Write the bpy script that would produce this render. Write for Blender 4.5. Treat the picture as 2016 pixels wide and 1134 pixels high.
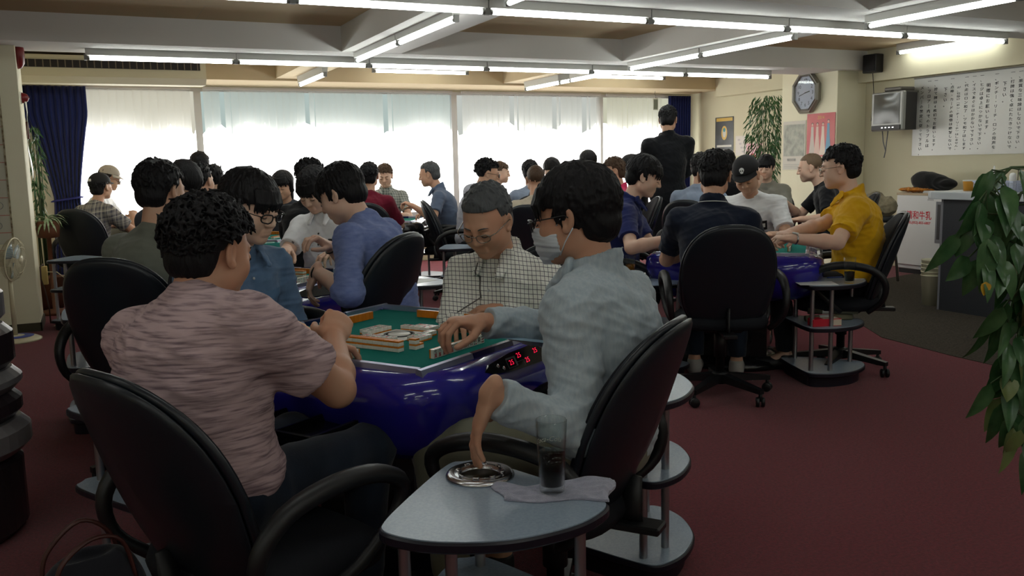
import bpy, math, random
import numpy as np
from mathutils import Matrix, Vector

for _o in list(bpy.data.objects):
    bpy.data.objects.remove(_o, do_unlink=True)
SC = bpy.context.scene
COL = SC.collection
rad = math.radians

# ------------------------------------------------------------------ camera
FPX, YAW, PIT, ROL = 1756.18, 0.43896, 0.13728, -0.02104
CAMH = 1.28
cam_d = bpy.data.cameras.new('camera')
cam_d.sensor_width = 36.0
cam_d.lens = FPX / 2016.0 * 36.0
cam_d.clip_start = 0.02
cam = bpy.data.objects.new('camera', cam_d)
COL.objects.link(cam)
_f = Vector((math.sin(YAW) * math.cos(PIT), math.cos(YAW) * math.cos(PIT), -math.sin(PIT)))
_r = Vector((math.cos(YAW), -math.sin(YAW), 0))
_u = _r.cross(_f)
_r2 = _r * math.cos(ROL) + _u * math.sin(ROL)
_u2 = -_r * math.sin(ROL) + _u * math.cos(ROL)
cam.matrix_world = Matrix(((_r2.x, _u2.x, -_f.x, 0), (_r2.y, _u2.y, -_f.y, 0), (_r2.z, _u2.z, -_f.z, CAMH), (0, 0, 0, 1)))
SC.camera = cam

# ------------------------------------------------------------------ world and exposure
SC.view_settings.view_transform = 'Standard'
SC.view_settings.look = 'None'
SC.view_settings.gamma = 1.0
SC.view_settings.use_curve_mapping = False
SC.view_settings.exposure = 0.12
W = bpy.data.worlds.new('overcast_day')
SC.world = W
W.use_nodes = True
W.node_tree.nodes['Background'].inputs[0].default_value = (0.86, 0.93, 1.0, 1)
W.node_tree.nodes['Background'].inputs[1].default_value = 3.0
SKY_PANE = 6.5      # daylight on the frosted lower glass
SKY_BAND = 0.60     # daylight through the film at the top of the glass
TUBE = 17.0          # fluorescent tubes

# ------------------------------------------------------------------ small helpers
def tag(o, label=None, cat=None, group=None, kind=None):
    if label: o['label'] = label
    if cat: o['category'] = cat
    if group: o['group'] = group
    if kind: o['kind'] = kind
    return o

def empty(name, loc=(0, 0, 0), rz=0.0, label=None, cat=None, group=None):
    o = bpy.data.objects.new(name, None)
    COL.objects.link(o)
    o.location = loc
    o.rotation_euler = (0, 0, rz)
    o.empty_display_size = 0.05
    return tag(o, label, cat, group)

def link(name, me, mat=None, parent=None):
    o = bpy.data.objects.new(name, me)
    COL.objects.link(o)
    if mat is not None and len(me.materials) == 0:
        me.materials.append(mat)
    if parent is not None:
        o.parent = parent
    return o

def kids(o):
    return [c for c in ALLKIDS.get(o.name, [])]

def copy_tree(o, parent=None):
    c = o.copy()
    COL.objects.link(c)
    if parent is not None:
        c.parent = parent
        c.matrix_parent_inverse = o.matrix_parent_inverse
    for ch in o.children:
        copy_tree(ch, c)
    return c

class MB:
    """collects simple solids and links them as one mesh object"""
    def __init__(self):
        self.v = []; self.f = []; self.mi = []; self.sm = []
    def add(self, vs, fs, mi=0, smooth=False):
        n = len(self.v)
        self.v += [tuple(map(float, p)) for p in vs]
        for f in fs:
            self.f.append(tuple(i + n for i in f)); self.mi.append(mi); self.sm.append(smooth)
        return self
    def box(self, lo, hi, mi=0, M=None, bev=0.0):
        x0, y0, z0 = lo; x1, y1, z1 = hi
        if bev > 0:
            b = min(bev, (x1 - x0) / 2.01, (y1 - y0) / 2.01, (z1 - z0) / 2.01)
            vs = []
            for sx in (0, 1):
                for sy in (0, 1):
                    for sz in (0, 1):
                        X = (x0, x1)[sx]; Y = (y0, y1)[sy]; Z = (z0, z1)[sz]
                        dx = b if sx == 0 else -b; dy = b if sy == 0 else -b; dz = b if sz == 0 else -b
                        vs += [(X, Y + dy, Z + dz), (X + dx, Y, Z + dz), (X + dx, Y + dy, Z)]
            def ix(sx, sy, sz, k): return (sx * 4 + sy * 2 + sz) * 3 + k
            fs = []
            for s in (0, 1):
                q = [ix(s, 0, 0, 0), ix(s, 1, 0, 0), ix(s, 1, 1, 0), ix(s, 0, 1, 0)]; fs.append(q if s else q[::-1])
                q = [ix(0, s, 0, 1), ix(0, s, 1, 1), ix(1, s, 1, 1), ix(1, s, 0, 1)]; fs.append(q if s else q[::-1])
                q = [ix(0, 0, s, 2), ix(1, 0, s, 2), ix(1, 1, s, 2), ix(0, 1, s, 2)]; fs.append(q if s else q[::-1])
            for a in (0, 1):
                for c in (0, 1):
                    fs.append([ix(a, c, 0, 0), ix(a, c, 1, 0), ix(a, c, 1, 1), ix(a, c, 0, 1)])
                    fs.append([ix(a, 0, c, 0), ix(a, 1, c, 0), ix(a, 1, c, 2), ix(a, 0, c, 2)])
                    fs.append([ix(0, a, c, 1), ix(1, a, c, 1), ix(1, a, c, 2), ix(0, a, c, 2)])
            for sx in (0, 1):
                for sy in (0, 1):
                    for sz in (0, 1):
                        fs.append([ix(sx, sy, sz, 0), ix(sx, sy, sz, 1), ix(sx, sy, sz, 2)])
            # orient faces outward
            c0 = Vector(((x0 + x1) / 2, (y0 + y1) / 2, (z0 + z1) / 2))
            out = []
            for f in fs:
                p = [Vector(vs[i]) for i in f]
                n = (p[1] - p[0]).cross(p[2] - p[0])
                m = sum(p, Vector()) / len(p) - c0
                out.append(f if n.dot(m) > 0 else f[::-1])
            fs = out
        else:
            vs = [(x, y, z) for x in (x0, x1) for y in (y0, y1) for z in (z0, z1)]
            fs = [(0, 1, 3, 2), (4, 6, 7, 5), (0, 4, 5, 1), (2, 3, 7, 6), (0, 2, 6, 4), (1, 5, 7, 3)]
        if M is not None:
            vs = [M @ Vector(v) for v in vs]
        return self.add(vs, fs, mi)
    def tube(self, pts, r, n=8, mi=0, caps=True, closed=False, flat=1.0):
        pts = [Vector(p) for p in pts]
        rs = r if hasattr(r, '__len__') else [r] * len(pts)
        vs = []; fs = []; m = len(pts)
        prev = None
        for i, p in enumerate(pts):
            if closed:
                t = (pts[(i + 1) % m] - pts[i - 1]).normalized()
            else:
                t = (pts[min(i + 1, m - 1)] - pts[max(i - 1, 0)]).normalized()
            if prev is None:
                a = Vector((0, 0, 1)) if abs(t.z) < 0.9 else Vector((1, 0, 0))
                u = t.cross(a).normalized()
            else:
                u = (prev - t * prev.dot(t)).normalized()
            prev = u
            w = t.cross(u)
            for k in range(n):
                th = 2 * math.pi * k / n
                vs.append(p + (u * math.cos(th) + w * math.sin(th) * flat) * rs[i])
        rg = m if closed else m - 1
        for i in range(rg):
            j = (i + 1) % m
            for k in range(n):
                k2 = (k + 1) % n
                fs.append((i * n + k, i * n + k2, j * n + k2, j * n + k))
        if caps and not closed:
            fs.append(tuple(range(n))[::-1]); fs.append(tuple((m - 1) * n + k for k in range(n)))
        return self.add(vs, fs, mi, True)
    def lathe(self, prof, n=24, mi=0, c=(0, 0, 0), M=None, smooth=True):
        vs = []; fs = []; m = len(prof)
        for (r, z) in prof:
            for k in range(n):
                th = 2 * math.pi * k / n
                p = Vector((c[0] + r * math.cos(th), c[1] + r * math.sin(th), c[2] + z))
                vs.append(M @ p if M is not None else p)
        for i in range(m - 1):
            for k in range(n):
                k2 = (k + 1) % n
                fs.append((i * n + k, i * n + k2, (i + 1) * n + k2, (i + 1) * n + k))
        if prof[0][0] > 1e-6: fs.append(tuple(range(n))[::-1])
        if prof[-1][0] > 1e-6: fs.append(tuple((m - 1) * n + k for k in range(n)))
        return self.add(vs, fs, mi, smooth)
    def prism(self, poly, z0, z1, mi=0, M=None, bev=0.0):
        n = len(poly)
        rings = [(poly, z0), (poly, z1)]
        if bev > 0:
            cx = sum(p[0] for p in poly) / n; cy = sum(p[1] for p in poly) / n
            def ins(k):
                o = []
                for x, y in poly:
                    d = math.hypot(x - cx, y - cy); s = (d - k) / d
                    o.append((cx + (x - cx) * s, cy + (y - cy) * s))
                return o
            rings = [(ins(bev), z0), (poly, z0 + bev), (poly, z1 - bev), (ins(bev), z1)]
        vs = []
        for pl, z in rings:
            vs += [(x, y, z) for x, y in pl]
        if M is not None: vs = [M @ Vector(v) for v in vs]
        fs = [tuple(range(n))[::-1], tuple((len(rings) - 1) * n + k for k in range(n))]
        for i in range(len(rings) - 1):
            for k in range(n):
                k2 = (k + 1) % n
                fs.append((i * n + k, i * n + k2, (i + 1) * n + k2, (i + 1) * n + k))
        return self.add(vs, fs, mi)
    def grid(self, P, mi=0, smooth=True, flip=False):
        """P: rows of points"""
        m = len(P); n = len(P[0])
        fs = []
        for i in range(m - 1):
            for j in range(n - 1):
                q = (i * n + j, i * n + j + 1, (i + 1) * n + j + 1, (i + 1) * n + j)
                fs.append(q[::-1] if flip else q)
        return self.add([p for r in P for p in r], fs, mi, smooth)
    def mesh(self, name, mats=None):
        me = bpy.data.meshes.new(name)
        me.from_pydata(self.v, [], self.f)
        for m in (mats or []): me.materials.append(m)
        me.polygons.foreach_set('material_index', self.mi)
        me.polygons.foreach_set('use_smooth', self.sm)
        me.update()
        return me
    def build(self, name, mats, parent=None, smooth=None):
        if not isinstance(mats, (list, tuple)): mats = [mats]
        if smooth is not None: self.sm = [smooth] * len(self.f)
        return link(name, self.mesh(name, mats), None, parent)

def frame(x, y, z=(0, 0, 1), o=(0, 0, 0)):
    """matrix from column axes"""
    x = Vector(x).normalized(); y = Vector(y); y = (y - x * y.dot(x)).normalized(); z = x.cross(y)
    return Matrix(((x.x, y.x, z.x, o[0]), (x.y, y.y, z.y, o[1]), (x.z, y.z, z.z, o[2]), (0, 0, 0, 1)))

# ------------------------------------------------------------------ materials
MATS = {}
def mat(name, col=(0.5, 0.5, 0.5), rough=0.6, metal=0.0, spec=0.5, emit=None, estr=0.0, trans=0.0, coat=0.0, alpha=1.0, ior=1.45, sheen=0.0):
    if name in MATS: return MATS[name]
    m = bpy.data.materials.new(name); m.use_nodes = True
    b = m.node_tree.nodes['Principled BSDF']
    b.inputs['Base Color'].default_value = (*col, 1)
    b.inputs['Roughness'].default_value = rough
    b.inputs['Metallic'].default_value = metal
    b.inputs['Specular IOR Level'].default_value = spec
    b.inputs['IOR'].default_value = ior
    b.inputs['Transmission Weight'].default_value = trans
    b.inputs['Coat Weight'].default_value = coat
    b.inputs['Coat Roughness'].default_value = 0.05
    b.inputs['Sheen Weight'].default_value = sheen
    b.inputs['Alpha'].default_value = alpha
    if emit:
        b.inputs['Emission Color'].default_value = (*emit, 1)
        b.inputs['Emission Strength'].default_value = estr
    MATS[name] = m
    return m

def N(m, t, **kw):
    n = m.node_tree.nodes.new(t)
    for k, v in kw.items():
        if k.startswith('_'): setattr(n, k[1:], v)
        else: n.inputs[k.replace('__', ' ')].default_value = v
    return n
def L(m, a, ao, b, bi):
    m.node_tree.links.new(a.outputs[ao], b.inputs[bi])
def bsdf(m): return m.node_tree.nodes['Principled BSDF']

def noisy(m, scale=200, dist=0.002, strength=0.4, c2=None, cscale=8.0, camt=0.5, stretch=(1, 1, 1), detail=2.0, clo=0.35, chi=0.65):
    """bump noise, and optionally a second colour in patches"""
    tc = N(m, 'ShaderNodeTexCoord')
    mp = N(m, 'ShaderNodeMapping'); mp.inputs['Scale'].default_value = stretch
    L(m, tc, 'Object', mp, 'Vector')
    if strength > 0:
        nz = N(m, 'ShaderNodeTexNoise'); nz.inputs['Scale'].default_value = scale; nz.inputs['Detail'].default_value = detail
        L(m, mp, 'Vector', nz, 'Vector')
        bp = N(m, 'ShaderNodeBump'); bp.inputs['Strength'].default_value = strength; bp.inputs['Distance'].default_value = dist
        L(m, nz, 'Fac', bp, 'Height'); L(m, bp, 'Normal', bsdf(m), 'Normal')
    if c2:
        c1 = bsdf(m).inputs['Base Color'].default_value[:]
        n2 = N(m, 'ShaderNodeTexNoise'); n2.inputs['Scale'].default_value = cscale; n2.inputs['Detail'].default_value = 4.0
        L(m, mp, 'Vector', n2, 'Vector')
        mr = N(m, 'ShaderNodeMapRange'); mr.inputs['From Min'].default_value = clo; mr.inputs['From Max'].default_value = chi
        mr.inputs['To Max'].default_value = camt
        L(m, n2, 'Fac', mr, 'Value')
        mx = N(m, 'ShaderNodeMix', _data_type='RGBA')
        mx.inputs['A'].default_value = c1; mx.inputs['B'].default_value = (*c2, 1)
        L(m, mr, 'Result', mx, 'Factor'); L(m, mx, 'Result', bsdf(m), 'Base Color')
    return m

def emis(name, col, s):
    if name in MATS: return MATS[name]
    m = bpy.data.materials.new(name); m.use_nodes = True
    nt = m.node_tree; nt.nodes.clear()
    e = nt.nodes.new('ShaderNodeEmission'); e.inputs[0].default_value = (*col, 1); e.inputs[1].default_value = s
    o = nt.nodes.new('ShaderNodeOutputMaterial'); nt.links.new(e.outputs[0], o.inputs[0])
    MATS[name] = m
    return m
def srgb(r, g, b):
    def f(c):
        c /= 255.0
        return c / 12.92 if c <= 0.04045 else ((c + 0.055) / 1.055) ** 2.4
    return (f(r), f(g), f(b))

# ------------------------------------------------------------------ implicit surfaces: a numpy field and its mesh
F32 = np.float32
class Field:
    def __init__(self, lo, hi, res):
        self.lo = np.array(lo, float); self.res = res
        self.n = np.maximum(np.ceil((np.array(hi, float) - self.lo) / res).astype(int) + 1, 4)
        self.a = np.full(self.n, 1.0, F32)
    def sub(self, lo, hi, pad):
        i0 = np.clip(np.floor((np.array(lo) - pad - self.lo) / self.res).astype(int), 0, self.n)
        i1 = np.clip(np.ceil((np.array(hi) + pad - self.lo) / self.res).astype(int) + 1, 0, self.n)
        if (i1 - i0 <= 0).any(): return None, None
        sl = tuple(slice(a, b) for a, b in zip(i0, i1))
        ax = [(self.lo[k] + self.res * np.arange(i0[k], i1[k])).astype(F32) for k in range(3)]
        return sl, (ax[0][:, None, None], ax[1][None, :, None], ax[2][None, None, :])
    def put(self, pr):
        lo, hi = pr['bb']; k = pr.get('k', 0.01)
        sl, g = self.sub(lo, hi, max(k, 0) + 2.5 * self.res)
        if sl is None: return
        d = pr['fn'](*g)
        for (p, n) in pr.get('cuts', ()):
            d = np.maximum(d, (g[0] - p[0]) * n[0] + (g[1] - p[1]) * n[1] + (g[2] - p[2]) * n[2])
        a = self.a[sl]
        op = pr.get('op', 'u')
        if op == 'u':
            if k > 1e-5:
                h = np.maximum(k - np.abs(a - d), 0) / k
                self.a[sl] = np.minimum(a, d) - h * h * (k * 0.25)
            else: self.a[sl] = np.minimum(a, d)
        else:
            d = -d
            if k > 1e-5:
                h = np.maximum(k - np.abs(a - d), 0) / k
                self.a[sl] = np.maximum(a, d) + h * h * (k * 0.25)
            else: self.a[sl] = np.maximum(a, d)
    def cut(self, p, n):
        ax = [(self.lo[k] + self.res * np.arange(self.n[k])).astype(F32) for k in range(3)]
        d = (ax[0][:, None, None] - p[0]) * n[0] + (ax[1][None, :, None] - p[1]) * n[1] + (ax[2][None, None, :] - p[2]) * n[2]
        self.a = np.maximum(self.a, d.astype(F32))
    def mesh(self):
        A = self.a
        A[0] = A[-1] = 1; A[:, 0] = A[:, -1] = 1; A[:, :, 0] = A[:, :, -1] = 1
        S = A < 0
        nx, ny, nz = A.shape
        c = np.zeros((nx - 1, ny - 1, nz - 1), np.uint8)
        for i in (0, 1):
            for j in (0, 1):
                for k in (0, 1):
                    c += S[i:nx - 1 + i, j:ny - 1 + j, k:nz - 1 + k]
        act = np.argwhere((c > 0) & (c < 8))
        if len(act) == 0: return np.zeros((0, 3)), np.zeros((0, 4), int)
        idx = np.full(c.shape, -1, np.int32)
        idx[act[:, 0], act[:, 1], act[:, 2]] = np.arange(len(act))
        cor = {}
        for i in (0, 1):
            for j in (0, 1):
                for k in (0, 1):
                    cor[i, j, k] = A[act[:, 0] + i, act[:, 1] + j, act[:, 2] + k].astype(float)
        acc = np.zeros((len(act), 3)); cnt = np.zeros(len(act))
        for a in cor:
            for ax in range(3):
                if a[ax] == 0:
                    b = list(a); b[ax] = 1; b = tuple(b)
                    va, vb = cor[a], cor[b]
                    m = (va < 0) != (vb < 0)
                    t = np.where(m, va / np.where(m, va - vb, 1), 0)
                    p = np.tile(np.array(a, float), (len(act), 1)); p[:, ax] = t
                    acc[m] += p[m]; cnt[m] += 1
        V = self.lo + self.res * (act + acc / cnt[:, None])
        Q = []
        for ax in range(3):
            b, d = (ax + 1) % 3, (ax + 2) % 3
            sl0 = [slice(1, -1)] * 3; sl1 = [slice(1, -1)] * 3
            sl0[ax] = slice(0, A.shape[ax] - 1); sl1[ax] = slice(1, A.shape[ax])
            s0 = S[tuple(sl0)]; s1 = S[tuple(sl1)]
            e = np.argwhere(s0 != s1)
            if len(e) == 0: continue
            pos = e.copy()
            for q in (b, d): pos[:, q] += 1
            inside = s0[e[:, 0], e[:, 1], e[:, 2]]
            def cell(db, dd):
                p = pos.copy(); p[:, b] += db; p[:, d] += dd
                return idx[p[:, 0], p[:, 1], p[:, 2]]
            q = np.stack([cell(-1, -1), cell(0, -1), cell(0, 0), cell(-1, 0)], 1)
            q[~inside] = q[~inside][:, ::-1]
            Q.append(q)
        Q = np.concatenate(Q)
        return V, Q[(Q >= 0).all(1)]

def vec(*a): return np.array(a, float)
def nrm(v): return v / (np.linalg.norm(v) + 1e-9)

def ell(c, r, R=None, k=0.01, **kw):
    c = np.array(c, float); r = np.array(r, float)
    if R is None: R = np.eye(3)
    ext = np.sqrt(((R * r[None, :]) ** 2).sum(1))
    def fn(x, y, z):
        x = x - F32(c[0]); y = y - F32(c[1]); z = z - F32(c[2])
        k0 = 0; k1 = 0
        for i in range(3):
            u = (x * F32(R[0, i]) + y * F32(R[1, i]) + z * F32(R[2, i]))
            k0 = k0 + (u / F32(r[i])) ** 2; k1 = k1 + (u / F32(r[i] ** 2)) ** 2
        k0 = np.sqrt(k0); k1 = np.sqrt(k1) + F32(1e-6)
        return k0 * (k0 - 1) / k1
    return dict(fn=fn, bb=(c - ext, c + ext), k=k, **kw)

def cone(a, b, ra, rb, k=0.01, flat=None, **kw):
    """round cone from a to b; flat=(axis, factor) squashes it along an axis"""
    a = np.array(a, float); b = np.array(b, float); ba = b - a; L2 = float(ba @ ba) + 1e-9; m = max(ra, rb)
    def fn(x, y, z):
        x = x - F32(a[0]); y = y - F32(a[1]); z = z - F32(a[2])
        t = np.clip((x * F32(ba[0]) + y * F32(ba[1]) + z * F32(ba[2])) / F32(L2), 0, 1)
        dx = x - t * F32(ba[0]); dy = y - t * F32(ba[1]); dz = z - t * F32(ba[2])
        if flat is not None:
            n, s = flat
            w = dx * F32(n[0]) + dy * F32(n[1]) + dz * F32(n[2])
            e = w * F32(s - 1)
            dx = dx + e * F32(n[0]); dy = dy + e * F32(n[1]); dz = dz + e * F32(n[2])
        return np.sqrt(dx * dx + dy * dy + dz * dz) - (F32(ra) + F32(rb - ra) * t)
    return dict(fn=fn, bb=(np.minimum(a, b) - m, np.maximum(a, b) + m), k=k, **kw)

def bounds(prims):
    P = [p for p in prims if p.get('op', 'u') == 'u']
    lo = np.min([p['bb'][0] for p in P], 0); hi = np.max([p['bb'][1] for p in P], 0)
    return lo, hi

def wrinkle(V, Nn, amp, freq, seed, stretch=(1, 1, 1)):
    rs = np.random.RandomState(seed)
    P = V * np.array(stretch)
    s = np.zeros(len(V))
    for q in range(4):
        d = nrm(rs.randn(3)) * freq * (0.7 + 0.35 * q)
        w = nrm(rs.randn(3)) * freq * 0.8
        s += (1 - np.abs(np.sin(P @ d + 1.6 * np.sin(P @ w + rs.rand() * 6) + rs.rand() * 6))) / (1 + 0.4 * q)
    return V + Nn * (amp * (s - 1.0))[:, None]

def vnormals(V, Q):
    n = np.cross(V[Q[:, 2]] - V[Q[:, 0]], V[Q[:, 3]] - V[Q[:, 1]])
    N_ = np.zeros_like(V)
    for i in range(4): np.add.at(N_, Q[:, i], n)
    return N_ / (np.linalg.norm(N_, axis=1, keepdims=True) + 1e-12)

def surf(prims, res, cuts=(), wr=None, lo=None, hi=None):
    l, h = bounds(prims)
    if lo is not None: l = np.maximum(l, lo)
    if hi is not None: h = np.minimum(h, hi)
    f = Field(l - 3 * res, h + 3 * res, res)
    for p in prims: f.put(p)
    for p, n in cuts: f.cut(p, n)
    V, Q = f.mesh()
    if wr is not None and len(V):
        for w in (wr if isinstance(wr, list) else [wr]):
            V = wrinkle(V, vnormals(V, Q), *w)
    return V, Q

def mesh_np(name, parts, mats, smooth=True):
    """parts: list of (V, Q, material index)"""
    n = 0; Vs = []; Qs = []; mi = []
    for V, Q, m in parts:
        Vs.append(V); Qs.append(Q + n); n += len(V); mi.append(np.full(len(Q), m, np.int32))
    V = np.concatenate(Vs); Q = np.concatenate(Qs); mi = np.concatenate(mi)
    me = bpy.data.meshes.new(name)
    me.vertices.add(len(V)); me.vertices.foreach_set('co', V.astype(F32).ravel())
    me.loops.add(len(Q) * 4); me.loops.foreach_set('vertex_index', Q.astype(np.int32).ravel())
    me.polygons.add(len(Q)); me.polygons.foreach_set('loop_start', np.arange(0, len(Q) * 4, 4, dtype=np.int32))
    me.polygons.foreach_set('material_index', mi)
    me.polygons.foreach_set('use_smooth', np.full(len(Q), smooth))
    for m in mats: me.materials.append(m)
    me.update(calc_edges=True); me.validate()
    return me

# ------------------------------------------------------------------ people
def rotm(axis, a):
    axis = nrm(np.array(axis, float)); c, s = math.cos(a), math.sin(a); x, y, z = axis
    return np.array([[c + x * x * (1 - c), x * y * (1 - c) - z * s, x * z * (1 - c) + y * s],
                     [y * x * (1 - c) + z * s, c + y * y * (1 - c), y * z * (1 - c) - x * s],
                     [z * x * (1 - c) - y * s, z * y * (1 - c) + x * s, c + z * z * (1 - c)]])

def skin(name, base, warm=None):
    if name in MATS: return MATS[name]
    m = mat(name, base, rough=0.52, spec=0.35)
    b = bsdf(m)
    b.inputs['Subsurface Weight'].default_value = 0.0
    noisy(m, scale=420, dist=0.0006, strength=0.25, c2=warm or (base[0] * 1.05, base[1] * 0.84, base[2] * 0.78), cscale=14, camt=0.55)
    return m
def hairmat(name, base, rough=0.42):
    if name in MATS: return MATS[name]
    m = mat(name, base, rough=rough, spec=0.25)
    noisy(m, scale=160, dist=0.004, strength=0.7, stretch=(1, 1, 0.16), detail=3)
    return m

def head_prims(H, R, s, near, fat=1.0):
    def P(x, y, z): return H + R @ (np.array([x, y, z]) * s)
    o = []
    E_ = lambda c, r, k=0.02, **kw: o.append(ell(P(*c), np.array(r) * s, kw.pop('Rm', R), k=k * s, **kw))
    C_ = lambda a, b, ra, rb, k=0.01, **kw: o.append(cone(P(*a), P(*b), ra * s, rb * s, k=k * s, **kw))
    E_((0, -0.016, 0.032), (0.076, 0.097, 0.088))
    E_((0, 0.03, -0.02), (0.064 * fat, 0.064, 0.082), 0.03)
    E_((0, 0.032, -0.068), (0.050 * fat, 0.052, 0.042), 0.03)
    E_((0, 0.072, -0.094), (0.02, 0.018, 0.016), 0.03)
    for q in (-1, 1):
        E_((q * 0.036 * fat, 0.058, -0.032), (0.027, 0.027, 0.028), 0.025)
        E_((q * 0.05 * fat, 0.012, -0.062), (0.016, 0.03, 0.024), 0.03)
    C_((-0.03, 0.082, 0.020), (0.03, 0.082, 0.020), 0.011, 0.011, 0.018)
    if near:
        for q in (-1, 1):
            E_((q * 0.031, 0.098, 0.000), (0.019, 0.014, 0.0125), 0.012, op='s')
            E_((q * 0.031, 0.080, -0.001), (0.0155, 0.0145, 0.0125), 0.004)
    C_((0, 0.090, 0.014), (0, 0.108, -0.026), 0.0075, 0.0115, 0.012)
    for q in (-1, 1):
        E_((q * 0.0125, 0.100, -0.030), (0.0075, 0.010, 0.0075), 0.007)
    C_((-0.017, 0.090, -0.056), (0.017, 0.090, -0.056), 0.0062, 0.0062, 0.009)
    C_((-0.015, 0.089, -0.0675), (0.015, 0.089, -0.0675), 0.0072, 0.0072, 0.009)
    if near:
        C_((-0.023, 0.101, -0.0612), (0.023, 0.101, -0.0612), 0.0028, 0.0028, 0.004, op='s')
        for q in (-1, 1): C_((q * 0.007, 0.107, -0.040), (q * 0.007, 0.1, -0.036), 0.003, 0.002, 0.003, op='s')
    for q in (-1, 1):
        Re = R @ rotm((0, 0, 1), q * 0.35) @ rotm((1, 0, 0), 0.15)
        E_((q * 0.080, -0.004, -0.006), (0.0085, 0.019, 0.031), 0.007, Rm=Re)
        if near:
            E_((q * 0.0885, 0.001, -0.002), (0.006, 0.0105, 0.019), 0.004, op='s', Rm=Re)
            E_((q * 0.080, 0.006, -0.031), (0.007, 0.009, 0.010), 0.006)
    return o

def local_fn(H, R, s, f, bbr=0.2, **kw):
    H = np.array(H)
    def fn(x, y, z):
        x = x - F32(H[0]); y = y - F32(H[1]); z = z - F32(H[2])
        u = [(x * F32(R[0, i]) + y * F32(R[1, i]) + z * F32(R[2, i])) / F32(s) for i in range(3)]
        return f(*u) * F32(s)
    return dict(fn=fn, bb=(H - bbr * s, H + bbr * s), **kw)

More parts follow.
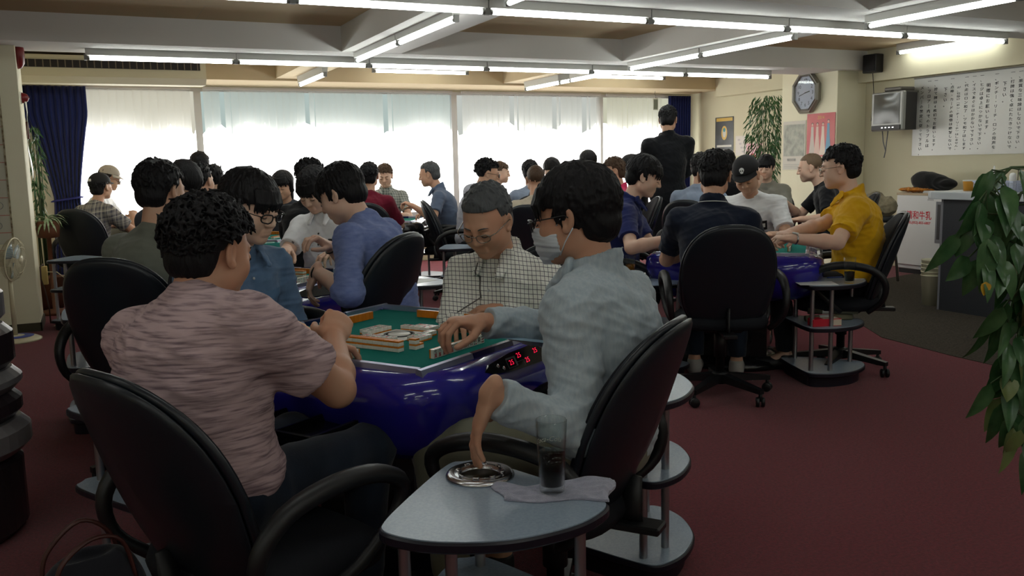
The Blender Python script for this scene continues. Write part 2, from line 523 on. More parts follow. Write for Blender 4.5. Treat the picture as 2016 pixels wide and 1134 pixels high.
HAIR = {  # thickness, fringe height, nape height, side height, clumps, length, lift, ear cover
    'short': (0.003, 0.074, -0.075, 0.000, 420, 0.026, 0.14, False),
    'crop': (0.007, 0.066, -0.080, -0.010, 560, 0.034, 0.28, False),
    'fringe': (0.010, 0.040, -0.088, -0.035, 620, 0.062, 0.04, True),
    'shaggy': (0.012, 0.042, -0.098, -0.045, 640, 0.066, 0.20, True),
    'spiky': (0.007, 0.066, -0.078, 0.000, 520, 0.040, 0.80, False),
    'fluffy': (0.009, 0.062, -0.082, -0.002, 1500, 0.032, 0.80, False),
    'buzz': (-0.001, 0.076, -0.070, 0.005, 0, 0.02, 0.2, False),
    'long': (0.014, 0.050, -0.095, -0.060, 420, 0.090, 0.03, True),
}
def hair_prims(H, R, s, style, seed, dens=1.0):
    t, zf, zn, zs, nc, Lc, lift, ear = HAIR[style]
    rs = np.random.RandomState(seed)
    P = lambda x, y, z: H + R @ (np.array([x, y, z]) * s)
    c0 = np.array([0, -0.018, 0.036]); r0 = np.array([0.079 + t, 0.100 + t, 0.089 + t])
    o = [ell(P(*c0), r0 * s, R, k=0.002)]
    if style == 'long':
        o.append(cone(P(0, -0.055, 0.03), P(0, -0.075, -0.20), 0.088 * s, 0.055 * s, k=0.03))
        for q in (-1, 1): o.append(cone(P(q * 0.07, -0.01, 0.04), P(q * 0.085, 0.0, -0.20), 0.03 * s, 0.022 * s, k=0.02))
    if zn < -0.09 and style != 'long':
        o.append(ell(P(0, -0.045, -0.03), np.array([0.072, 0.075, 0.075]) * s, R, k=0.02))
    if style in ('fringe', 'crop', 'fluffy', 'short'):
        o.append(ell(P(0, -0.05, -0.025), np.array([0.068 + t * 0.4, 0.062 + t * 0.4, 0.065]) * s, R, k=0.015))
    # face opening and lower edges
    def face(x, y, z):
        a = np.maximum(F32(0.022) - y, z - (F32(zf) - (x * x) * F32(2.2)))
        b = np.maximum(F32(-0.030) - y, z - F32(zs))
        c = z - (F32(zn) - (y + F32(0.06)) * F32(0.25 if style != 'long' else 0))
        e = np.minimum(a, b)
        return np.minimum(e, c) if style != 'long' else e
    o.append(local_fn(H, R, s, face, k=0.006 * s, op='s'))
    if not ear:
        for q in (-1, 1): o.append(ell(P(q * 0.085, 0.002, -0.008), np.array([0.035, 0.026, 0.040]) * s, R, k=0.008, op='s'))
    n = int(nc * dens)
    for i in range(n):
        d = nrm(rs.randn(3)); d[2] = abs(d[2]) * 1.0 - (0.55 if rs.rand() < 0.45 else 0.0)
        d = nrm(d)
        if d[2] < -0.75: continue
        if d[1] > 0.25 and d[2] < (0.62 if style in ('short', 'buzz') else 0.35): continue
        if d[1] > -0.25 and d[2] < 0.0 and not ear: continue
        p0 = c0 + d * (r0 - 0.006)
        nrmv = nrm(d / r0)
        down = np.array([0, 0, -1.0]) if style != 'fringe' else np.array([0.0, 0.55 if d[1] > 0 else 0.0, -1.0])
        if style in ('spiky',): down = np.array([rs.randn() * 0.4, rs.randn() * 0.4, 0.8])
        if style in ('fluffy',): down = rs.randn(3) + np.array([0, 0, -0.2])
        if style in ('crop', 'short', 'shaggy'): down = down + rs.randn(3) * 0.45
        tg = down - nrmv * (down @ nrmv); tg = nrm(tg + rs.randn(3) * 0.12)
        Lh = Lc * (0.65 + 0.6 * rs.rand())
        p1 = p0 + (tg * (1 - lift * 0.6) + nrmv * lift) * Lh * 0.5 + nrmv * 0.002
        p2 = p1 + (tg + nrmv * (lift * 0.25 - 0.25)) * Lh * 0.5
        def onto(p, k):
            e = (p - c0) / r0; l_ = np.linalg.norm(e)
            return c0 + e / l_ * min(l_, k) * r0 if l_ > k else p
        p1 = onto(p1, 1.0 + lift * 0.17); p2 = onto(p2, 1.005 + lift * 0.30)
        w = (0.0048 + 0.0028 * rs.rand()) * (0.7 if style == 'fluffy' else 1.0)
        o.append(cone(P(*p0), P(*p1), w * s, w * 0.7 * s, k=0.003 * s))
        o.append(cone(P(*p1), P(*p2), w * 0.7 * s, 0.0018 * s, k=0.003 * s))
    if style in ('fringe', 'shaggy', 'long') and dens > 0.3:
        for i in range(44):
            x = -0.062 + 0.124 * i / 43 + rs.randn() * 0.003
            y = 0.088 * math.sqrt(max(0.05, 1 - (x / 0.086) ** 2))
            ze = zf - 0.012 - rs.rand() * 0.018 - (x * x) * 3.5
            o.append(cone(P(x * 0.9, y - 0.008, zf + 0.04), P(x, y + 0.012, zf + 0.005), 0.0075 * s, 0.0055 * s, k=0.003 * s))
            o.append(cone(P(x, y + 0.012, zf + 0.005), P(x * 1.05 + rs.randn() * 0.003, y + 0.010, ze), 0.0055 * s, 0.0014 * s, k=0.003 * s))
    return o

POSES = {  # curls of the four fingers (mcp, pip, dip) and the thumb, in degrees
    'rest': ([(25, 35, 20), (28, 40, 24), (32, 44, 26), (34, 46, 28)], 15, 30),
    'flat': ([(8, 14, 8), (8, 16, 8), (10, 18, 10), (12, 20, 12)], 5, 45),
    'pinch': ([(48, 42, 18), (50, 46, 24), (40, 50, 30), (35, 55, 35)], 38, 18),
    'curl': ([(40, 60, 35), (44, 64, 36), (48, 68, 38), (50, 70, 40)], 30, 25),
    'fist': ([(75, 85, 50), (78, 88, 50), (80, 90, 50), (82, 90, 50)], 45, 10),
    'droop': ([(18, 22, 14), (22, 26, 16), (26, 30, 18), (32, 34, 20)], 18, 22),
}
def hand_prims(Wp, d, n, right, pose, s):
    d = nrm(d); n = nrm(n - d * (n @ d))
    th = np.cross(d, n) * (1 if right else -1)
    o = []
    Rm = np.stack([th, d, n], 1)
    o.append(ell(Wp + d * 0.050 * s, np.array([0.039, 0.052, 0.0155]) * s, Rm, k=0.010))
    o.append(ell(Wp + (d * 0.074 + th * 0.002 - n * 0.001) * s, np.array([0.040, 0.022, 0.0125]) * s, Rm, k=0.008))
    o.append(ell(Wp + (d * 0.028 + th * 0.020 + n * 0.008) * s, np.array([0.020, 0.030, 0.015]) * s, Rm, k=0.010))
    o.append(cone(Wp - d * 0.02 * s, Wp + d * 0.03 * s, 0.026 * s, 0.026 * s, k=0.012, flat=(n, 1.35)))
    curls, tc, tout = POSES[pose]
    lens = [(0.040, 0.025, 0.020), (0.045, 0.029, 0.021), (0.041, 0.027, 0.021), (0.032, 0.020, 0.018)]
    for i in range(4):
        off = 0.0285 - 0.0195 * i
        kd = (0.084, 0.088, 0.083, 0.074)[i]
        p = Wp + (d * kd + th * off - n * 0.001) * s
        spr = rad((7, 1.5, -4, -10)[i])
        dd = nrm(d * math.cos(spr) + th * math.sin(spr))
        a = 0; r = (0.0092, 0.0095, 0.0090, 0.0080)[i]
        for j in range(3):
            a += rad(curls[i][j])
            q = p + (dd * math.cos(a) + n * math.sin(a)) * lens[i][j] * s
            o.append(cone(p, q, r * s, r * 0.9 * s, k=0.0025 * s))
            if j < 2: o.append(ell(p - n * 0.0 , np.array([r, r, r]) * 1.05 * s, None, k=0.002))
            p = q; r *= 0.9
    a = rad(tout); c = rad(tc)
    t0 = Wp + (d * 0.018 + th * 0.026 + n * 0.006) * s
    dir1 = nrm(d * math.cos(a) * 0.85 + th * 0.75 * math.cos(c) + n * (0.25 + math.sin(c)))
    t1 = t0 + dir1 * 0.042 * s
    dir2 = nrm(dir1 * 0.75 + d * 0.55 + n * 0.25 * math.sin(c) - th * 0.30 * math.sin(c))
    t2 = t1 + dir2 * 0.032 * s
    dir3 = nrm(dir2 + d * 0.25 - th * 0.2 * math.sin(c))
    t3 = t2 + dir3 * 0.024 * s
    o.append(cone(t0, t1, 0.0135 * s, 0.0115 * s, k=0.006 * s))
    o.append(cone(t1, t2, 0.0112 * s, 0.0102 * s, k=0.002 * s))
    o.append(cone(t2, t3, 0.0104 * s, 0.0085 * s, k=0.002 * s))
    return o

def ik(S, T, l1, l2, pole):
    D = T - S; Ln = np.linalg.norm(D)
    if Ln > (l1 + l2) * 0.995:
        T = S + D / Ln * (l1 + l2) * 0.995; D = T - S; Ln = np.linalg.norm(D)
    u = D / Ln
    a = (l1 * l1 - l2 * l2 + Ln * Ln) / (2 * Ln)
    h = math.sqrt(max(l1 * l1 - a * a, 0))
    p = nrm(pole - u * (pole @ u))
    return S + u * a + p * h, T

def tube_mesh(mb, pts, r, **kw): return mb.tube([Vector(p) for p in pts], r, **kw)

def person(head, yaw, lean, label, group=None, shirt=None, pants=None, hair=('crop', 'black'), hy=0.0, hp=0.0, hr=0.0,
           s=1.0, lod=2, fat=1.0, hands=None, skin_m=None, stand=False, glasses=None, mask=False, cap=None, watch=None,
           twist=0.0, seed=1, facefat=1.0, knees=0.13, kneef=0.43, shoes=True, shsp=0.175, lower=True, poles=None, lips=True, neck=0.078, hs=1.0, al=1.0):
    """head: world centre of the head; yaw: heading (degrees, 0 = +X); lean: (sideways, forward) of head over pelvis.
    lod 0 = close-up, 1 = middle, 2 = far"""
    res = (0.0055, 0.0075, 0.0100)[lod]; hres = (0.0021, 0.0030, 0.0060)[lod]
    ya = rad(yaw) - math.pi / 2
    c, sn = math.cos(ya), math.sin(ya)
    px = head[0] - (c * lean[0] - sn * lean[1]); py = head[1] - (sn * lean[0] + c * lean[1])
    root = empty('person', (px, py, 0), ya, label, 'person', group)
    H = vec(lean[0], lean[1], head[2])
    def L2(w):  # world -> local
        dx, dy = w[0] - px, w[1] - py
        return vec(c * dx + sn * dy, -sn * dx + c * dy, w[2])
    hz = 0.90 if stand else 0.55
    Pc = vec(0, 0, hz * (s if stand else 1))
    # head frame
    R = rotm((0, 0, 1), rad(hy)) @ rotm((1, 0, 0), -rad(hp)) @ rotm((0, 1, 0), rad(hr))
    Nb = H + R @ vec(0, -0.028, -0.10) * s
    Nb = Nb + nrm(Pc + vec(0, -0.03, 0.25) - Nb) * neck * s
    up = nrm(Nb - Pc)
    rt = rotm((0, 0, 1), rad(twist)) @ vec(1, 0, 0); rt = nrm(rt - up * (rt @ up)); fw = np.cross(up, rt)
    hunch = 0.03 if not stand else 0.0
    B = lambda t, b=0.0: Pc + (Nb - Pc) * t - fw * b
    RB = np.stack([rt, fw, up], 1)
    S_ = {}
    for q in (-1, 1): S_[q] = Nb - up * 0.078 * s + rt * q * shsp * s - fw * 0.008
    Lt = np.linalg.norm(Nb - Pc)
    def torso(infl, f):
        o = [ell(B(0.64, hunch), np.array([0.150 * f, 0.108 * f, 0.30 * Lt]) * 1 + infl, RB, k=0.05),
             ell(B(0.38, hunch * 0.6), np.array([0.142 * f, 0.112 * f * f, 0.34 * Lt]) + infl, RB, k=0.06),
             ell(B(0.06), np.array([0.155 * f, 0.120 * f, 0.12]) + infl, RB, k=0.05)]
        for q in (-1, 1):
            o.append(cone(B(0.76, hunch) + rt * q * 0.05, S_[q] - up * 0.008, 0.070 * s + infl, 0.044 * s + infl, k=0.05))
            o.append(cone(Nb + rt * q * 0.018 * s - fw * 0.012, S_[q] - (S_[q] - Nb) * 0.30 - up * 0.004, 0.036 * s + infl * 0.6, 0.038 * s + infl * 0.6, k=0.04))
            o.append(cone(B(0.80, -0.02) + rt * q * 0.07, B(0.70, -0.035) + rt * q * 0.07, 0.055 * f + infl * 0.6, 0.05 * f + infl * 0.6, k=0.05))
        return o
    # arms
    arms = {}
    hands = hands or {}
    for q, key in ((-1, 'L'), (1, 'R')):
        h = hands.get(key)
        if h is None:
            T = vec(q * 0.14, H[1] + 0.27, 0.765); pose = 'rest'; n = vec(0, 0, -1); d = None
        else:
            T = L2(h[0]) if not h[0][0] == 'l' else vec(*h[0][1:])
            pose = h[1]; n = vec(*h[2]) if len(h) > 2 and h[2] is not None else vec(0, 0, -1); d = h[3] if len(h) > 3 else None
        pole = vec(q * 0.75, -0.35, -0.9)
        if poles and key in poles: pole = vec(*poles[key])
        E_, T = ik(S_[q], T, 0.285 * s * al, 0.25 * s * al, pole)
        fd = nrm(T - E_)
        if d is None:
            d = nrm(fd + vec(-q * 0.25, 0.25, -0.05))
        else: d = nrm(vec(*d))
        arms[q] = (E_, T, d, n, pose)
    sk = skin_m or SKIN['mid']
    body = torso(-0.012, fat)
    body.append(cone(Nb - up * 0.03, H + R @ vec(0, -0.022, -0.045) * s, 0.054 * s, 0.051 * s, k=0.025 * s))
    legs = {}
    for q in (-1, 1):
        hip = Pc + vec(q * 0.085, 0, -0.02 if not stand else -0.04)
        if stand:
            kn = vec(q * 0.10, 0.03, 0.48 * s); an = vec(q * 0.11, -0.02, 0.09)
        else:
            kn = vec(q * knees, kneef * s, 0.52); an = vec(q * knees * 0.95, kneef * s - 0.05, 0.09)
        legs[q] = (hip, kn, an)
        if lower:
            body.append(cone(hip, kn, 0.070, 0.050, k=0.03))
            body.append(cone(kn, an, 0.050, 0.032, k=0.02))
            body.append(cone(an, an + vec(0, 0.10, -0.05), 0.034, 0.028, k=0.02))
        E_, T, d, n, pose = arms[q]
        body.append(cone(S_[q], E_, 0.048 * s * fat ** 0.5, 0.038 * s * fat ** 0.5, k=0.02))
        mid = E_ + (T - E_) * 0.3
        body.append(cone(E_, mid, 0.038 * s, 0.040 * s * fat ** 0.3, k=0.015))
        body.append(cone(mid, T, 0.040 * s * fat ** 0.3, 0.026 * s, k=0.015))
    hprims = head_prims(H, R, s * hs, lod < 2, facefat)
    neckp = [cone(Nb - up * 0.03, H + R @ vec(0, -0.022, -0.045) * s, 0.054 * s, 0.051 * s, k=0.025 * s)]
    hsets = {}
    for q in (-1, 1):
        E_, T, d, n, pose = arms[q]
        hsets[q] = hand_prims(T, d, n, q == 1, pose, s)
    parts = []
    if lod == 2:
        V, Q = surf(body + hprims + hsets[-1] + hsets[1], 0.0070); parts.append((V, Q, 0))
    else:
        V, Q = surf(body, res); parts.append((V, Q, 0))
        V, Q = surf(neckp + hprims, hres); parts.append((V, Q, 0))
        for q in (-1, 1):
            E_, T, d, n, pose = arms[q]
            pr = [cone(E_ + (T - E_) * 0.55, T, 0.0348 * s, 0.0262 * s, k=0.015)] + hsets[q]
            V, Q = surf(pr, (0.0026, 0.004)[lod]); parts.append((V, Q, 0))
    link('body', mesh_np('body', parts, [sk]), None, root)
    # lips and brows
    P = lambda x, y, z: H + R @ (np.array([x, y, z]) * s * hs)
    if lod < 2:
        if lips and not mask:
            pr = [cone(P(-0.015, 0.0905, -0.0575), P(0.015, 0.0905, -0.0575), 0.0062 * s, 0.0062 * s, k=0.002, flat=(R @ vec(0, 0, 1), 1.25)),
                  cone(P(-0.013, 0.0895, -0.0665), P(0.013, 0.0895, -0.0665), 0.0072 * s, 0.0072 * s, k=0.002, flat=(R @ vec(0, 0, 1), 1.2)),
                  cone(P(-0.023, 0.101, -0.0612), P(0.023, 0.101, -0.0612), 0.0028 * s, 0.0028 * s, k=0.002, op='s')]
            V, Q = surf(pr, 0.0022); o = link('lips', mesh_np('lips', [(V, Q, 0)], [MATS['lips']]), None, root)
        for q in (-1, 1):
            b = MB()
            b.tube([P(q * x, y, z) for x, y, z in ((0.014, 0.0945, 0.020), (0.024, 0.0955, 0.0255), (0.036, 0.091, 0.0262), (0.047, 0.081, 0.021))], [0.0030 * s, 0.0036 * s, 0.0032 * s, 0.0012 * s], n=6, flat=0.7)
            b.build('eyebrow', HAIRM[hair[1]], root)
            b = MB()
            b.tube([P(q * x, y, z) for x, y, z in ((0.0165, 0.0905, -0.0045), (0.024, 0.0955, -0.0065), (0.032, 0.0965, -0.0070), (0.040, 0.0925, -0.0060), (0.046, 0.0865, -0.0035))], [0.0009 * s, 0.0014 * s, 0.0016 * s, 0.0014 * s, 0.0009 * s], n=5)
            b.build('eyelash', MATS['lash'], root)
    # hair
    if hair[0]:
        hp_ = hair_prims(H, R, s * hs, hair[0], seed, (1.0, 0.6, 0.16)[lod])
        V, Q = surf(hp_, (0.0023, 0.0033, 0.0065)[lod], wr=(0.0016 * s, 110, seed, (1, 1, 0.35)))
        link('hair', mesh_np('hair', [(V, Q, 0)], [HAIRM[hair[1]]]), None, root)
    # shirt
    sh = dict(mat='white_cloth', sleeve='short', collar='crew', loose=0.012); sh.update(shirt or {})
    infl = sh['loose']
    sp = torso(infl, fat)
    if stand and sh.get('jacket'):
        sp.append(ell(Pc + vec(0, 0, -0.02), np.array([0.18, 0.14, 0.20]), None, k=0.06))
    for q in (-1, 1):
        E_, T, d, n, pose = arms[q]
        u = nrm(E_ - S_[q])
        r0 = 0.050 * s * fat ** 0.5 + infl
        if sh['sleeve'] == 'short':
            e = S_[q] + (E_ - S_[q]) * sh.get('slen', 0.72)
            sp.append(cone(S_[q], e + u * 0.04, r0, r0 * 0.97, k=0.04, cuts=[(e, u)]))
        else:
            sp.append(cone(S_[q], E_, r0, 0.047 * s + infl * 0.7, k=0.035))
            w = nrm(T - E_)
            tt = 0.93 if sh['sleeve'] == 'long' else 0.22
            e = E_ + (T - E_) * tt
            r1 = 0.046 * s + infl * 0.6; r2 = 0.034 * s + infl * 0.5 if sh['sleeve'] == 'long' else r1 * 1.02
            sp.append(cone(E_, e + w * 0.03, r1, r2, k=0.02, cuts=[(e, w)]))
    col = sh['collar']
    if col in ('crew', 'tee'):
        sp.append(cone(Nb - up * 0.03, Nb + up * 0.004, 0.070 * s, 0.0625 * s, k=0.015, cuts=[(Nb + up * 0.012, up)]))
    elif col in ('shirt', 'polo'):
        ca = nrm(up + fw * 0.12)
        sp.append(cone(Nb - up * 0.03, Nb + up * 0.07, 0.076 * s, 0.067 * s, k=0.006, cuts=[(Nb + up * 0.046, nrm(up + fw * 0.35))]))
        for q in (-1, 1):
            sp.append(cone(Nb + rt * q * 0.055 * s + fw * 0.055 * s + up * 0.016, Nb + rt * q * 0.050 * s + fw * 0.112 * s - up * 0.038, 0.028 * s, 0.014 * s, k=0.003, flat=(nrm(fw * 0.8 + rt * q * 0.4 + up * 0.3), 2.8)))
        sp.append(cone(Nb + fw * 0.085 * s + up * 0.08, Nb + fw * 0.118 * s - up * 0.07, 0.040 * s, 0.004, k=0.006, op='s'))
    elif col == 'hood':
        sp.append(ell(Nb - fw * 0.07 - up * 0.02, np.array([0.10, 0.075, 0.07]) * s, RB, k=0.03))
        sp.append(cone(Nb - up * 0.03, Nb + up * 0.01, 0.076 * s, 0.070 * s, k=0.02))
    if not stand or not sh.get('jacket'):
        hem = Pc - up * 0.045
        cuts = [(hem, -up)]
    else: cuts = []
    am = (0.0048, 0.004, 0.003)[lod] * sh.get('fold', 1.0)
    V, Q = surf(sp, (0.0050, 0.0070, 0.0090)[lod], cuts=[] , wr=[(am, 17, seed + 5, (1, 1, 1.5)), (am * 0.45, 42, seed + 9, (1, 1, 1.8))])
    link(sh.get('name', 'shirt'), mesh_np('shirt', [(V, Q, 0)], [MATS[sh['mat']] if isinstance(sh['mat'], str) else sh['mat']]), None, root)
    # trousers and shoes
    if lower:
        pp = [ell(Pc - vec(0, 0, 0.01), np.array([0.158 * fat, 0.128 * fat, 0.105]), None, k=0.04)]
        for q in (-1, 1):
            hip, kn, an = legs[q]
            pp.append(cone(hip, kn, 0.088 * fat ** 0.5, 0.068, k=0.04))
            w = nrm(an - kn); e = kn + (an - kn) * 0.93
            pp.append(cone(kn, an, 0.066, 0.052, k=0.03, cuts=[(e, w)]))
        V, Q = surf(pp, (0.0075, 0.0100, 0.0130)[lod], wr=(0.004, 20, seed + 3, (1.5, 1, 1)))
        link('trousers', mesh_np('trousers', [(V, Q, 0)], [MATS[pants or 'black_trousers']]), None, root)
        if shoes and lod < 3:
            for q in (-1, 1):
                hip, kn, an = legs[q]
                f = an.copy(); f[2] = 0.035
                pr = [ell(f + vec(0, 0.10, 0.003), np.array([0.046, 0.115, 0.040]), None, k=0.02, cuts=[((0, 0, 0.002), (0, 0, -1))]),
                      cone(an + vec(0, 0, -0.01), f + vec(0, 0.0, 0.005), 0.043, 0.044, k=0.03, cuts=[((0, 0, 0.002), (0, 0, -1)), (an + vec(0, 0, 0.01), (0, 0, 1))])]
                V, Q = surf(pr, 0.009)
                link('shoe', mesh_np('shoe', [(V, Q, 0)], [MATS['shoe_black' if shoes is True else shoes]]), None, root)
    # extras
    if glasses:
        b = MB(); g = MB(); rr = 0.0215
        for q in (-1, 1):
            ring = []
            for k in range(20):
                th = 2 * math.pi * k / 20
                cc = math.copysign(abs(math.cos(th)) ** 0.75, math.cos(th)); ss = math.copysign(abs(math.sin(th)) ** 0.8, math.sin(th))
                ring.append(P(q * 0.033 + rr * 1.12 * cc, 0.110 - abs(rr * cc) * 0.12 + (0.004 if q * cc < 0 else -0.006 * abs(cc)), -0.003 + rr * 0.70 * ss))
            b.tube(ring, 0.0016 * s if glasses == 'thin' else 0.0026 * s, n=6, closed=True)
            g.add([P(q * 0.033, 0.112, -0.003)] + ring, [(0, k + 1, (k + 1) % 20 + 1) for k in range(20)])
            b.tube([P(q * 0.056, 0.108, 0.004), P(q * 0.076, 0.085, 0.006), P(q * 0.088, 0.0, 0.004), P(q * 0.086, -0.02, -0.012)], 0.0018 * s, n=6)
        b.tube([P(-0.011, 0.112, 0.002), P(0, 0.1135, 0.006), P(0.011, 0.112, 0.002)], 0.0016 * s, n=6)
        o = b.build('glasses_frame', MATS['glasses_metal' if glasses == 'thin' else 'black_plastic'], root)
        g.build('lens', MATS['lens'], o)
    if mask:
        pr = [ell(P(0, 0.034, -0.050), np.array([0.0735, 0.074, 0.072]) * s, R, k=0.002), cone(P(0, 0.100, -0.022), P(0, 0.090, -0.085), 0.022 * s, 0.024 * s, k=0.03),
              local_fn(H, R, s, lambda x, y, z: np.maximum(np.maximum(F32(0.036) - y, z - F32(-0.006) + np.abs(x) * F32(0.45)), F32(-0.112) - z + np.abs(x) * F32(0.45)) * F32(-1.0), k=0.003, op='s')]
        V, Q = surf(pr, 0.0024, wr=(0.0022, 55, 4, (0.12, 0.3, 3.4)))
        o = link('face_mask', mesh_np('face_mask', [(V, Q, 0)], [MATS['mask_white']]), None, root)
        for q in (-1, 1):
            for za, zb in ((-0.022, 0.018), (-0.090, -0.030)):
                b = MB(); b.tube([P(q * 0.062, 0.040, za), P(q * 0.080, 0.015, (za + zb) / 2), P(q * 0.0865, -0.014, zb)], 0.0016 * s, n=6); b.build('ear_loop', MATS['mask_white'], o)
    if cap:
        pr = [ell(P(0, -0.018, 0.042), np.array([0.093, 0.112, 0.100]) * s, R, k=0.002),
              local_fn(H, R, s, lambda x, y, z: z - F32(0.048) + (F32(-0.0) + y) * F32(-0.12), k=0.003, op='s')]
        V, Q = surf(pr, (0.004, 0.005, 0.007)[lod])
        o = link('cap', mesh_np('cap', [(V, Q, 0)], [MATS[cap[0]]]), None, root)
        cb = 1 if not cap[1] == 'back' else -1
        rows = []
        for i in range(6):
            t = i / 5
            row = []
            for j in range(13):
                a = rad(-62 + 124 * j / 12)
                r_ = 1 + t * 0.72 * math.cos(a)
                row.append(P(0.088 * math.sin(a) * (1 + 0.12 * t), cb * (0.088 * math.cos(a) * r_) - (0.012 if cb > 0 else 0.03), 0.056 - 0.020 * t - 1.1 * (0.088 * math.sin(a)) ** 2 * t * 1.3))
            rows.append(row)
        b = MB(); b.grid(rows); rows2 = [[p - R @ vec(0, 0, 0.003) * s for p in r] for r in rows]; b.grid(rows2, flip=True)
        edge = rows[-1]; edge2 = rows2[-1]; b.grid([edge, edge2])
        b.build('brim', MATS[cap[0]], o)
        if len(cap) > 2 and cap[2] == 'skull':
            b = MB()
            def disc(cx, cz, rx, rz, dy, mi):
                ring = []
                for k in range(16):
                    th = 2 * math.pi * k / 16; x = cx + rx * math.cos(th); z = cz + rz * math.sin(th)
                    y = -0.018 + 0.1135 * math.sqrt(max(0.01, 1 - (x / 0.094) ** 2 - ((z - 0.042) / 0.1015) ** 2)) + dy
                    ring.append(P(x, y, z))
                b.add(ring, [tuple(range(16))], mi)
            disc(0.0, 0.094, 0.017, 0.014, 0.001, 0); disc(0.0, 0.080, 0.011, 0.007, 0.001, 0)
            disc(-0.007, 0.091, 0.0042, 0.0042, 0.003, 1); disc(0.007, 0.091, 0.0042, 0.0042, 0.003, 1)
            b.build('skull_patch', [MATS['white_paint'], MATS['black_plastic']], o)
        if len(cap) > 2 and cap[2] == 'dot':
            b = MB(); b.box((-0.016, -0.134, 0.058), (0.016, -0.128, 0.082)); b.v = [tuple(P(*v)) for v in b.v]; b.build('cap_patch', MATS['white_paint'], o)
    for q, key in ((-1, 'L'), (1, 'R')):
        if watch and key in watch:
            E_, T, d, n, pose = arms[q]
            w = nrm(T - E_); c0 = T - w * 0.012
            kind = watch[key]
            a = nrm(np.cross(w, n)); nn = np.cross(a, w)
            ring = [c0 + (a * math.cos(t) * 1.12 + nn * math.sin(t) * 0.95) * 0.030 * s for t in np.linspace(0, 2 * math.pi, 17)[:-1]]
            b = MB(); b.tube([Vector(p) for p in ring], 0.0052, n=8, closed=True, flat=0.5)
            o = b.build('watch_strap' if kind != 'bracelet' else 'bracelet', MATS['chrome' if kind == 'steel' else 'black_plastic'], root)
            if kind != 'bracelet':
                b = MB(); M4 = frame(a, w, o=c0 - nn * 0.0 + (-n) * 0.031 * s)
                b.lathe([(0.0, -0.004), (0.017, -0.004), (0.018, 0.0), (0.017, 0.004), (0.0, 0.004)], n=20, M=M4)
                b.build('watch_face', MATS['watch_dial'], o)
    return root, dict(H=H, R=R, P=P, Nb=Nb, up=up, rt=rt, fw=fw, B=B, RB=RB, fat=fat, S=S_, s=s, arms=arms, infl=infl)

# ------------------------------------------------------------------ material library
SKIN = {'mid': skin('skin_mid', srgb(208, 168, 142)), 'pale': skin('skin_pale', srgb(222, 188, 166)), 'tan': skin('skin_tan', srgb(194, 150, 124))}
HAIRM = {'black': hairmat('hair_black', (0.009, 0.0085, 0.010), 0.55), 'grey': hairmat('hair_grey', (0.075, 0.080, 0.085), 0.5),
         'brown': hairmat('hair_brown', (0.075, 0.045, 0.028), 0.5), 'blond': hairmat('hair_light_brown', (0.19, 0.125, 0.08), 0.5)}
mat('lips', srgb(176, 105, 96), 0.45); mat('lash', (0.012, 0.01, 0.01), 0.5)
def cloth(name, col, c2=None, **kw):
    m = mat(name, col, rough=0.88, spec=0.2, sheen=0.15)
    return noisy(m, scale=kw.get('scale', 260), dist=0.0012, strength=0.3, c2=c2 or tuple(x * 0.82 for x in col), cscale=kw.get('cscale', 9), camt=kw.get('camt', 0.6), stretch=kw.get('stretch', (1, 1, 1)))
cloth('white_cloth', srgb(238, 240, 243)); cloth('black_trousers', (0.011, 0.012, 0.016)); cloth('grey_green_tee', srgb(118, 122, 112))
cloth('denim_shirt', srgb(84, 110, 140), srgb(100, 126, 158), scale=500, cscale=30); cloth('blue_violet_shirt', srgb(108, 124, 176), srgb(132, 146, 194), cscale=30, stretch=(1, 1, 3))
cloth('light_blue_shirt', srgb(176, 188, 194), srgb(152, 168, 182), cscale=40, stretch=(3, 3, 0.5)); cloth('navy_polo', srgb(36, 44, 96)); cloth('dark_navy_tee', srgb(26, 33, 50))
cloth('yellow_polo', srgb(226, 176, 26), srgb(205, 150, 16)); cloth('black_tee', srgb(20, 21, 26)); cloth('black_suit', (0.009, 0.010, 0.013)); cloth('pink_polo', srgb(222, 58, 104))
cloth('wine_tee', srgb(112, 24, 46)); cloth('grey_blue_shirt', srgb(96, 110, 134)); cloth('pale_grey_hood', srgb(176, 178, 190)); cloth('beige_tee', srgb(196, 184, 164)); cloth('charcoal_tee', srgb(62, 66, 74))
cloth('pale_blue_tee', srgb(142, 156, 178)); cloth('grey_tee', srgb(150, 148, 138)); cloth('khaki_trousers', srgb(122, 122, 104)); cloth('jeans', srgb(25, 33, 45), srgb(36, 48, 64)); cloth('grey_trousers', srgb(62, 66, 74))
m = mat('heather_tee', srgb(186, 162, 164), rough=0.9, spec=0.2)
noisy(m, scale=90, dist=0.001, strength=0.15, c2=srgb(98, 80, 90), cscale=46, camt=0.8, stretch=(0.30, 0.30, 4.0), clo=0.46, chi=0.70)
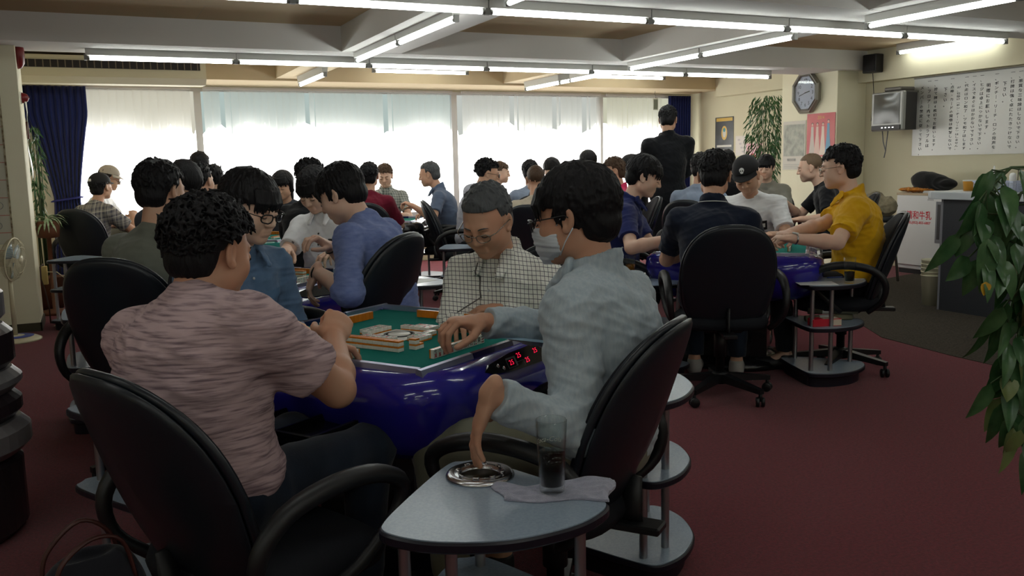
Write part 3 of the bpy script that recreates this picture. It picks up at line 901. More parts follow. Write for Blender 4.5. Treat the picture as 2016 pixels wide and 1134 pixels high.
def checks(name, base, line, pitch, width, line2=None, soft=False):
    m = mat(name, base, rough=0.88, spec=0.2)
    tc = N(m, 'ShaderNodeTexCoord'); sp = N(m, 'ShaderNodeSeparateXYZ'); L(m, tc, 'Object', sp, 'Vector')
    def mth(op, a, b=None, bv=None):
        n = N(m, 'ShaderNodeMath', _operation=op)
        m.node_tree.links.new(a, n.inputs[0])
        if b is not None: m.node_tree.links.new(b, n.inputs[1])
        if bv is not None: n.inputs[1].default_value = bv
        return n.outputs[0]
    xy = mth('ADD', sp.outputs[0], mth('MULTIPLY', sp.outputs[1], bv=0.72))
    zz = mth('ADD', sp.outputs[2], mth('MULTIPLY', sp.outputs[1], bv=-0.25))
    def lines(v, p, w): return mth('LESS_THAN', mth('PINGPONG', v, bv=p / 2), bv=w / 2)
    f = mth('MAXIMUM', lines(xy, pitch, width), lines(zz, pitch, width))
    if soft:
        f = mth('MULTIPLY', mth('ADD', lines(xy, pitch, width), lines(zz, pitch, width)), bv=0.5)
    mx = N(m, 'ShaderNodeMix', _data_type='RGBA'); mx.inputs['A'].default_value = (*base, 1); mx.inputs['B'].default_value = (*line, 1)
    m.node_tree.links.new(f, mx.inputs['Factor'])
    out = mx
    if line2:
        g = mth('MULTIPLY', mth('ADD', lines(xy, pitch * 1.7, width * 0.35), lines(zz, pitch * 1.7, width * 0.35)), bv=0.6)
        m2 = N(m, 'ShaderNodeMix', _data_type='RGBA'); L(m, mx, 'Result', m2, 'A'); m2.inputs['B'].default_value = (*line2, 1)
        m.node_tree.links.new(g, m2.inputs['Factor']); out = m2
    L(m, out, 'Result', bsdf(m), 'Base Color')
    return m
checks('window_check_shirt', srgb(230, 230, 222), srgb(74, 74, 84), 0.0175, 0.0021)
checks('grey_plaid_shirt', srgb(150, 146, 140), srgb(88, 88, 98), 0.045, 0.020, srgb(205, 200, 190), soft=True)
checks('green_plaid_shirt', srgb(176, 180, 174), srgb(96, 104, 104), 0.030, 0.010, None, soft=True)
mat('glasses_metal', (0.35, 0.32, 0.30), 0.25, 1.0); mat('black_plastic', (0.008, 0.008, 0.009), 0.35); mat('gold', (0.75, 0.55, 0.25), 0.3, 1.0); mat('watch_dial', (0.75, 0.75, 0.72), 0.2)
mat('mask_white', srgb(205, 214, 222), 0.85); mat('white_paint', (0.8, 0.8, 0.78), 0.5)
mat('shoe_black', (0.012, 0.012, 0.014), 0.5); mat('shoe_white', srgb(170, 170, 165), 0.6); mat('cap_black', (0.013, 0.013, 0.015), 0.8); mat('cap_beige', srgb(182, 172, 158), 0.8)
mat('chrome', (0.62, 0.63, 0.65), 0.22, 1.0); mat('steel_satin', (0.42, 0.43, 0.45), 0.38, 1.0)
noisy(mat('chair_fabric', (0.0095, 0.011, 0.015), 0.8, spec=0.25), scale=380, dist=0.0015, strength=0.6)
mat('chair_vinyl', (0.012, 0.016, 0.022), 0.34, spec=0.5); mat('chair_plastic', (0.008, 0.0085, 0.010), 0.42)
noisy(mat('table_laminate', srgb(150, 166, 182), 0.2, spec=0.5), scale=700, dist=0.0006, strength=0.35, c2=srgb(132, 146, 164), cscale=160)
mat('table_edge', (0.010, 0.010, 0.018), 0.35)
noisy(mat('felt', (0.012, 0.185, 0.155), 0.95, spec=0.1), scale=900, dist=0.0006, strength=0.4, c2=(0.010, 0.160, 0.135), cscale=14)
mat('blue_gloss', (0.020, 0.016, 0.28), 0.16, spec=0.6, coat=0.6); mat('teal_gloss', (0.012, 0.22, 0.20), 0.18, spec=0.6, coat=0.5); mat('dark_gloss', (0.012, 0.012, 0.014), 0.25, coat=0.3)
mat('rim_silver', (0.40, 0.43, 0.58), 0.28, 0.7); mat('rim_blue', (0.010, 0.012, 0.07), 0.2, coat=0.4); mat('panel_black', (0.006, 0.006, 0.006), 0.18)
emis('led_red', (1.0, 0.015, 0.07), 0.9)
mat('tile_ivory', srgb(226, 224, 214), 0.25, spec=0.5); mat('tile_orange', srgb(214, 122, 26), 0.3, spec=0.5); mat('ink_black', (0.01, 0.01, 0.012), 0.5); mat('ink_red', (0.45, 0.02, 0.03), 0.5); mat('ink_green', (0.01, 0.14, 0.05), 0.5)
mat('paper', srgb(216, 218, 216), 0.8); mat('grey_print', srgb(120, 122, 126), 0.8)
def thin_glass(name, tint=(0.96, 0.98, 0.97)):
    m = bpy.data.materials.new(name); m.use_nodes = True; nt = m.node_tree; nt.nodes.clear()
    o = nt.nodes.new('ShaderNodeOutputMaterial'); t = nt.nodes.new('ShaderNodeBsdfTransparent'); g = nt.nodes.new('ShaderNodeBsdfGlossy'); f = nt.nodes.new('ShaderNodeLayerWeight'); pw_ = nt.nodes.new('ShaderNodeMath'); ml_ = nt.nodes.new('ShaderNodeMath'); x = nt.nodes.new('ShaderNodeMixShader')
    t.inputs[0].default_value = (*tint, 1); g.inputs['Roughness'].default_value = 0.02; f.inputs[0].default_value = 0.5; pw_.operation = 'POWER'; pw_.inputs[1].default_value = 3.5; ml_.operation = 'MULTIPLY_ADD'; ml_.inputs[1].default_value = 0.8; ml_.inputs[2].default_value = 0.012
    nt.links.new(f.outputs['Facing'], pw_.inputs[0]); nt.links.new(pw_.outputs[0], ml_.inputs[0]); nt.links.new(ml_.outputs[0], x.inputs[0]); nt.links.new(t.outputs[0], x.inputs[1]); nt.links.new(g.outputs[0], x.inputs[2]); nt.links.new(x.outputs[0], o.inputs[0])
    MATS[name] = m
    return m
thin_glass('glass'); thin_glass('lens', (0.93, 0.95, 0.95)); thin_glass('clock_glass')
mat('cola', (0.004, 0.0015, 0.001), 0.1, spec=0.15); mat('tea', (0.55, 0.22, 0.03), 0.05, trans=0.8, ior=1.33)
noisy(mat('wall_cream', srgb(214, 209, 182), 0.85, spec=0.2), scale=60, dist=0.002, strength=0.12, c2=srgb(204, 196, 168), cscale=1.2, camt=0.5)
noisy(mat('pillar_paint', srgb(236, 232, 206), 0.7, spec=0.3), scale=40, dist=0.002, strength=0.1, c2=srgb(224, 220, 190), cscale=1.5)
noisy(mat('beam_paint', srgb(222, 220, 216), 0.8, spec=0.2), scale=50, dist=0.002, strength=0.1, c2=srgb(208, 206, 202), cscale=1.0)
noisy(mat('beam_cream', srgb(206, 190, 158), 0.8, spec=0.2), scale=50, dist=0.002, strength=0.1, c2=srgb(192, 172, 138), cscale=1.0)
noisy(mat('ceiling_board', srgb(128, 116, 94), 0.9, spec=0.1), scale=120, dist=0.003, strength=0.3, c2=srgb(112, 100, 80), cscale=2.5)
noisy(mat('carpet_red', srgb(124, 42, 54), 0.97, spec=0.05, sheen=0.2), scale=340, dist=0.006, strength=0.9, c2=srgb(88, 28, 40), cscale=90, camt=0.8)
noisy(mat('carpet_grey', srgb(86, 80, 72), 0.97, spec=0.05), scale=340, dist=0.006, strength=0.9, c2=srgb(62, 58, 52), cscale=90, camt=0.8)

# ------------------------------------------------------------------ the room
ZC, ZB = 2.52, 2.30          # ceiling and beam soffits
XW, XP, YW, YP = 8.56, 8.10, 11.60, 8.25   # right wall, pillar face, window wall, left partition front
def struct(name, mb, m, smooth=None):
    return tag(mb.build(name, m, None, smooth), kind='structure')

def floor_mat():
    a = MATS['carpet_red']; g = MATS['carpet_grey']
    m = a.copy(); m.name = 'carpet'
    nt = m.node_tree
    tc = nt.nodes.new('ShaderNodeTexCoord'); sp = nt.nodes.new('ShaderNodeSeparateXYZ'); nt.links.new(tc.outputs['Object'], sp.inputs[0])
    return m
b = MB(); b.box((-4.2, -4.2, -0.05), (XW + 0.1, YW + 0.1, 0.0)); struct('floor', b, MATS['carpet_red'])
# the service corner carries a grey carpet strip, with a curved edge
b = MB()
edge = [(5.05, 4.55), (5.35, 5.05), (5.75, 5.7), (6.4, 6.3), (7.2, 6.7), (8.0, 6.9), (XW, 6.95)]
poly = [(4.95, 3.9), (4.9, 3.0), (5.0, 2.0), (5.1, 0.0), (XW, 0.0)]
poly = edge + poly[::-1]
b.prism(poly[::-1], 0.0, 0.004); struct('trim_1', b, MATS['carpet_grey'])
b = MB(); b.box((-4.2, -4.2, ZC), (XW + 0.1, YW + 0.1, ZC + 0.05))
cm = mat('ceiling_panels', srgb(140, 126, 100), 0.9, spec=0.1)
def ceil():
    m = cm
    tc = N(m, 'ShaderNodeTexCoord'); br = N(m, 'ShaderNodeTexBrick')
    br.inputs['Scale'].default_value = 1.0; br.inputs['Brick Width'].default_value = 1.82; br.inputs['Row Height'].default_value = 0.91
    br.inputs['Mortar Size'].default_value = 0.004; br.inputs['Color1'].default_value = (*srgb(205, 187, 155), 1); br.inputs['Color2'].default_value = (*srgb(196, 177, 145), 1)
    br.inputs['Mortar'].default_value = (*srgb(190, 180, 155), 1)
    L(m, tc, 'Object', br, 'Vector'); L(m, br, 'Color', bsdf(m), 'Base Color')
ceil()
struct('ceiling', b, cm)
# walls behind and beside the camera
b = MB(); b.box((-4.3, -4.3, 0), (XW + 0.1, -4.2, ZC)); struct('wall_back', b, MATS['wall_cream'])
b = MB(); b.box((-4.3, -4.2, 0), (-4.2, YP + 0.05, ZC)); struct('wall_left', b, MATS['wall_cream'])
b = MB(); b.box((XW, -4.2, 0), (XW + 0.1, YW + 0.1, ZC)); struct('wall_right', b, MATS['wall_cream'])
b = MB(); b.box((-4.2, YP + 0.02, 0), (-0.46, YP + 0.12, ZC)); struct('wall_partition', b, MATS['pillar_paint'])
b = MB(); b.box((-0.72, YP + 0.12, 0), (-0.62, YW, ZC)); struct('wall_alcove', b, MATS['wall_cream'])
b = MB(); b.box((-0.80, YP, 0), (-0.44, YP + 0.55, ZC), bev=0.004); o = struct('wall_pillar_left', b, MATS['pillar_paint'])
b = MB(); b.box((-0.80, YP - 0.012, 0), (-0.432, YP, 0.07)); b.box((-0.44, YP - 0.012, 0), (-0.428, YP + 0.55, 0.07)); struct('baseboard_left', b, mat('skirting_dark', srgb(62, 58, 40), 0.6))
b = MB(); b.box((XP, 8.08, 0), (XW, 9.02, ZC), bev=0.004); struct('wall_pillar_right', b, MATS['pillar_paint'])
# window wall: parapet, lintel, mullions
b = MB(); b.box((-0.72, YW, 0), (XW, YW + 0.12, 0.62)); b.box((-0.72, YW, 2.28), (XW, YW + 0.12, ZC)); b.box((-0.72, YW, 0.62), (-0.30, YW + 0.12, 2.28)); b.box((8.25, YW, 0.62), (XW, YW + 0.12, 2.28)); struct('wall_window', b, MATS['wall_cream'])
b = MB(); b.box((-0.62, 10.75, ZB + 0.005), (XW, YW + 0.0, ZC)); struct('trim_2', b, MATS['beam_cream'])
# beams
b = MB(); b.box((-0.62, 7.95, ZB), (XW, 8.60, ZC)); struct('trim_3', b, MATS['beam_paint'])
b = MB(); b.box((-4.2, 4.75, ZB), (XW, 5.45, ZC)); struct('trim_4', b, MATS['beam_paint'])
b = MB(); b.box((-4.2, 1.2, ZB), (XW, 1.85, ZC)); struct('trim_5', b, MATS['beam_paint'])
for i, x in enumerate((2.12, 5.03)):
    b = MB(); b.box((x, 1.85, ZB + 0.002), (x + 0.55, 4.75, ZC)); b.box((x, 5.45, ZB + 0.002), (x + 0.55, 7.95, ZC)); struct('trim_%d' % (6 + i), b, MATS['beam_paint'])
    b = MB(); b.box((x - 0.05, 8.60, ZB + 0.03), (x + 0.35, 10.75, ZC)); struct('trim_%d' % (8 + i), b, MATS['beam_cream'])
# soffits along the right wall
b = MB(); b.box((XW - 0.16, 9.02, 2.20), (XW, 10.75, ZC)); struct('trim_10', b, MATS['wall_cream'])
b = MB(); b.box((XW - 0.14, -4.2, 2.16), (XW, 8.08, ZC)); struct('trim_11', b, MATS['wall_cream'])

# daylight glass: the lower lights are frosted and blown out, the upper band carries a film
XS = [-0.30, 1.28, 4.62, 6.95, 8.25]
pane_m = emis('daylight_glass', (1.0, 1.0, 0.97), SKY_PANE)
band_cols = [(0.93, 0.90, 0.74), (0.66, 0.80, 0.76), (0.80, 0.84, 0.78), (0.86, 0.86, 0.66)]
mf = mat('window_frame_grey', srgb(205, 205, 205), 0.5)
for i in range(4):
    x0, x1 = XS[i], XS[i + 1]
    fr = MB()
    fr.box((x0, YW - 0.02, 0.62), (x0 + 0.04, YW + 0.08, 2.28)); fr.box((x1 - 0.04, YW - 0.02, 0.62), (x1, YW + 0.08, 2.28))
    fr.box((x0 + 0.04, YW - 0.02, 0.62), (x1 - 0.04, YW + 0.08, 0.67)); fr.box((x0 + 0.04, YW - 0.02, 2.24), (x1 - 0.04, YW + 0.08, 2.28))
    w = struct('window_%d' % (i + 1), fr, mf)
    p = MB(); p.box((x0 + 0.04, YW + 0.04, 0.67), (x1 - 0.04, YW + 0.05, 2.24)); p.build('lower_pane', pane_m, w)
    bm_ = emis('film_glass_%d' % i, band_cols[i], SKY_BAND)
    p = MB(); rj = random.Random(20 + i); low = []
    xx = x0 + 0.04
    while xx < x1 - 0.05:
        low.append((xx, 1.76 + rj.uniform(-0.07, 0.12))); xx += rj.uniform(0.03, 0.10)
    low.append((x1 - 0.04, 1.78))
    for (xa_, za_), (xb_, zb_) in zip(low[:-1], low[1:]):
        p.add([(xa_, y_, z_) for y_ in (YW + 0.034, YW + 0.038) for z_ in (za_, 2.24)] + [(xb_, y_, z_) for y_ in (YW + 0.034, YW + 0.038) for z_ in (zb_, 2.24)],
              [(0, 1, 5, 4), (2, 6, 7, 3), (0, 4, 6, 2), (1, 3, 7, 5)])
    p.build('window_film', bm_, w)

# vertical blinds: translucent vanes hung from a track
vm = bpy.data.materials.new('blind_vane'); vm.use_nodes = True
nt = vm.node_tree; nt.nodes.clear()
o_ = nt.nodes.new('ShaderNodeOutputMaterial'); tr = nt.nodes.new('ShaderNodeBsdfTranslucent'); tp = nt.nodes.new('ShaderNodeBsdfTransparent'); df = nt.nodes.new('ShaderNodeBsdfDiffuse')
m1 = nt.nodes.new('ShaderNodeMixShader'); m2 = nt.nodes.new('ShaderNodeMixShader')
tr.inputs[0].default_value = (0.9, 0.9, 0.87, 1); df.inputs[0].default_value = (0.8, 0.8, 0.77, 1); tp.inputs[0].default_value = (1, 1, 1, 1)
m1.inputs[0].default_value = 0.35; m2.inputs[0].default_value = 0.55
nt.links.new(tr.outputs[0], m1.inputs[1]); nt.links.new(df.outputs[0], m1.inputs[2]); nt.links.new(m1.outputs[0], m2.inputs[1]); nt.links.new(tp.outputs[0], m2.inputs[2]); nt.links.new(m2.outputs[0], o_.inputs[0])
rs = random.Random(3)
for k, (xa, xb) in enumerate(((0.02, 1.20), (1.34, 4.56), (4.70, 6.90), (7.0, 8.02))):
    bl = empty('vertical_blind', ((xa + xb) / 2, YW - 0.10, 0), 0, ('cream vertical blind at the left window beside the blue curtain', 'widest vertical blind, greenish at its top, left of the middle window post', 'vertical blind between the middle post and the window beside the right end', 'narrow yellowish vertical blind next to the right-hand blue curtain')[k], 'blind')
    cx = (xa + xb) / 2
    t = MB(); t.box((xa - cx, -0.02, 2.255), (xb - cx, 0.02, 2.285)); t.build('head_rail', mf, bl)
    x = xa; nv = 0
    gaps = {1: (1.55, 2.55, 3.62), 2: (5.42, 6.05, 6.6)}.get(k, ())
    while x < xb - 0.06:
        a = 0.30 + rs.uniform(-0.08, 0.08)
        if any(abs(x - g) < 0.05 for g in gaps): x += 0.05; a = 0.75
        v = MB()
        cxv = x - cx + 0.05
        dx, dy = 0.055 * math.cos(a), 0.055 * math.sin(a)
        rows = [[(cxv - dx + 2 * dx * j / 4, -dy + 2 * dy * j / 4 + 0.006 * math.sin(math.pi * j / 4), z) for j in range(5)] for z in (0.72, 1.5, 2.245)]
        v.grid(rows)
        v.build('vane', vm, bl); x += 0.089; nv += 1
# blue curtains, gathered
def curtain(label, xa, xb, tie, ph):
    cur = empty('curtain', ((xa + xb) / 2, YW - 0.22, 0), 0, label, 'curtain')
    cx = (xa + xb) / 2
    m = mat('curtain_blue', srgb(30, 40, 92), 0.9, spec=0.1, sheen=0.2)
    rows = []
    for i in range(40):
        z = 2.26 - 2.20 * i / 39
        t = z
        if tie:
            w = 1.0 if z > 1.95 else 0.42 + 0.58 * ((z - 1.0) / 0.95) ** 1.2 if z > 1.0 else 0.42 + 0.16 * (1.0 - z)
            sh = 0.10 * (1 - w) * 3
        else: w, sh = 1.0, 0
        row = []
        for j in range(97):
            u = j / 96
            xx = (xa - cx) + (xb - xa) * (0.5 + (u - 0.5) * w) + sh * (xb - xa) * 0.35
            yy = 0.035 * math.sin(u * 2 * math.pi * 9 + ph + 0.5 * math.sin(z * 2)) * (0.6 + 0.5 * (1 - w))
            row.append((xx, yy, z))
        rows.append(row)
    b = MB(); b.grid(rows); o = b.build('fabric', m, cur)
    md = o.modifiers.new('thick', 'SOLIDIFY'); md.thickness = 0.004
    if tie:
        b = MB(); c0 = (xa - cx) + (xb - xa) * 0.5 + 0.10 * 0.58 * 3 * (xb - xa) * 0.35
        ring = [(c0 + 0.145 * math.cos(t), 0.055 * math.sin(t), 1.0 + 0.02 * math.cos(t)) for t in np.linspace(0, 2 * math.pi, 25)[:-1]]
        b.tube(ring, 0.03, n=8, closed=True, flat=0.3); b.build('tieback', mat('curtain_tie', srgb(34, 40, 110), 0.8), cur)
curtain('tied-back blue curtain left of the windows, behind the capped man', -0.58, 0.06, True, 0)
curtain('blue curtain hanging straight at the right end of the windows', 8.02, 8.42, False, 1)
# air conditioner under the ceiling
ac = empty('air_conditioner', (0.33, 10.45, 0), 0, 'long cream ceiling air conditioner above the left blue curtain', 'air conditioner')
b = MB(); sec = [(-0.30, 2.46), (0.30, 2.46), (0.30, 2.27), (0.22, 2.21), (-0.20, 2.19), (-0.30, 2.25)]
vs = []; n = len(sec)
for x in (-0.92, 0.90): vs += [(x, y, z) for y, z in sec]
b.add(vs, [tuple(range(n)), tuple(range(2 * n - 1, n - 1, -1))] + [(i, i + n, (i + 1) % n + n, (i + 1) % n) for i in range(n)]); b.build('casing', mat('ac_cream', srgb(214, 206, 176), 0.5), ac)
b = MB(); b.box((-0.86, -0.315, 2.335), (0.84, -0.302, 2.41)); o = b.build('air_outlet', mat('dark_grille', srgb(40, 36, 34), 0.6), ac)
b = MB()
for i in range(26): b.box((-0.84 + i * 0.066, -0.322, 2.338), (-0.83 + i * 0.066, -0.312, 2.408))
b.build('grille', mat('ac_louvre', srgb(120, 108, 92), 0.5), o)
b = MB(); b.box((-0.92, -0.31, 2.425), (0.90, -0.298, 2.455)); b.build('top_trim', mat('ac_cream', None or srgb(214, 206, 176), 0.5), ac)
# ------------------------------------------------------------------ fluorescent lamps
tube_m = emis('lamp_tube', (0.95, 1.0, 0.96), TUBE)
def make_lamp():
    t = empty('fluorescent_lamp')
    b = MB(); b.prism([(-0.026, 0.0), (0.026, 0.0), (0.032, 0.075), (-0.032, 0.075)][::-1], -0.597, 0.597, M=Matrix(((0, 0, 1, 0), (1, 0, 0, 0), (0, 1, 0, 0.022), (0, 0, 0, 1)))); b.build('housing', mat('lamp_housing', srgb(196, 196, 190), 0.5), t)
    b = MB(); b.tube([(-0.582, 0, 0), (0.582, 0, 0)], 0.0155, n=12); b.build('lamp_tube', tube_m, t)
    for q in (-1, 1):
        b = MB(); b.box((q * 0.597 - 0.012, -0.017, -0.018), (q * 0.597 + 0.012, 0.017, 0.03)); b.tube([(q * 0.566, 0, 0), (q * 0.588, 0, 0)], 0.0165, n=10); b.build('socket', mat('lamp_socket', srgb(120, 120, 116), 0.5), t)
    return t
ZL = 2.225
lamp0 = make_lamp()
first = [True]
def lamp(x, y, z, rz, label, group):
    o = lamp0 if first[0] else copy_tree(lamp0)
    first[0] = False
    o.location = (x, y, z); o.rotation_euler = (0, 0, rz)
    tag(o, label, 'lamp', group)
for i in range(7):
    if i < 6: lamp(0.0605 + 1.203 * (i + 0.5), 8.311, ZL, 0, 'lamp %s of the long far row, hung below the beam' % ('nearest the air conditioner', 'second from the air conditioner', 'third from the air conditioner', 'third from the clock wall', 'second from the clock wall', 'nearest the clock wall')[i], 'far row of tube lamps')
nm = ('leftmost visible', 'second from the left end', 'third from the left end', 'third from the right end', 'second from the right end', 'nearest the black wall speaker')
for i in range(-1, 5):
    lamp(1.127 + 1.203 * (i + 0.5), 5.242, ZL, 0, 'lamp %s of the long nearer row, hung below the beam' % nm[i + 1], 'nearer row of tube lamps')
def crosslamps(x, ys, where, z=ZL):
    for k, y in enumerate(ys): lamp(x, y, z, math.pi / 2, 'tube lamp %s' % where[k], 'lamps running towards the windows')
crosslamps(2.275, (6.22, 7.43), ('nearer of the two on the left ceiling rib between the long rows', 'farther of the two on the left ceiling rib between the long rows'), ZL + 0.01)
crosslamps(5.17, (6.22, 7.43), ('nearer of the two on the right ceiling rib between the long rows', 'farther of the two on the right ceiling rib between the long rows'), ZL + 0.01)
crosslamps(2.295, (9.9,), ('on the left ceiling rib close to the windows',), ZL + 0.01)
crosslamps(5.19, (9.9, 8.98), ('on the right ceiling rib close to the windows', 'on the right ceiling rib just behind the far row'), ZL + 0.01)
crosslamps(5.23, (4.35,), ('running out of the top right edge of the picture',), ZL)
crosslamps(2.33, (4.35,), ('at the top edge above the middle of the picture',), ZL)
for j, (y, xs_) in enumerate(((0.4, (-3.0, -1.0, 1.0, 3.0, 5.0)), (2.15, (-3.0, -1.2, 0.6, 2.4, 4.2, 6.0)), (-0.9, (-3.0, -0.6, 1.8, 4.2, 6.6)), (-3.2, (-2.0, 1.0, 4.0, 7.0)))):  # unseen lamp rows, added to fill the near side of the room
    for i, x in enumerate(xs_):
        lamp(x, y, ZL, 0, 'unseen tube lamp overhead on the camera side of the room, added as fill', 'unseen fill lamps overhead')
for x, lb in ((3.72, 'short ceiling lamp behind the far row, over the middle windows'), (6.62, 'short ceiling lamp behind the far row, near the right curtain')):
    lamp(x, 10.35, 2.40, 0, lb, 'ceiling lamps by the windows')
lamp(8.30, 6.80, 2.425, math.pi / 2, 'short tube lamp high on the right wall above the rules sign', None)

# ------------------------------------------------------------------ office chairs
def make_chair():
    t = empty('office_chair')
    # backrest: rounded shell and cushion, curved around the sitter
    def outline(u, w=1.0):
        th = 2 * math.pi * u
        c, s_ = math.cos(th), math.sin(th)
        n = 2.5 if s_ > 0 else 3.4
        x = math.copysign(abs(c) ** (2 / n), c) * 0.235; z = math.copysign(abs(s_) ** (2 / n), s_) * 0.265
        x *= 1.0 - 0.10 * max(0, -z / 0.265) - 0.03 * max(0, z / 0.265)
        return x * w, z * w
    def back(y0, th, name, m, bulge, w=1.0):
        b = MB(); rows = []
        for r, dy in ((0.0, 1.0), (0.35, 0.98), (0.65, 0.93), (0.85, 0.82), (0.95, 0.6), (1.0, 0.15), (1.0, -0.15), (0.95, -0.6), (0.85, -0.82), (0.65, -0.93), (0.35, -0.98), (0.0, -1.0)):
            row = []
            for k in range(49):
                x, z = outline(k / 48, w)
                x *= r; z *= r
                y = y0 + dy * th + (bulge * (1 - r * r) if dy > 0 else 0) + 1.1 * x * x - 0.34 * z + 0.30 * z * z * (1 if z < 0 else 0.25)
                row.append((x, y, z + 0.68))
            rows.append(row)
        b.grid(rows, flip=True)
        return b.build(name, m, t)
    back(-0.232, 0.022, 'backrest', MATS['chair_fabric'], 0.018)
    back(-0.268, 0.016, 'back_shell', MATS['chair_vinyl'], 0, 1.035)
    b = MB()
    ring = []
    for k in range(48):
        x, z = outline(k / 48, 1.03); ring.append((x, -0.25 + 1.1 * x * x - 0.34 * z + 0.30 * z * z * (1 if z < 0 else 0.25), z + 0.68))
    b.tube(ring, 0.010, n=8, closed=True); b.build('piping', MATS['chair_vinyl'], t)
    # seat
    b = MB(); rows = []
    for r, z in ((0.0, 0.475), (0.5, 0.478), (0.85, 0.470), (0.97, 0.45), (1.0, 0.425), (0.97, 0.40), (0.85, 0.39), (0.0, 0.388)):
        row = []
        for k in range(33):
            th = 2 * math.pi * k / 32; c, s_ = math.cos(th), math.sin(th)
            row.append((math.copysign(abs(c) ** 0.6, c) * 0.245 * r, math.copysign(abs(s_) ** 0.6, s_) * 0.235 * r + 0.03, z - 0.02 * max(0, s_) * r))
        rows.append(row)
    b.grid(rows, flip=True); b.build('seat', MATS['chair_fabric'], t)
    b = MB(); b.box((-0.035, -0.30, 0.37), (0.035, 0.1, 0.392), bev=0.005)
    b.tube([(0, -0.22, 0.38), (0, -0.215, 0.42), (0, -0.225, 0.52)], [0.03, 0.028, 0.022], n=8, flat=0.35); b.box((-0.1, -0.1, 0.365), (0.1, 0.1, 0.39), bev=0.008); b.build('seat_bracket', MATS['chair_plastic'], t)
    for q in (-1, 1):
        b = MB()
        pts = [(q * 0.235, -0.12, 0.395), (q * 0.285, -0.19, 0.47), (q * 0.300, -0.20, 0.57), (q * 0.302, -0.13, 0.645), (q * 0.300, 0.0, 0.672), (q * 0.298, 0.12, 0.660), (q * 0.294, 0.195, 0.610), (q * 0.288, 0.17, 0.53), (q * 0.27, 0.08, 0.44), (q * 0.235, 0.03, 0.395)]
        sm = []
        P_ = [Vector(p) for p in pts]
        for i in range(len(P_) - 1):
            a0 = P_[max(i - 1, 0)]; a1 = P_[i]; a2 = P_[i + 1]; a3 = P_[min(i + 2, len(P_) - 1)]
            for k in range(4):
                u = k / 4
                sm.append(0.5 * ((2 * a1) + (-a0 + a2) * u + (2 * a0 - 5 * a1 + 4 * a2 - a3) * u * u + (-a0 + 3 * a1 - 3 * a2 + a3) * u ** 3))
        sm.append(P_[-1])
        rr = [0.016 + 0.008 * math.sin(math.pi * min(1, max(0, (i / len(sm) - 0.12) / 0.62))) for i in range(len(sm))]
        b.tube(sm, rr, n=10, flat=1.0); b.build('armrest', MATS['chair_plastic'], t)
    b = MB(); b.lathe([(0.024, 0.13), (0.024, 0.22), (0.034, 0.22), (0.034, 0.37), (0.0, 0.37)], n=16); b.build('gas_column', MATS['chair_plastic'], t)
    base = MB(); base.lathe([(0.0, 0.075), (0.045, 0.075), (0.045, 0.13), (0.03, 0.14), (0.0, 0.14)], n=16)
    for k in range(5):
        a = 2 * math.pi * k / 5 + 0.3
        M = Matrix.Rotation(a, 4, 'Z')
        vs = [(0.03, -0.026, 0.085), (0.03, 0.026, 0.085), (0.03, 0.026, 0.130), (0.03, -0.026, 0.130), (0.30, -0.016, 0.068), (0.30, 0.016, 0.068), (0.30, 0.016, 0.092), (0.30, -0.016, 0.092)]
        base.add([M @ Vector(v) for v in vs], [(3, 2, 1, 0), (4, 5, 6, 7), (0, 1, 5, 4), (1, 2, 6, 5), (2, 3, 7, 6), (3, 0, 4, 7)])
    base.build('star_base', MATS['chair_plastic'], t)
    for k in range(5):
        a = 2 * math.pi * k / 5 + 0.3
        cx, cy = 0.29 * math.cos(a), 0.29 * math.sin(a)
        cs = MB(); ax = Vector((math.cos(a + 0.8), math.sin(a + 0.8), 0))
        for q in (-1, 1):
            M = frame(Vector((0, 0, 1)), Vector((-ax.y, ax.x, 0)), o=Vector((cx, cy, 0.026)) + ax * 0.014 * q)
            cs.lathe([(0.0, -0.009), (0.022, -0.009), (0.026, -0.006), (0.026, 0.006), (0.022, 0.009), (0.0, 0.009)], n=14, M=M)
        cs.tube([(cx, cy, 0.03), (cx, cy, 0.075)], 0.010, n=8)
        cs.build('caster', MATS['chair_plastic'], t)
    return t
chair0 = make_chair(); used_chair = [False]
def chair(x, y, yaw, label, group=None, sc=1.0, sz=1.0):
    o = copy_tree(chair0) if used_chair[0] else chair0
    used_chair[0] = True
    o.location = (x, y, 0); o.rotation_euler = (0, 0, rad(yaw) - math.pi / 2); o.scale = (sc, sc, sc * sz)
    tag(o, label, 'chair', group)
    return o

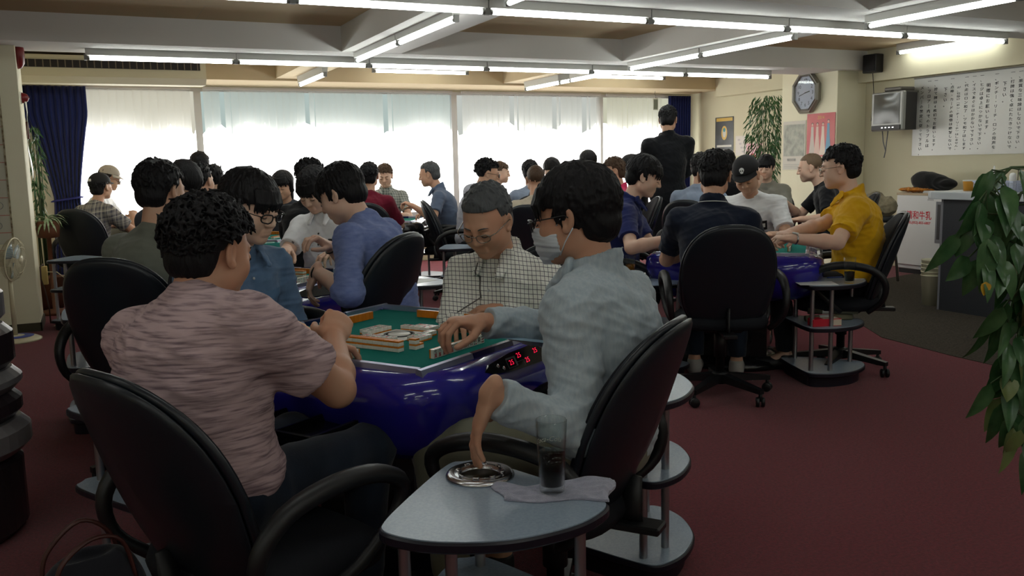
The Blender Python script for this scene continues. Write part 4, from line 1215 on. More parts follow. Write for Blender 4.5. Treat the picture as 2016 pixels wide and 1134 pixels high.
# ------------------------------------------------------------------ three-tier side tables
def chaikin(poly, n=3, q=0.22):
    for _ in range(n):
        o = []
        for i in range(len(poly)):
            a = poly[i]; b = poly[(i + 1) % len(poly)]
            o += [(a[0] + (b[0] - a[0]) * q, a[1] + (b[1] - a[1]) * q), (a[0] + (b[0] - a[0]) * (1 - q), a[1] + (b[1] - a[1]) * (1 - q))]
        poly = o; q = 0.25
    return poly
TOP = chaikin([(0.0, 0.225), (-0.04, 0.235), (-0.235, -0.10), (-0.235, -0.155), (-0.15, -0.225), (0.0, -0.262), (0.15, -0.225), (0.235, -0.155), (0.245, -0.10), (0.04, 0.235)][::1], 3)
def make_side_table():
    t = empty('side_table')
    for z, s_, nm in ((0.555, 1.0, 'top_board'), (0.315, 0.97, 'middle_shelf'), (0.060, 1.02, 'bottom_shelf')):
        pl = [(x * s_, y * s_) for x, y in TOP][::-1]
        e = MB(); e.prism(pl, z, z + 0.022, bev=0.004); o = e.build(nm, MATS['table_edge'], t)
        i = MB(); i.prism([(x * 0.975, y * 0.975) for x, y in pl], z + 0.0205, z + 0.0245); i.build('laminate', MATS['table_laminate'], o)
    b = MB(); b.prism([(x * 0.9, y * 0.9) for x, y in TOP][::-1], 0.0, 0.06); b.build('plinth', MATS['table_edge'], t)
    for (x, y) in ((-0.185, -0.10), (0.185, -0.10), (0.02, 0.165), (-0.10, -0.165)):
        b = MB(); b.tube([(x, y, 0.06), (x, y, 0.556)], 0.0125, n=12, caps=False); b.build('pole', MATS['steel_satin'], t)
    return t
st0 = make_side_table(); used_st = [False]
def side_table(x, y, rz, label, group=None):
    o = copy_tree(st0) if used_st[0] else st0
    used_st[0] = True
    o.location = (x, y, 0); o.rotation_euler = (0, 0, rad(rz)); tag(o, label, 'side table', group)
    return o
ZT = 0.5795

# ------------------------------------------------------------------ mahjong tables
FH = 0.415   # half the felt
def text_mesh(txt, size, name, m, parent, M=None, align='CENTER', spacing=1.0, line=1.0, extrude=0.0006, valign='CENTER', shear=0.0, bold=0.0, res=2):
    cu = bpy.data.curves.new(name, 'FONT'); cu.body = txt; cu.size = size; cu.align_x = align; cu.align_y = valign
    cu.space_line = line; cu.space_character = spacing; cu.extrude = extrude; cu.shear = shear; cu.offset = bold; cu.resolution_u = res
    tmp = bpy.data.objects.new('tmp', cu); COL.objects.link(tmp)
    dg = bpy.context.evaluated_depsgraph_get()
    me = bpy.data.meshes.new_from_object(tmp.evaluated_get(dg))
    bpy.data.objects.remove(tmp, do_unlink=True)
    if M is not None: me.transform(M)
    me.materials.clear(); me.materials.append(m)
    me.name = name
    if name is None: return me
    o = bpy.data.objects.new(name, me); COL.objects.link(o)
    if parent is not None: o.parent = parent
    return o

def mahjong_table(x, y, rz, label, gloss, detail=True):
    t = empty('mahjong_table', (x, y, 0), rad(rz), label, 'mahjong table')
    b = MB(); b.box((-FH, -FH, 0.700), (FH, FH, 0.720)); b.build('felt', MATS['felt'], t)
    for k in range(4):
        M = Matrix.Rotation(k * math.pi / 2, 4, 'Z')
        b = MB()
        for (a0, a1, mi) in ((-FH - 0.03, -0.20, 0), (-0.20, 0.02, 1), (0.02, FH, 0)):
            sec = [(-FH, 0.70), (-FH, 0.738), (-FH - 0.006, 0.741), (-FH - 0.018, 0.739), (-FH - 0.024, 0.72), (-FH - 0.024, 0.70)]
            n = len(sec); vs = [M @ Vector((a0, p, z)) for p, z in sec] + [M @ Vector((a1, p, z)) for p, z in sec]
            b.add(vs, [tuple(range(n))[::-1], tuple(range(n, 2 * n))] + [(i, (i + 1) % n, (i + 1) % n + n, i + n) for i in range(n)], mi)
        b.build('rim', [MATS['rim_silver'], MATS['rim_blue']], t)
    # body: glossy tub whose corners swell
    b = MB(); rows = []
    prof = [(0.434, 0.724), (0.470, 0.716), (0.505, 0.690), (0.522, 0.655), (0.520, 0.610), (0.500, 0.560), (0.462, 0.510), (0.40, 0.475), (0.0, 0.470)]
    for i, (h, z) in enumerate(prof):
        row = []
        for k in range(97):
            th = 2 * math.pi * k / 96; c, s_ = math.cos(th), math.sin(th)
            e = 9.0 - 5.0 * min(1, i / 4)
            r = h / (abs(c) ** e + abs(s_) ** e) ** (1 / e)
            corner = max(0, abs(math.sin(2 * th)) - 0.55) / 0.45
            zz = z + (0.012 * corner if 0 < i < 4 else 0) - (0.0 if i < 3 else 0.03 * corner)
            if 1 < i < 7: r *= 1 + 0.035 * corner - 0.012 * (1 - corner)
            row.append((r * c, r * s_, zz))
        rows.append(row)
    b.grid(rows, flip=True); b.build('body', MATS[gloss], t)
    b = MB(); b.prism([(-0.20, -0.20), (0.20, -0.20), (0.20, 0.20), (-0.20, 0.20)], 0.05, 0.475, bev=0.02); b.build('pedestal', MATS['dark_gloss'], t)
    b = MB(); b.lathe([(0.0, 0.0), (0.34, 0.0), (0.35, 0.02), (0.33, 0.05), (0.20, 0.075), (0.0, 0.08)], n=40); b.build('base', MATS['dark_gloss'], t)
    # centre console
    c = MB(); c.box((-0.075, -0.075, 0.7195), (0.075, 0.075, 0.7245), bev=0.002); co = c.build('console', MATS['tile_ivory'], t)
    c = MB(); c.lathe([(0.046, 0.7245), (0.046, 0.7275), (0.052, 0.7275), (0.052, 0.7245)], n=32); c.build('console_ring', MATS['ink_black'], co)
    c = MB(); c.lathe([(0.0, 0.7245), (0.040, 0.7250), (0.036, 0.7290), (0.0, 0.730)], n=32); c.build('dice_dome', MATS['tile_ivory'], co)
    for k in range(4):
        M = Matrix.Rotation(k * math.pi / 2, 4, 'Z')
        # control panel on the sloping apron
        pl = MB()
        lens_ = [(-0.26, 0.0), (-0.22, 0.013), (-0.10, 0.022), (0.08, 0.024), (0.20, 0.016), (0.27, 0.0), (0.20, -0.017), (0.05, -0.021), (-0.12, -0.018), (-0.22, -0.010)]
        up_ = Vector((0, 0.42, 0.80)).normalized()
        F = M @ frame((1, 0, 0), up_, o=(0, -0.502, 0.6975))
        pl.prism([(a * 0.95, b_ * 1.35) for a, b_ in lens_][::-1], -0.012, 0.006, M=F)
        po = pl.build('control_panel', MATS['panel_black'], t)
        if detail and k == 0:
            for q, xx in ((0, -0.180), (1, -0.157)):
                b = MB(); b.lathe([(0.0, 0.006), (0.0065, 0.006), (0.006, 0.010), (0.0, 0.011)], n=14, M=F @ Matrix.Translation((xx, 0.004 - 0.012 * q, 0))); b.build('button', MATS['chrome'], po)
            for xx, yy in () if k else ((-0.105, 0.000), (-0.055, 0.013), (-0.020, -0.009), (0.040, 0.010)):
                text_mesh('25', 0.022, 'score_digits', MATS['led_red'], po, F @ Matrix.Translation((xx, yy, 0.0066)), spacing=1.15, extrude=0.0002)
            b = MB()
            for (xa, ya, xb, yb) in ((-0.128, -0.014, -0.128, 0.012), (-0.128, 0.012, -0.085, 0.016), (-0.085, 0.016, -0.078, -0.014), (-0.078, -0.014, -0.128, -0.014), (-0.078, -0.004, -0.04, -0.004), (-0.04, -0.004, -0.04, -0.022)):
                b.box((min(xa, xb) - 0.0006, min(ya, yb) - 0.0006, 0.006), (max(xa, xb) + 0.0006, max(ya, yb) + 0.0006, 0.0068), M=F)
            b.build('panel_lines', MATS['grey_print'], po)
        # stick drawer hanging under the body
        if detail:
            dr = MB(); D = M @ Matrix.Translation((0.0, -0.60, 0.565))
            dr.box((-0.27, -0.10, 0.0), (0.27, 0.12, 0.008), M=D); dr.box((-0.27, -0.10, 0.008), (0.27, -0.088, 0.035), M=D); dr.box((-0.27, -0.088, 0.008), (-0.258, 0.12, 0.035), M=D); dr.box((0.258, -0.088, 0.008), (0.27, 0.12, 0.035), M=D)
            for q in (-0.14, -0.02, 0.12): dr.box((q, -0.088, 0.008), (q + 0.006, 0.12, 0.030), M=D)
            if k in (2, 3):
                d_ = dr.build('stick_drawer', MATS['panel_black'], t)
                for q, w, col in ((-0.20, 0.05, 'tile_orange'), (0.02, 0.06, 'tile_ivory'), (0.17, 0.03, 'steel_satin')):
                    b = MB(); b.box((q, -0.07, 0.008), (q + w, -0.058, 0.014), M=D); b.build('score_stick', MATS[col], d_)
    return t

# tiles: ivory body, orange back, printed face
TW, TL, TD = 0.0205, 0.0275, 0.0170
def tile_mesh(kind):
    b = MB()
    b.box((-TW / 2, -TL / 2, TD * 0.30), (TW / 2, TL / 2, TD), 0, bev=0.0012)
    b.box((-TW / 2, -TL / 2, 0.0), (TW / 2, TL / 2, TD * 0.34), 1, bev=0.0012)
    me = b.mesh('tile', [MATS['tile_ivory'], MATS['tile_orange'], MATS['ink_black'], MATS['ink_red'], MATS['ink_green']])
    import bmesh
    bm = bmesh.new(); bm.from_mesh(me)
    def addt(txt, size, x, y, mi):
        o = text_mesh(txt, size, 'glyph', MATS['ink_black'], None, Matrix.Translation((x, y, TD + 0.0001)), extrude=0.00008, bold=0.0002, res=1)
        m2 = o.data
        for p in m2.polygons: p.material_index = 0
        n0 = len(bm.faces); bm.from_mesh(m2); bm.faces.ensure_lookup_table()
        for f in bm.faces[n0:]: f.material_index = mi
        bpy.data.objects.remove(o, do_unlink=True)
    if kind == 'back': pass
    elif kind[0] == 'm':
        addt('一二三四五六七八九'[int(kind[1]) - 1], 0.0125, 0, 0.0066, 2); addt('萬', 0.0135, 0, -0.0062, 3)
    elif kind[0] == 'z':
        c = '東南西北中發'[int(kind[1])]; addt(c, 0.019, 0, 0, 3 if c == '中' else 4 if c == '發' else 2)
    elif kind[0] in 'ps':
        n = int(kind[1]); b2 = MB()
        lay = {1: [(0, 0)], 2: [(0, .5), (0, -.5)], 3: [(-.6, .7), (0, 0), (.6, -.7)], 4: [(-.5, .5), (.5, .5), (-.5, -.5), (.5, -.5)], 5: [(-.6, .7), (.6, .7), (0, 0), (-.6, -.7), (.6, -.7)],
               6: [(-.5, .7), (.5, .7), (-.5, 0), (.5, 0), (-.5, -.7), (.5, -.7)], 7: [(0, .8), (-.6, 0), (0, 0), (.6, 0), (-.6, -.7), (0, -.7), (.6, -.7)], 8: [(-.6, .6), (0, .6), (.6, .6), (-.6, 0), (.6, 0), (-.6, -.6), (0, -.6), (.6, -.6)],
               9: [(i, j) for i in (-.6, 0, .6) for j in (-.7, 0, .7)]}[n]
        for i, (u, v) in enumerate(lay):
            cx, cy = u * 0.0085, v * 0.0112; mi = (4 if i % 3 != 1 else 3) if kind[0] == 's' else (2 if i % 2 == 0 else 3)
            if kind[0] == 's': b2.box((cx - 0.0010, cy - 0.0036, TD), (cx + 0.0010, cy + 0.0036, TD + 0.00015), mi)
            else: b2.lathe([(0.0008 if n > 1 else 0.003, TD), (0.0008 if n > 1 else 0.003, TD + 0.00015), (0.0026 if n > 1 else 0.0065, TD + 0.00015), (0.0026 if n > 1 else 0.0065, TD)], n=10, mi=mi, c=(cx, cy, 0))
        m2 = b2.mesh('x'); n0 = len(bm.faces); bm.from_mesh(m2)
    bm.to_mesh(me); bm.free(); me.name = 'tile_' + kind
    return me
TK = {k: tile_mesh(k) for k in ['m1', 'm3', 'm4', 'm5', 'm7', 'm8', 'p2', 'p4', 'p6', 'p9', 's2', 's3', 's6', 's8', 'z0', 'z1', 'z3', 'z4', 'z5', 'back']}
KEYS = [k for k in TK if k != 'back']
def tile(T, x, y, z, rot, pose, kind, label, group):
    """T: table matrix; pose: up (face up), down (face down), stand (upright, face towards local -y after rot)"""
    o = bpy.data.objects.new('mahjong_tile', TK[kind]); COL.objects.link(o)
    if pose == 'up': A = Matrix.Identity(4)
    elif pose == 'down': A = Matrix.Translation((0, 0, TD)) @ Matrix.Rotation(math.pi, 4, 'Y')
    else: A = Matrix.Translation((0, TD / 2, TL / 2)) @ Matrix.Rotation(math.pi / 2, 4, 'X')
    o.matrix_world = T @ Matrix.Translation((x, y, z)) @ Matrix.Rotation(rot, 4, 'Z') @ A
    tag(o, label, 'mahjong tile', group)
    return o

# ------------------------------------------------------------------ tables
T1 = mahjong_table(0.905, 2.825, 33, 'blue mahjong table in the foreground with a red score display and a game in progress', 'blue_gloss')
T2 = mahjong_table(0.72, 4.68, 38, 'blue mahjong table behind the foreground one, before the boy in the white shirt', 'blue_gloss', False)
T3 = mahjong_table(1.25, 7.65, 50, 'turquoise mahjong table in front of the long-haired woman', 'teal_gloss', False)
T4 = mahjong_table(2.78, 9.15, 58, 'dark mahjong table by the window, between the wine-red and plaid shirts', 'dark_gloss', False)
T5 = mahjong_table(3.92, 7.38, 60, 'dark mahjong table between the white hoodie and the pink shirt', 'dark_gloss', False)
T6 = mahjong_table(3.70, 4.50, 46, 'blue mahjong table where the man in yellow plays', 'blue_gloss', False)
T7 = mahjong_table(5.52, 6.80, 50, 'blue mahjong table in front of the man in the black T-shirt', 'blue_gloss', False)
T8 = mahjong_table(4.98, 9.25, 45, 'farthest dark mahjong table, by the right-hand windows', 'dark_gloss', False)
T9 = mahjong_table(0.80, 10.30, 35, 'dark mahjong table in the far left corner, beside the men in caps', 'dark_gloss', False)
bpy.context.view_layer.update()
ZF = 0.7205
rr = random.Random(11)
def row(Tm, x0, y0, dx, dy, n, pose, rot, label, group, z=ZF, kinds=None, gap=0.0003):
    for i in range(n):
        k = 'back' if (kinds == 'back' or pose == 'down') else (kinds[i % len(kinds)] if kinds else rr.choice(KEYS))
        tile(Tm, x0 + dx * i * (TW + gap), y0 + dy * i * (TW + gap), z, rot, pose, k, label, group)
M1 = T1.matrix_world.copy()
# hands of the four players (upright), two-layer walls, discards in sixes
row(M1, -0.235, -0.318, 1, 0, 13, 'stand', 0, 'upright tile in the hand row before the man in the face mask', 'hand of the masked man', kinds=['m7', 'm8', 'm4', 'm5', 'm7', 's2', 's3', 's3', 's6', 'p4', 'p6', 'z0', 'p9'])
row(M1, -0.335, 0.165, 0, -1, 14, 'stand', -math.pi / 2, 'upright tile in the hand row below the forearm of the man in heather grey', 'hand of the man in heather grey', kinds=['m5', 'm4', 'm4', 'p4', 'p6', 's8', 's3', 's2', 'm7', 'm8', 'm8', 'm5', 'm3', 'z0'])
row(M1, 0.215, 0.312, -1, 0, 13, 'stand', math.pi, 'orange-backed upright tile in the hand row of the youth in denim', 'hand of the youth in denim')
row(M1, 0.330, -0.085, 0, 1, 13, 'stand', math.pi / 2, 'orange-backed upright tile in the hand row of the grey-haired man', 'hand of the grey-haired man')
for zz in (ZF, ZF + TD + 0.0003):
    row(M1, -0.205, 0.190, 0, -1, 18, 'down', math.pi / 2, 'face-down tile of the long two-layer wall nearest the man in heather grey', 'long wall of tiles', z=zz)
for i, (x, y) in enumerate(((-0.155, -0.185), (-0.134, -0.185))): 
    tile(M1, x, y, ZF, 0, 'down', 'back', 'lower tile of the short stack by the reaching hand of the masked man', 'short stack of wall tiles')
tile(M1, -0.155, -0.185, ZF + TD + 0.0003, 0, 'down', 'back', 'single tile on top of the short stack by the masked man', None)
tile(M1, -0.085, 0.215, ZF, 0.1, 'down', 'back', 'lone orange-backed tile behind the fists, towards the youth in denim', None)
def discards(Tm, side, n, label, grp):
    A = Tm @ Matrix.Rotation(side * math.pi / 2, 4, 'Z')
    for i in range(n):
        r_, c_ = divmod(i, 6)
        tile(A, -0.053 + c_ * (TW + 0.0004) + rr.uniform(-.0005, .0005), -0.097 - r_ * (TL + 0.0005), ZF, rr.uniform(-0.02, 0.02), 'up', rr.choice(KEYS), label, grp)
discards(M1, 0, 9, 'discarded tile lying face up on the masked man\'s side of the centre', 'discards before the masked man')
discards(M1, 1, 10, 'discarded tile lying face up on the grey-haired man\'s side of the centre', 'discards before the grey-haired man')
discards(M1, 2, 11, 'discarded tile lying face up on the denim youth\'s side of the centre', 'discards before the youth in denim')
discards(M1, 3, 9, 'discarded tile lying face up between the long wall and the centre plate', 'discards before the man in heather grey')
M2 = T2.matrix_world.copy()
row(M2, 0.13, -0.318, -1, 0, 13, 'stand', 0, 'upright tile in the hand row of the man in the violet-blue shirt', 'hand of the man in violet-blue')
row(M2, 0.330, -0.14, 0, 1, 13, 'stand', math.pi / 2, 'upright tile in the hand row of the boy in the white shirt', 'hand of the boy in white')
for zz in (ZF, ZF + TD + 0.0003):
    row(M2, 0.205, -0.17, 0, 1, 16, 'down', math.pi / 2, 'tile of the two-layer wall in front of the boy in white', 'wall before the boy in white', z=zz)
    row(M2, -0.16, -0.20, 1, 0, 12, 'down', 0, 'tile of the two-layer wall before the man in violet-blue', 'wall before the man in violet-blue', z=zz)
discards(M2, 1, 8, 'discarded tile lying face up in the middle of the second blue table', 'discards on the second table')
M6 = T6.matrix_world.copy()
row(M6, -0.13, -0.318, 1, 0, 13, 'stand', 0, 'upright tile in the hand row of the man in yellow', 'hand of the man in yellow')
row(M6, 0.330, -0.13, 0, 1, 13, 'stand', math.pi / 2, 'upright tile in the hand row of the man in the skull cap', 'hand of the man in the skull cap')
M7 = T7.matrix_world.copy()
row(M7, -0.13, -0.318, 1, 0, 13, 'stand', 0, 'upright tile in the hand row of the man in the black T-shirt', 'hand of the man in the black T-shirt')
M3 = T3.matrix_world.copy()
row(M3, 0.330, -0.13, 0, 1, 13, 'stand', math.pi / 2, 'upright tile on the turquoise table before the long-haired woman', 'hand of the long-haired woman')
row(M3, -0.10, -0.20, 1, 0, 12, 'down', 0, 'face-down tile of the wall on the turquoise table', 'wall on the turquoise table')

# ------------------------------------------------------------------ the players
CAMP = Vector((0, 0, CAMH))
def _ray(px, py):
    return Vector(_f) + _r2 * ((px - 1008) / FPX) - _u2 * ((py - 567) / FPX)
def atd(px, py, d):
    """the place seen at this spot of the photograph, d metres deep"""
    return tuple(CAMP + _ray(px, py) * d)
def atz(px, py, z):
    r_ = _ray(px, py); return tuple(CAMP + r_ * ((z - CAMH) / r_.z))
PEOPLE = {}
def shirt_of(root):
    for c in root.children:
        if c.name.split('.')[0] in ('shirt', 'jacket'): return c
def P_(key, head, yaw, lean, label, chair_label=None, chair_dx=0.0, cyaw=None, cs=0.0, csz=1.0, **kw):
    root, info = person(head, yaw, lean, label, **kw)
    PEOPLE[key] = (root, info)
    if chair_label:
        a = rad(yaw)
        chair(root.location.x - math.cos(a) * chair_dx + 0.905 * cs, root.location.y - math.sin(a) * chair_dx - 0.425 * cs, cyaw if cyaw is not None else yaw, chair_label, sz=csz)
    return root, info
D = vec
# --- foreground table
P_('heather', (0.255, 2.24, 1.09), 38, (-0.06, 0.12), 'person in a mauve heather T-shirt with bushy black hair, back to the viewer, foreground', 'black office chair in the bottom left corner, under the heather T-shirt', chair_dx=0.02, cyaw=26, cs=0.12, csz=0.93,
   shirt=dict(mat='heather_tee', sleeve='short', collar='crew', slen=0.66, loose=0.018, fold=1.2), hair=('fluffy', 'black'), hy=-6, hp=14, s=1.06, hs=0.92, fat=1.16, lod=0, seed=3,
   hands={'R': (atz(658, 668, 0.83), 'fist', (-0.6, 0.3, -0.4), (-0.35, 0.75, 0.5)), 'L': (atz(600, 690, 0.775), 'rest', (0, 0, -1))}, neck=0.015, al=0.90, poles={'R': (0.70, -0.25, -0.70)}, pants='jeans', twist=0, skin_m=SKIN['tan'])
P_('masked', (1.155, 2.06, 1.145), 124, (0.02, 0.075), 'person in a white face mask and pale blue long-sleeved shirt, reaching over the near table', 'black office chair beneath the masked man in the pale blue shirt', cyaw=128, chair_dx=0.02, cs=-0.14, csz=0.94,
   shirt=dict(mat='light_blue_shirt', sleeve='long', collar='shirt', loose=0.018, fold=1.4), hair=('fringe', 'black'), hy=10, hp=12, s=1.04, fat=1.06, lod=0, seed=8, mask=True, glasses='thick', pants='khaki_trousers',
   hands={'R': (atz(948, 634, 0.835), 'pinch', (0, 0, -1), None), 'L': (atd(966, 776, 2.0), 'flat', (0.55, -0.75, -0.3), (-0.05, 0.38, -0.92))}, neck=0.055, poles={'L': (-0.2, -0.3, -1.0), 'R': (0.9, 0.0, -0.35)}, skin_m=SKIN['tan'])
P_('grey', (1.285, 2.935, 1.085), 214, (-0.02, 0.17), 'person with cropped grey hair and thin glasses in a white shirt with fine dark checks', 'black office chair behind the grey-haired man, its edge by his shoulder', cyaw=210, chair_dx=0.06,
   shirt=dict(mat='window_check_shirt', sleeve='long', collar='shirt', loose=0.020, fold=1.3), hair=('short', 'grey'), hy=4, hp=30, s=1.03, fat=1.17, facefat=1.10, lod=0, seed=5, glasses='thin', pants='grey_trousers',
   hands={'L': (atz(990, 606, 0.765), 'rest', (0, 0, -1), (0.85, 0.50, -0.06)), 'R': (atd(898, 640, 3.0), 'rest', (0, 0, -1), None)}, poles={'L': (-0.9, -0.2, -0.35), 'R': (0.5, -0.3, -0.9)}, skin_m=SKIN['tan'])
P_('denim', (0.52, 3.30, 1.15), -60, (0.03, 0.14), 'person in a denim-blue button shirt with a heavy black fringe and glasses', 'black office chair with grey armrest behind the youth in denim blue', cyaw=-55, chair_dx=0.0, cs=0.10,
   shirt=dict(mat='denim_shirt', sleeve='rolled', collar='shirt', loose=0.015, fold=1.2), hair=('fringe', 'black'), hy=10, hp=20, s=1.03, lod=0, seed=12, glasses='thick', pants='jeans',
   hands={'R': (atz(538, 628, 0.78), 'flat', (0, 0, -1), (0.15, 0.95, -0.08)), 'L': ((0.74, 3.24, 0.66), 'rest', (0, 0, -1))}, poles={'R': (0.15, -0.5, -0.95), 'L': (-0.3, -0.3, -0.9)}, skin_m=SKIN['pale'])
# --- second table
P_('greygreen', (0.29, 4.21, 1.20), 44, (0.0, 0.10), 'person in a grey-green T-shirt seen from behind, short black hair', 'black office chair left of the heather T-shirt, behind the grey-green T-shirt', cyaw=58, chair_dx=0.12, cs=0.08,
   shirt=dict(mat='grey_green_tee', sleeve='short', collar='crew', loose=0.014), hair=('crop', 'black'), hy=-4, hp=8, s=1.04, fat=1.05, lod=1, seed=21, pants='black_trousers')
P_('violet', (1.00, 3.875, 1.170), 136, (0.0, 0.22), 'person in a violet-blue shirt with rolled sleeves, shaggy black hair over the face', 'large black office chair behind the violet-blue shirt', cyaw=132, chair_dx=0.0, cs=-0.20, csz=1.05,
   shirt=dict(mat='blue_violet_shirt', sleeve='rolled', collar='none', loose=0.014, fold=1.3), hair=('fringe', 'black'), hy=4, hp=30, s=1.0, lod=0, seed=30, pants='black_trousers', watch={'L': 'watch', 'R': 'bracelet'}, neck=0.05, fat=1.05,
   hands={'R': (atd(650, 486, 4.05), 'pinch', (0, 0, -1), None), 'L': (atd(622, 534, 3.72), 'droop', (0.3, -0.4, -0.3), (0.1, 0.5, -0.9))}, poles={'L': (-0.5, -1.0, -0.35), 'R': (0.6, -0.2, -0.8)}, skin_m=SKIN['pale'])
P_('whiteshirt', (1.17, 5.12, 1.16), 226, (0.0, 0.16), 'person in a white short-sleeved button shirt looking down at the second table', 'black office chair behind the boy in the white button shirt',
   shirt=dict(mat='white_cloth', sleeve='short', collar='shirt', loose=0.014), hair=('fringe', 'black'), hy=-4, hp=34, s=1.0, fat=1.08, lod=0, seed=33, pants='grey_trousers', facefat=1.06,
   hands={'R': (atd(564, 490, 4.85), 'curl', (0, 0, -1), (-0.35, 0.9, -0.1)), 'L': (atd(668, 500, 4.75), 'rest', (0, 0, -1), None)}, skin_m=SKIN['pale'])
P_('hidden2', (0.50, 5.44, 1.21), -60, (0.0, 0.12), 'person almost hidden behind the man in grey-green, only dark hair showing', None,
   shirt=dict(mat='charcoal_tee', sleeve='short', collar='crew'), hair=('fringe', 'black'), hp=50, lod=2, seed=34)
P_('behindwhite', (1.41, 6.25, 1.215), 40, (0.0, 0.10), 'person with spiky hair just behind the boy in the white button shirt', None,
   shirt=dict(mat='black_tee', sleeve='short', collar='crew'), hair=('spiky', 'black'), lod=1, seed=35, hp=5)
# --- turquoise table
P_('woman', (1.60, 8.28, 1.135), 236, (0.0, 0.14), 'person with long dark hair in a charcoal T-shirt at the turquoise table', 'black office chair behind the long-haired woman at the turquoise table',
   shirt=dict(mat='charcoal_tee', sleeve='short', collar='crew'), hair=('long', 'black'), hy=4, hp=18, lod=1, seed=40, s=1.0, fat=1.1, hands={'L': (atd(575, 437, 7.7), 'rest', (0, 0, -1), None)})
P_('t3b', (1.00, 8.22, 1.205), 75, (0.0, 0.10), 'person with short spiky black hair left of the woman, facing away', None,
   shirt=dict(mat='charcoal_tee', sleeve='short', collar='crew'), hair=('spiky', 'black'), lod=2, seed=41, s=1.03)
P_('t3c', (0.78, 7.20, 1.205), 45, (0.0, 0.08), 'person with spiky black hair showing over the heather man, nearer one', 'black office chair at the turquoise table, back towards the viewer',
   shirt=dict(mat='black_tee', sleeve='short', collar='crew'), hair=('spiky', 'black'), lod=2, seed=42, s=1.05)
P_('t3d', (1.00, 9.25, 1.335), 95, (0.0, 0.05), 'person with dark rounded hair behind the spiky-haired players', None,
   shirt=dict(mat='charcoal_tee', sleeve='short', collar='crew'), hair=('crop', 'black'), lod=2, seed=43, s=1.06)
# --- far left corner
P_('plaid', (0.12, 9.85, 1.145), 42, (0.0, 0.16), 'person in a grey plaid shirt and black backward-looking cap by the left curtain', 'black office chair at the far left, before the blue curtain', cyaw=60, chair_dx=0.25, cs=0.22,
   shirt=dict(mat='grey_plaid_shirt', sleeve='short', collar='none', loose=0.018), hair=('crop', 'black'), lod=1, seed=50, s=1.03, fat=1.08, cap=('cap_black', 'f', 'dot'), hands={'R': (atd(262, 424, 9.1), 'rest', (0, 0, -1), None)})
P_('hat', (0.22, 10.60, 1.225), -12, (0.0, 0.14), 'person in a beige cap and glasses behind the plaid shirt, in profile', None,
   shirt=dict(mat='white_cloth', sleeve='short', collar='crew'), hair=('crop', 'black'), lod=1, seed=51, hp=20, cap=('cap_beige', 'f'), glasses='thick')
# --- window table, middle
P_('red', (2.49, 8.52, 1.205), 66, (0.0, 0.08), 'person in a wine-red T-shirt with their back turned, by the windows', 'black office chair behind the wine-red T-shirt', chair_dx=0.08,
   shirt=dict(mat='wine_tee', sleeve='short', collar='crew', slen=0.9), hair=('crop', 'black'), lod=1, seed=60, s=1.02)
P_('plaid2', (3.02, 9.72, 1.19), 246, (0.0, 0.10), 'person in a pale green plaid shirt facing the room beside the wine-red shirt', None,
   shirt=dict(mat='green_plaid_shirt', sleeve='short', collar='shirt'), hair=('crop', 'brown'), lod=1, seed=61, hp=22, skin_m=SKIN['pale'])
P_('bluegrey', (3.22, 8.83, 1.20), 152, (0.0, 0.20), 'person in a grey-blue shirt in left profile against the windows', 'black office chair beneath the grey-blue shirt',
   shirt=dict(mat='grey_blue_shirt', sleeve='short', collar='shirt'), hair=('short', 'grey'), lod=1, seed=62, hp=14, s=1.02, hands={'L': (atd(812, 405, 9.0), 'pinch', (0, 0, -1), None), 'R': (atd(838, 425, 9.3), 'rest', (0, 0, -1), None)})
# --- table behind the grey-haired man
P_('hoodie', (3.50, 7.95, 1.20), -22, (0.0, 0.20), 'person in a pale grey hooded top with spiky hair and glasses, right profile', 'black office chair with a shining back behind the pale hooded top', chair_dx=0.10,
   shirt=dict(mat='pale_grey_hood', sleeve='long', collar='hood', loose=0.022), hair=('spiky', 'black'), lod=1, seed=70, glasses='thick', hp=12, s=1.05)
P_('prof', (4.45, 9.72, 1.19), -35, (0.0, 0.08), 'person with light brown hair in right profile, just past the pale hooded top', None,
   shirt=dict(mat='dark_navy_tee', sleeve='short', collar='crew'), hair=('crop', 'brown'), lod=1, seed=71, hp=8, skin_m=SKIN['pale'])
P_('palebluetee', (4.37, 8.77, 1.20), 70, (0.0, 0.04), 'person in a pale blue-grey T-shirt seen from behind near the windows', 'black office chair behind the pale blue-grey T-shirt', 
   shirt=dict(mat='pale_blue_tee', sleeve='short', collar='crew'), hair=('crop', 'black'), lod=1, seed=72, hy=-20)
P_('beige', (3.45, 6.83, 1.155), 55, (0.0, 0.06), 'person in a beige T-shirt with clipped dark hair behind the grey-haired man', 'black office chair behind the beige T-shirt', chair_dx=0.06,
   shirt=dict(mat='beige_tee', sleeve='short', collar='crew'), hair=('buzz', 'brown'), lod=1, seed=73, hy=14, s=0.96)
P_('dark1', (4.20, 7.95, 1.21), -120, (0.0, 0.06), 'person with rounded black hair between the beige T-shirt and the masked man', None,
   shirt=dict(mat='charcoal_tee', sleeve='short', collar='crew'), hair=('fringe', 'black'), lod=2, seed=74, hp=20)
P_('dark2', (4.87, 8.40, 1.285), 80, (0.0, 0.06), 'person with a tall head of black hair just above the masked man', None,
   shirt=dict(mat='charcoal_tee', sleeve='short', collar='crew'), hair=('fringe', 'black'), lod=2, seed=75, s=1.05)
P_('pink', (4.43, 7.17, 1.20), 158, (0.0, 0.10), 'person in a bright pink polo shirt in left profile', 'black office chair beneath the pink polo shirt',
   shirt=dict(mat='pink_polo', sleeve='short', collar='polo'), hair=('crop', 'brown'), lod=1, seed=76, hp=10, hy=6)
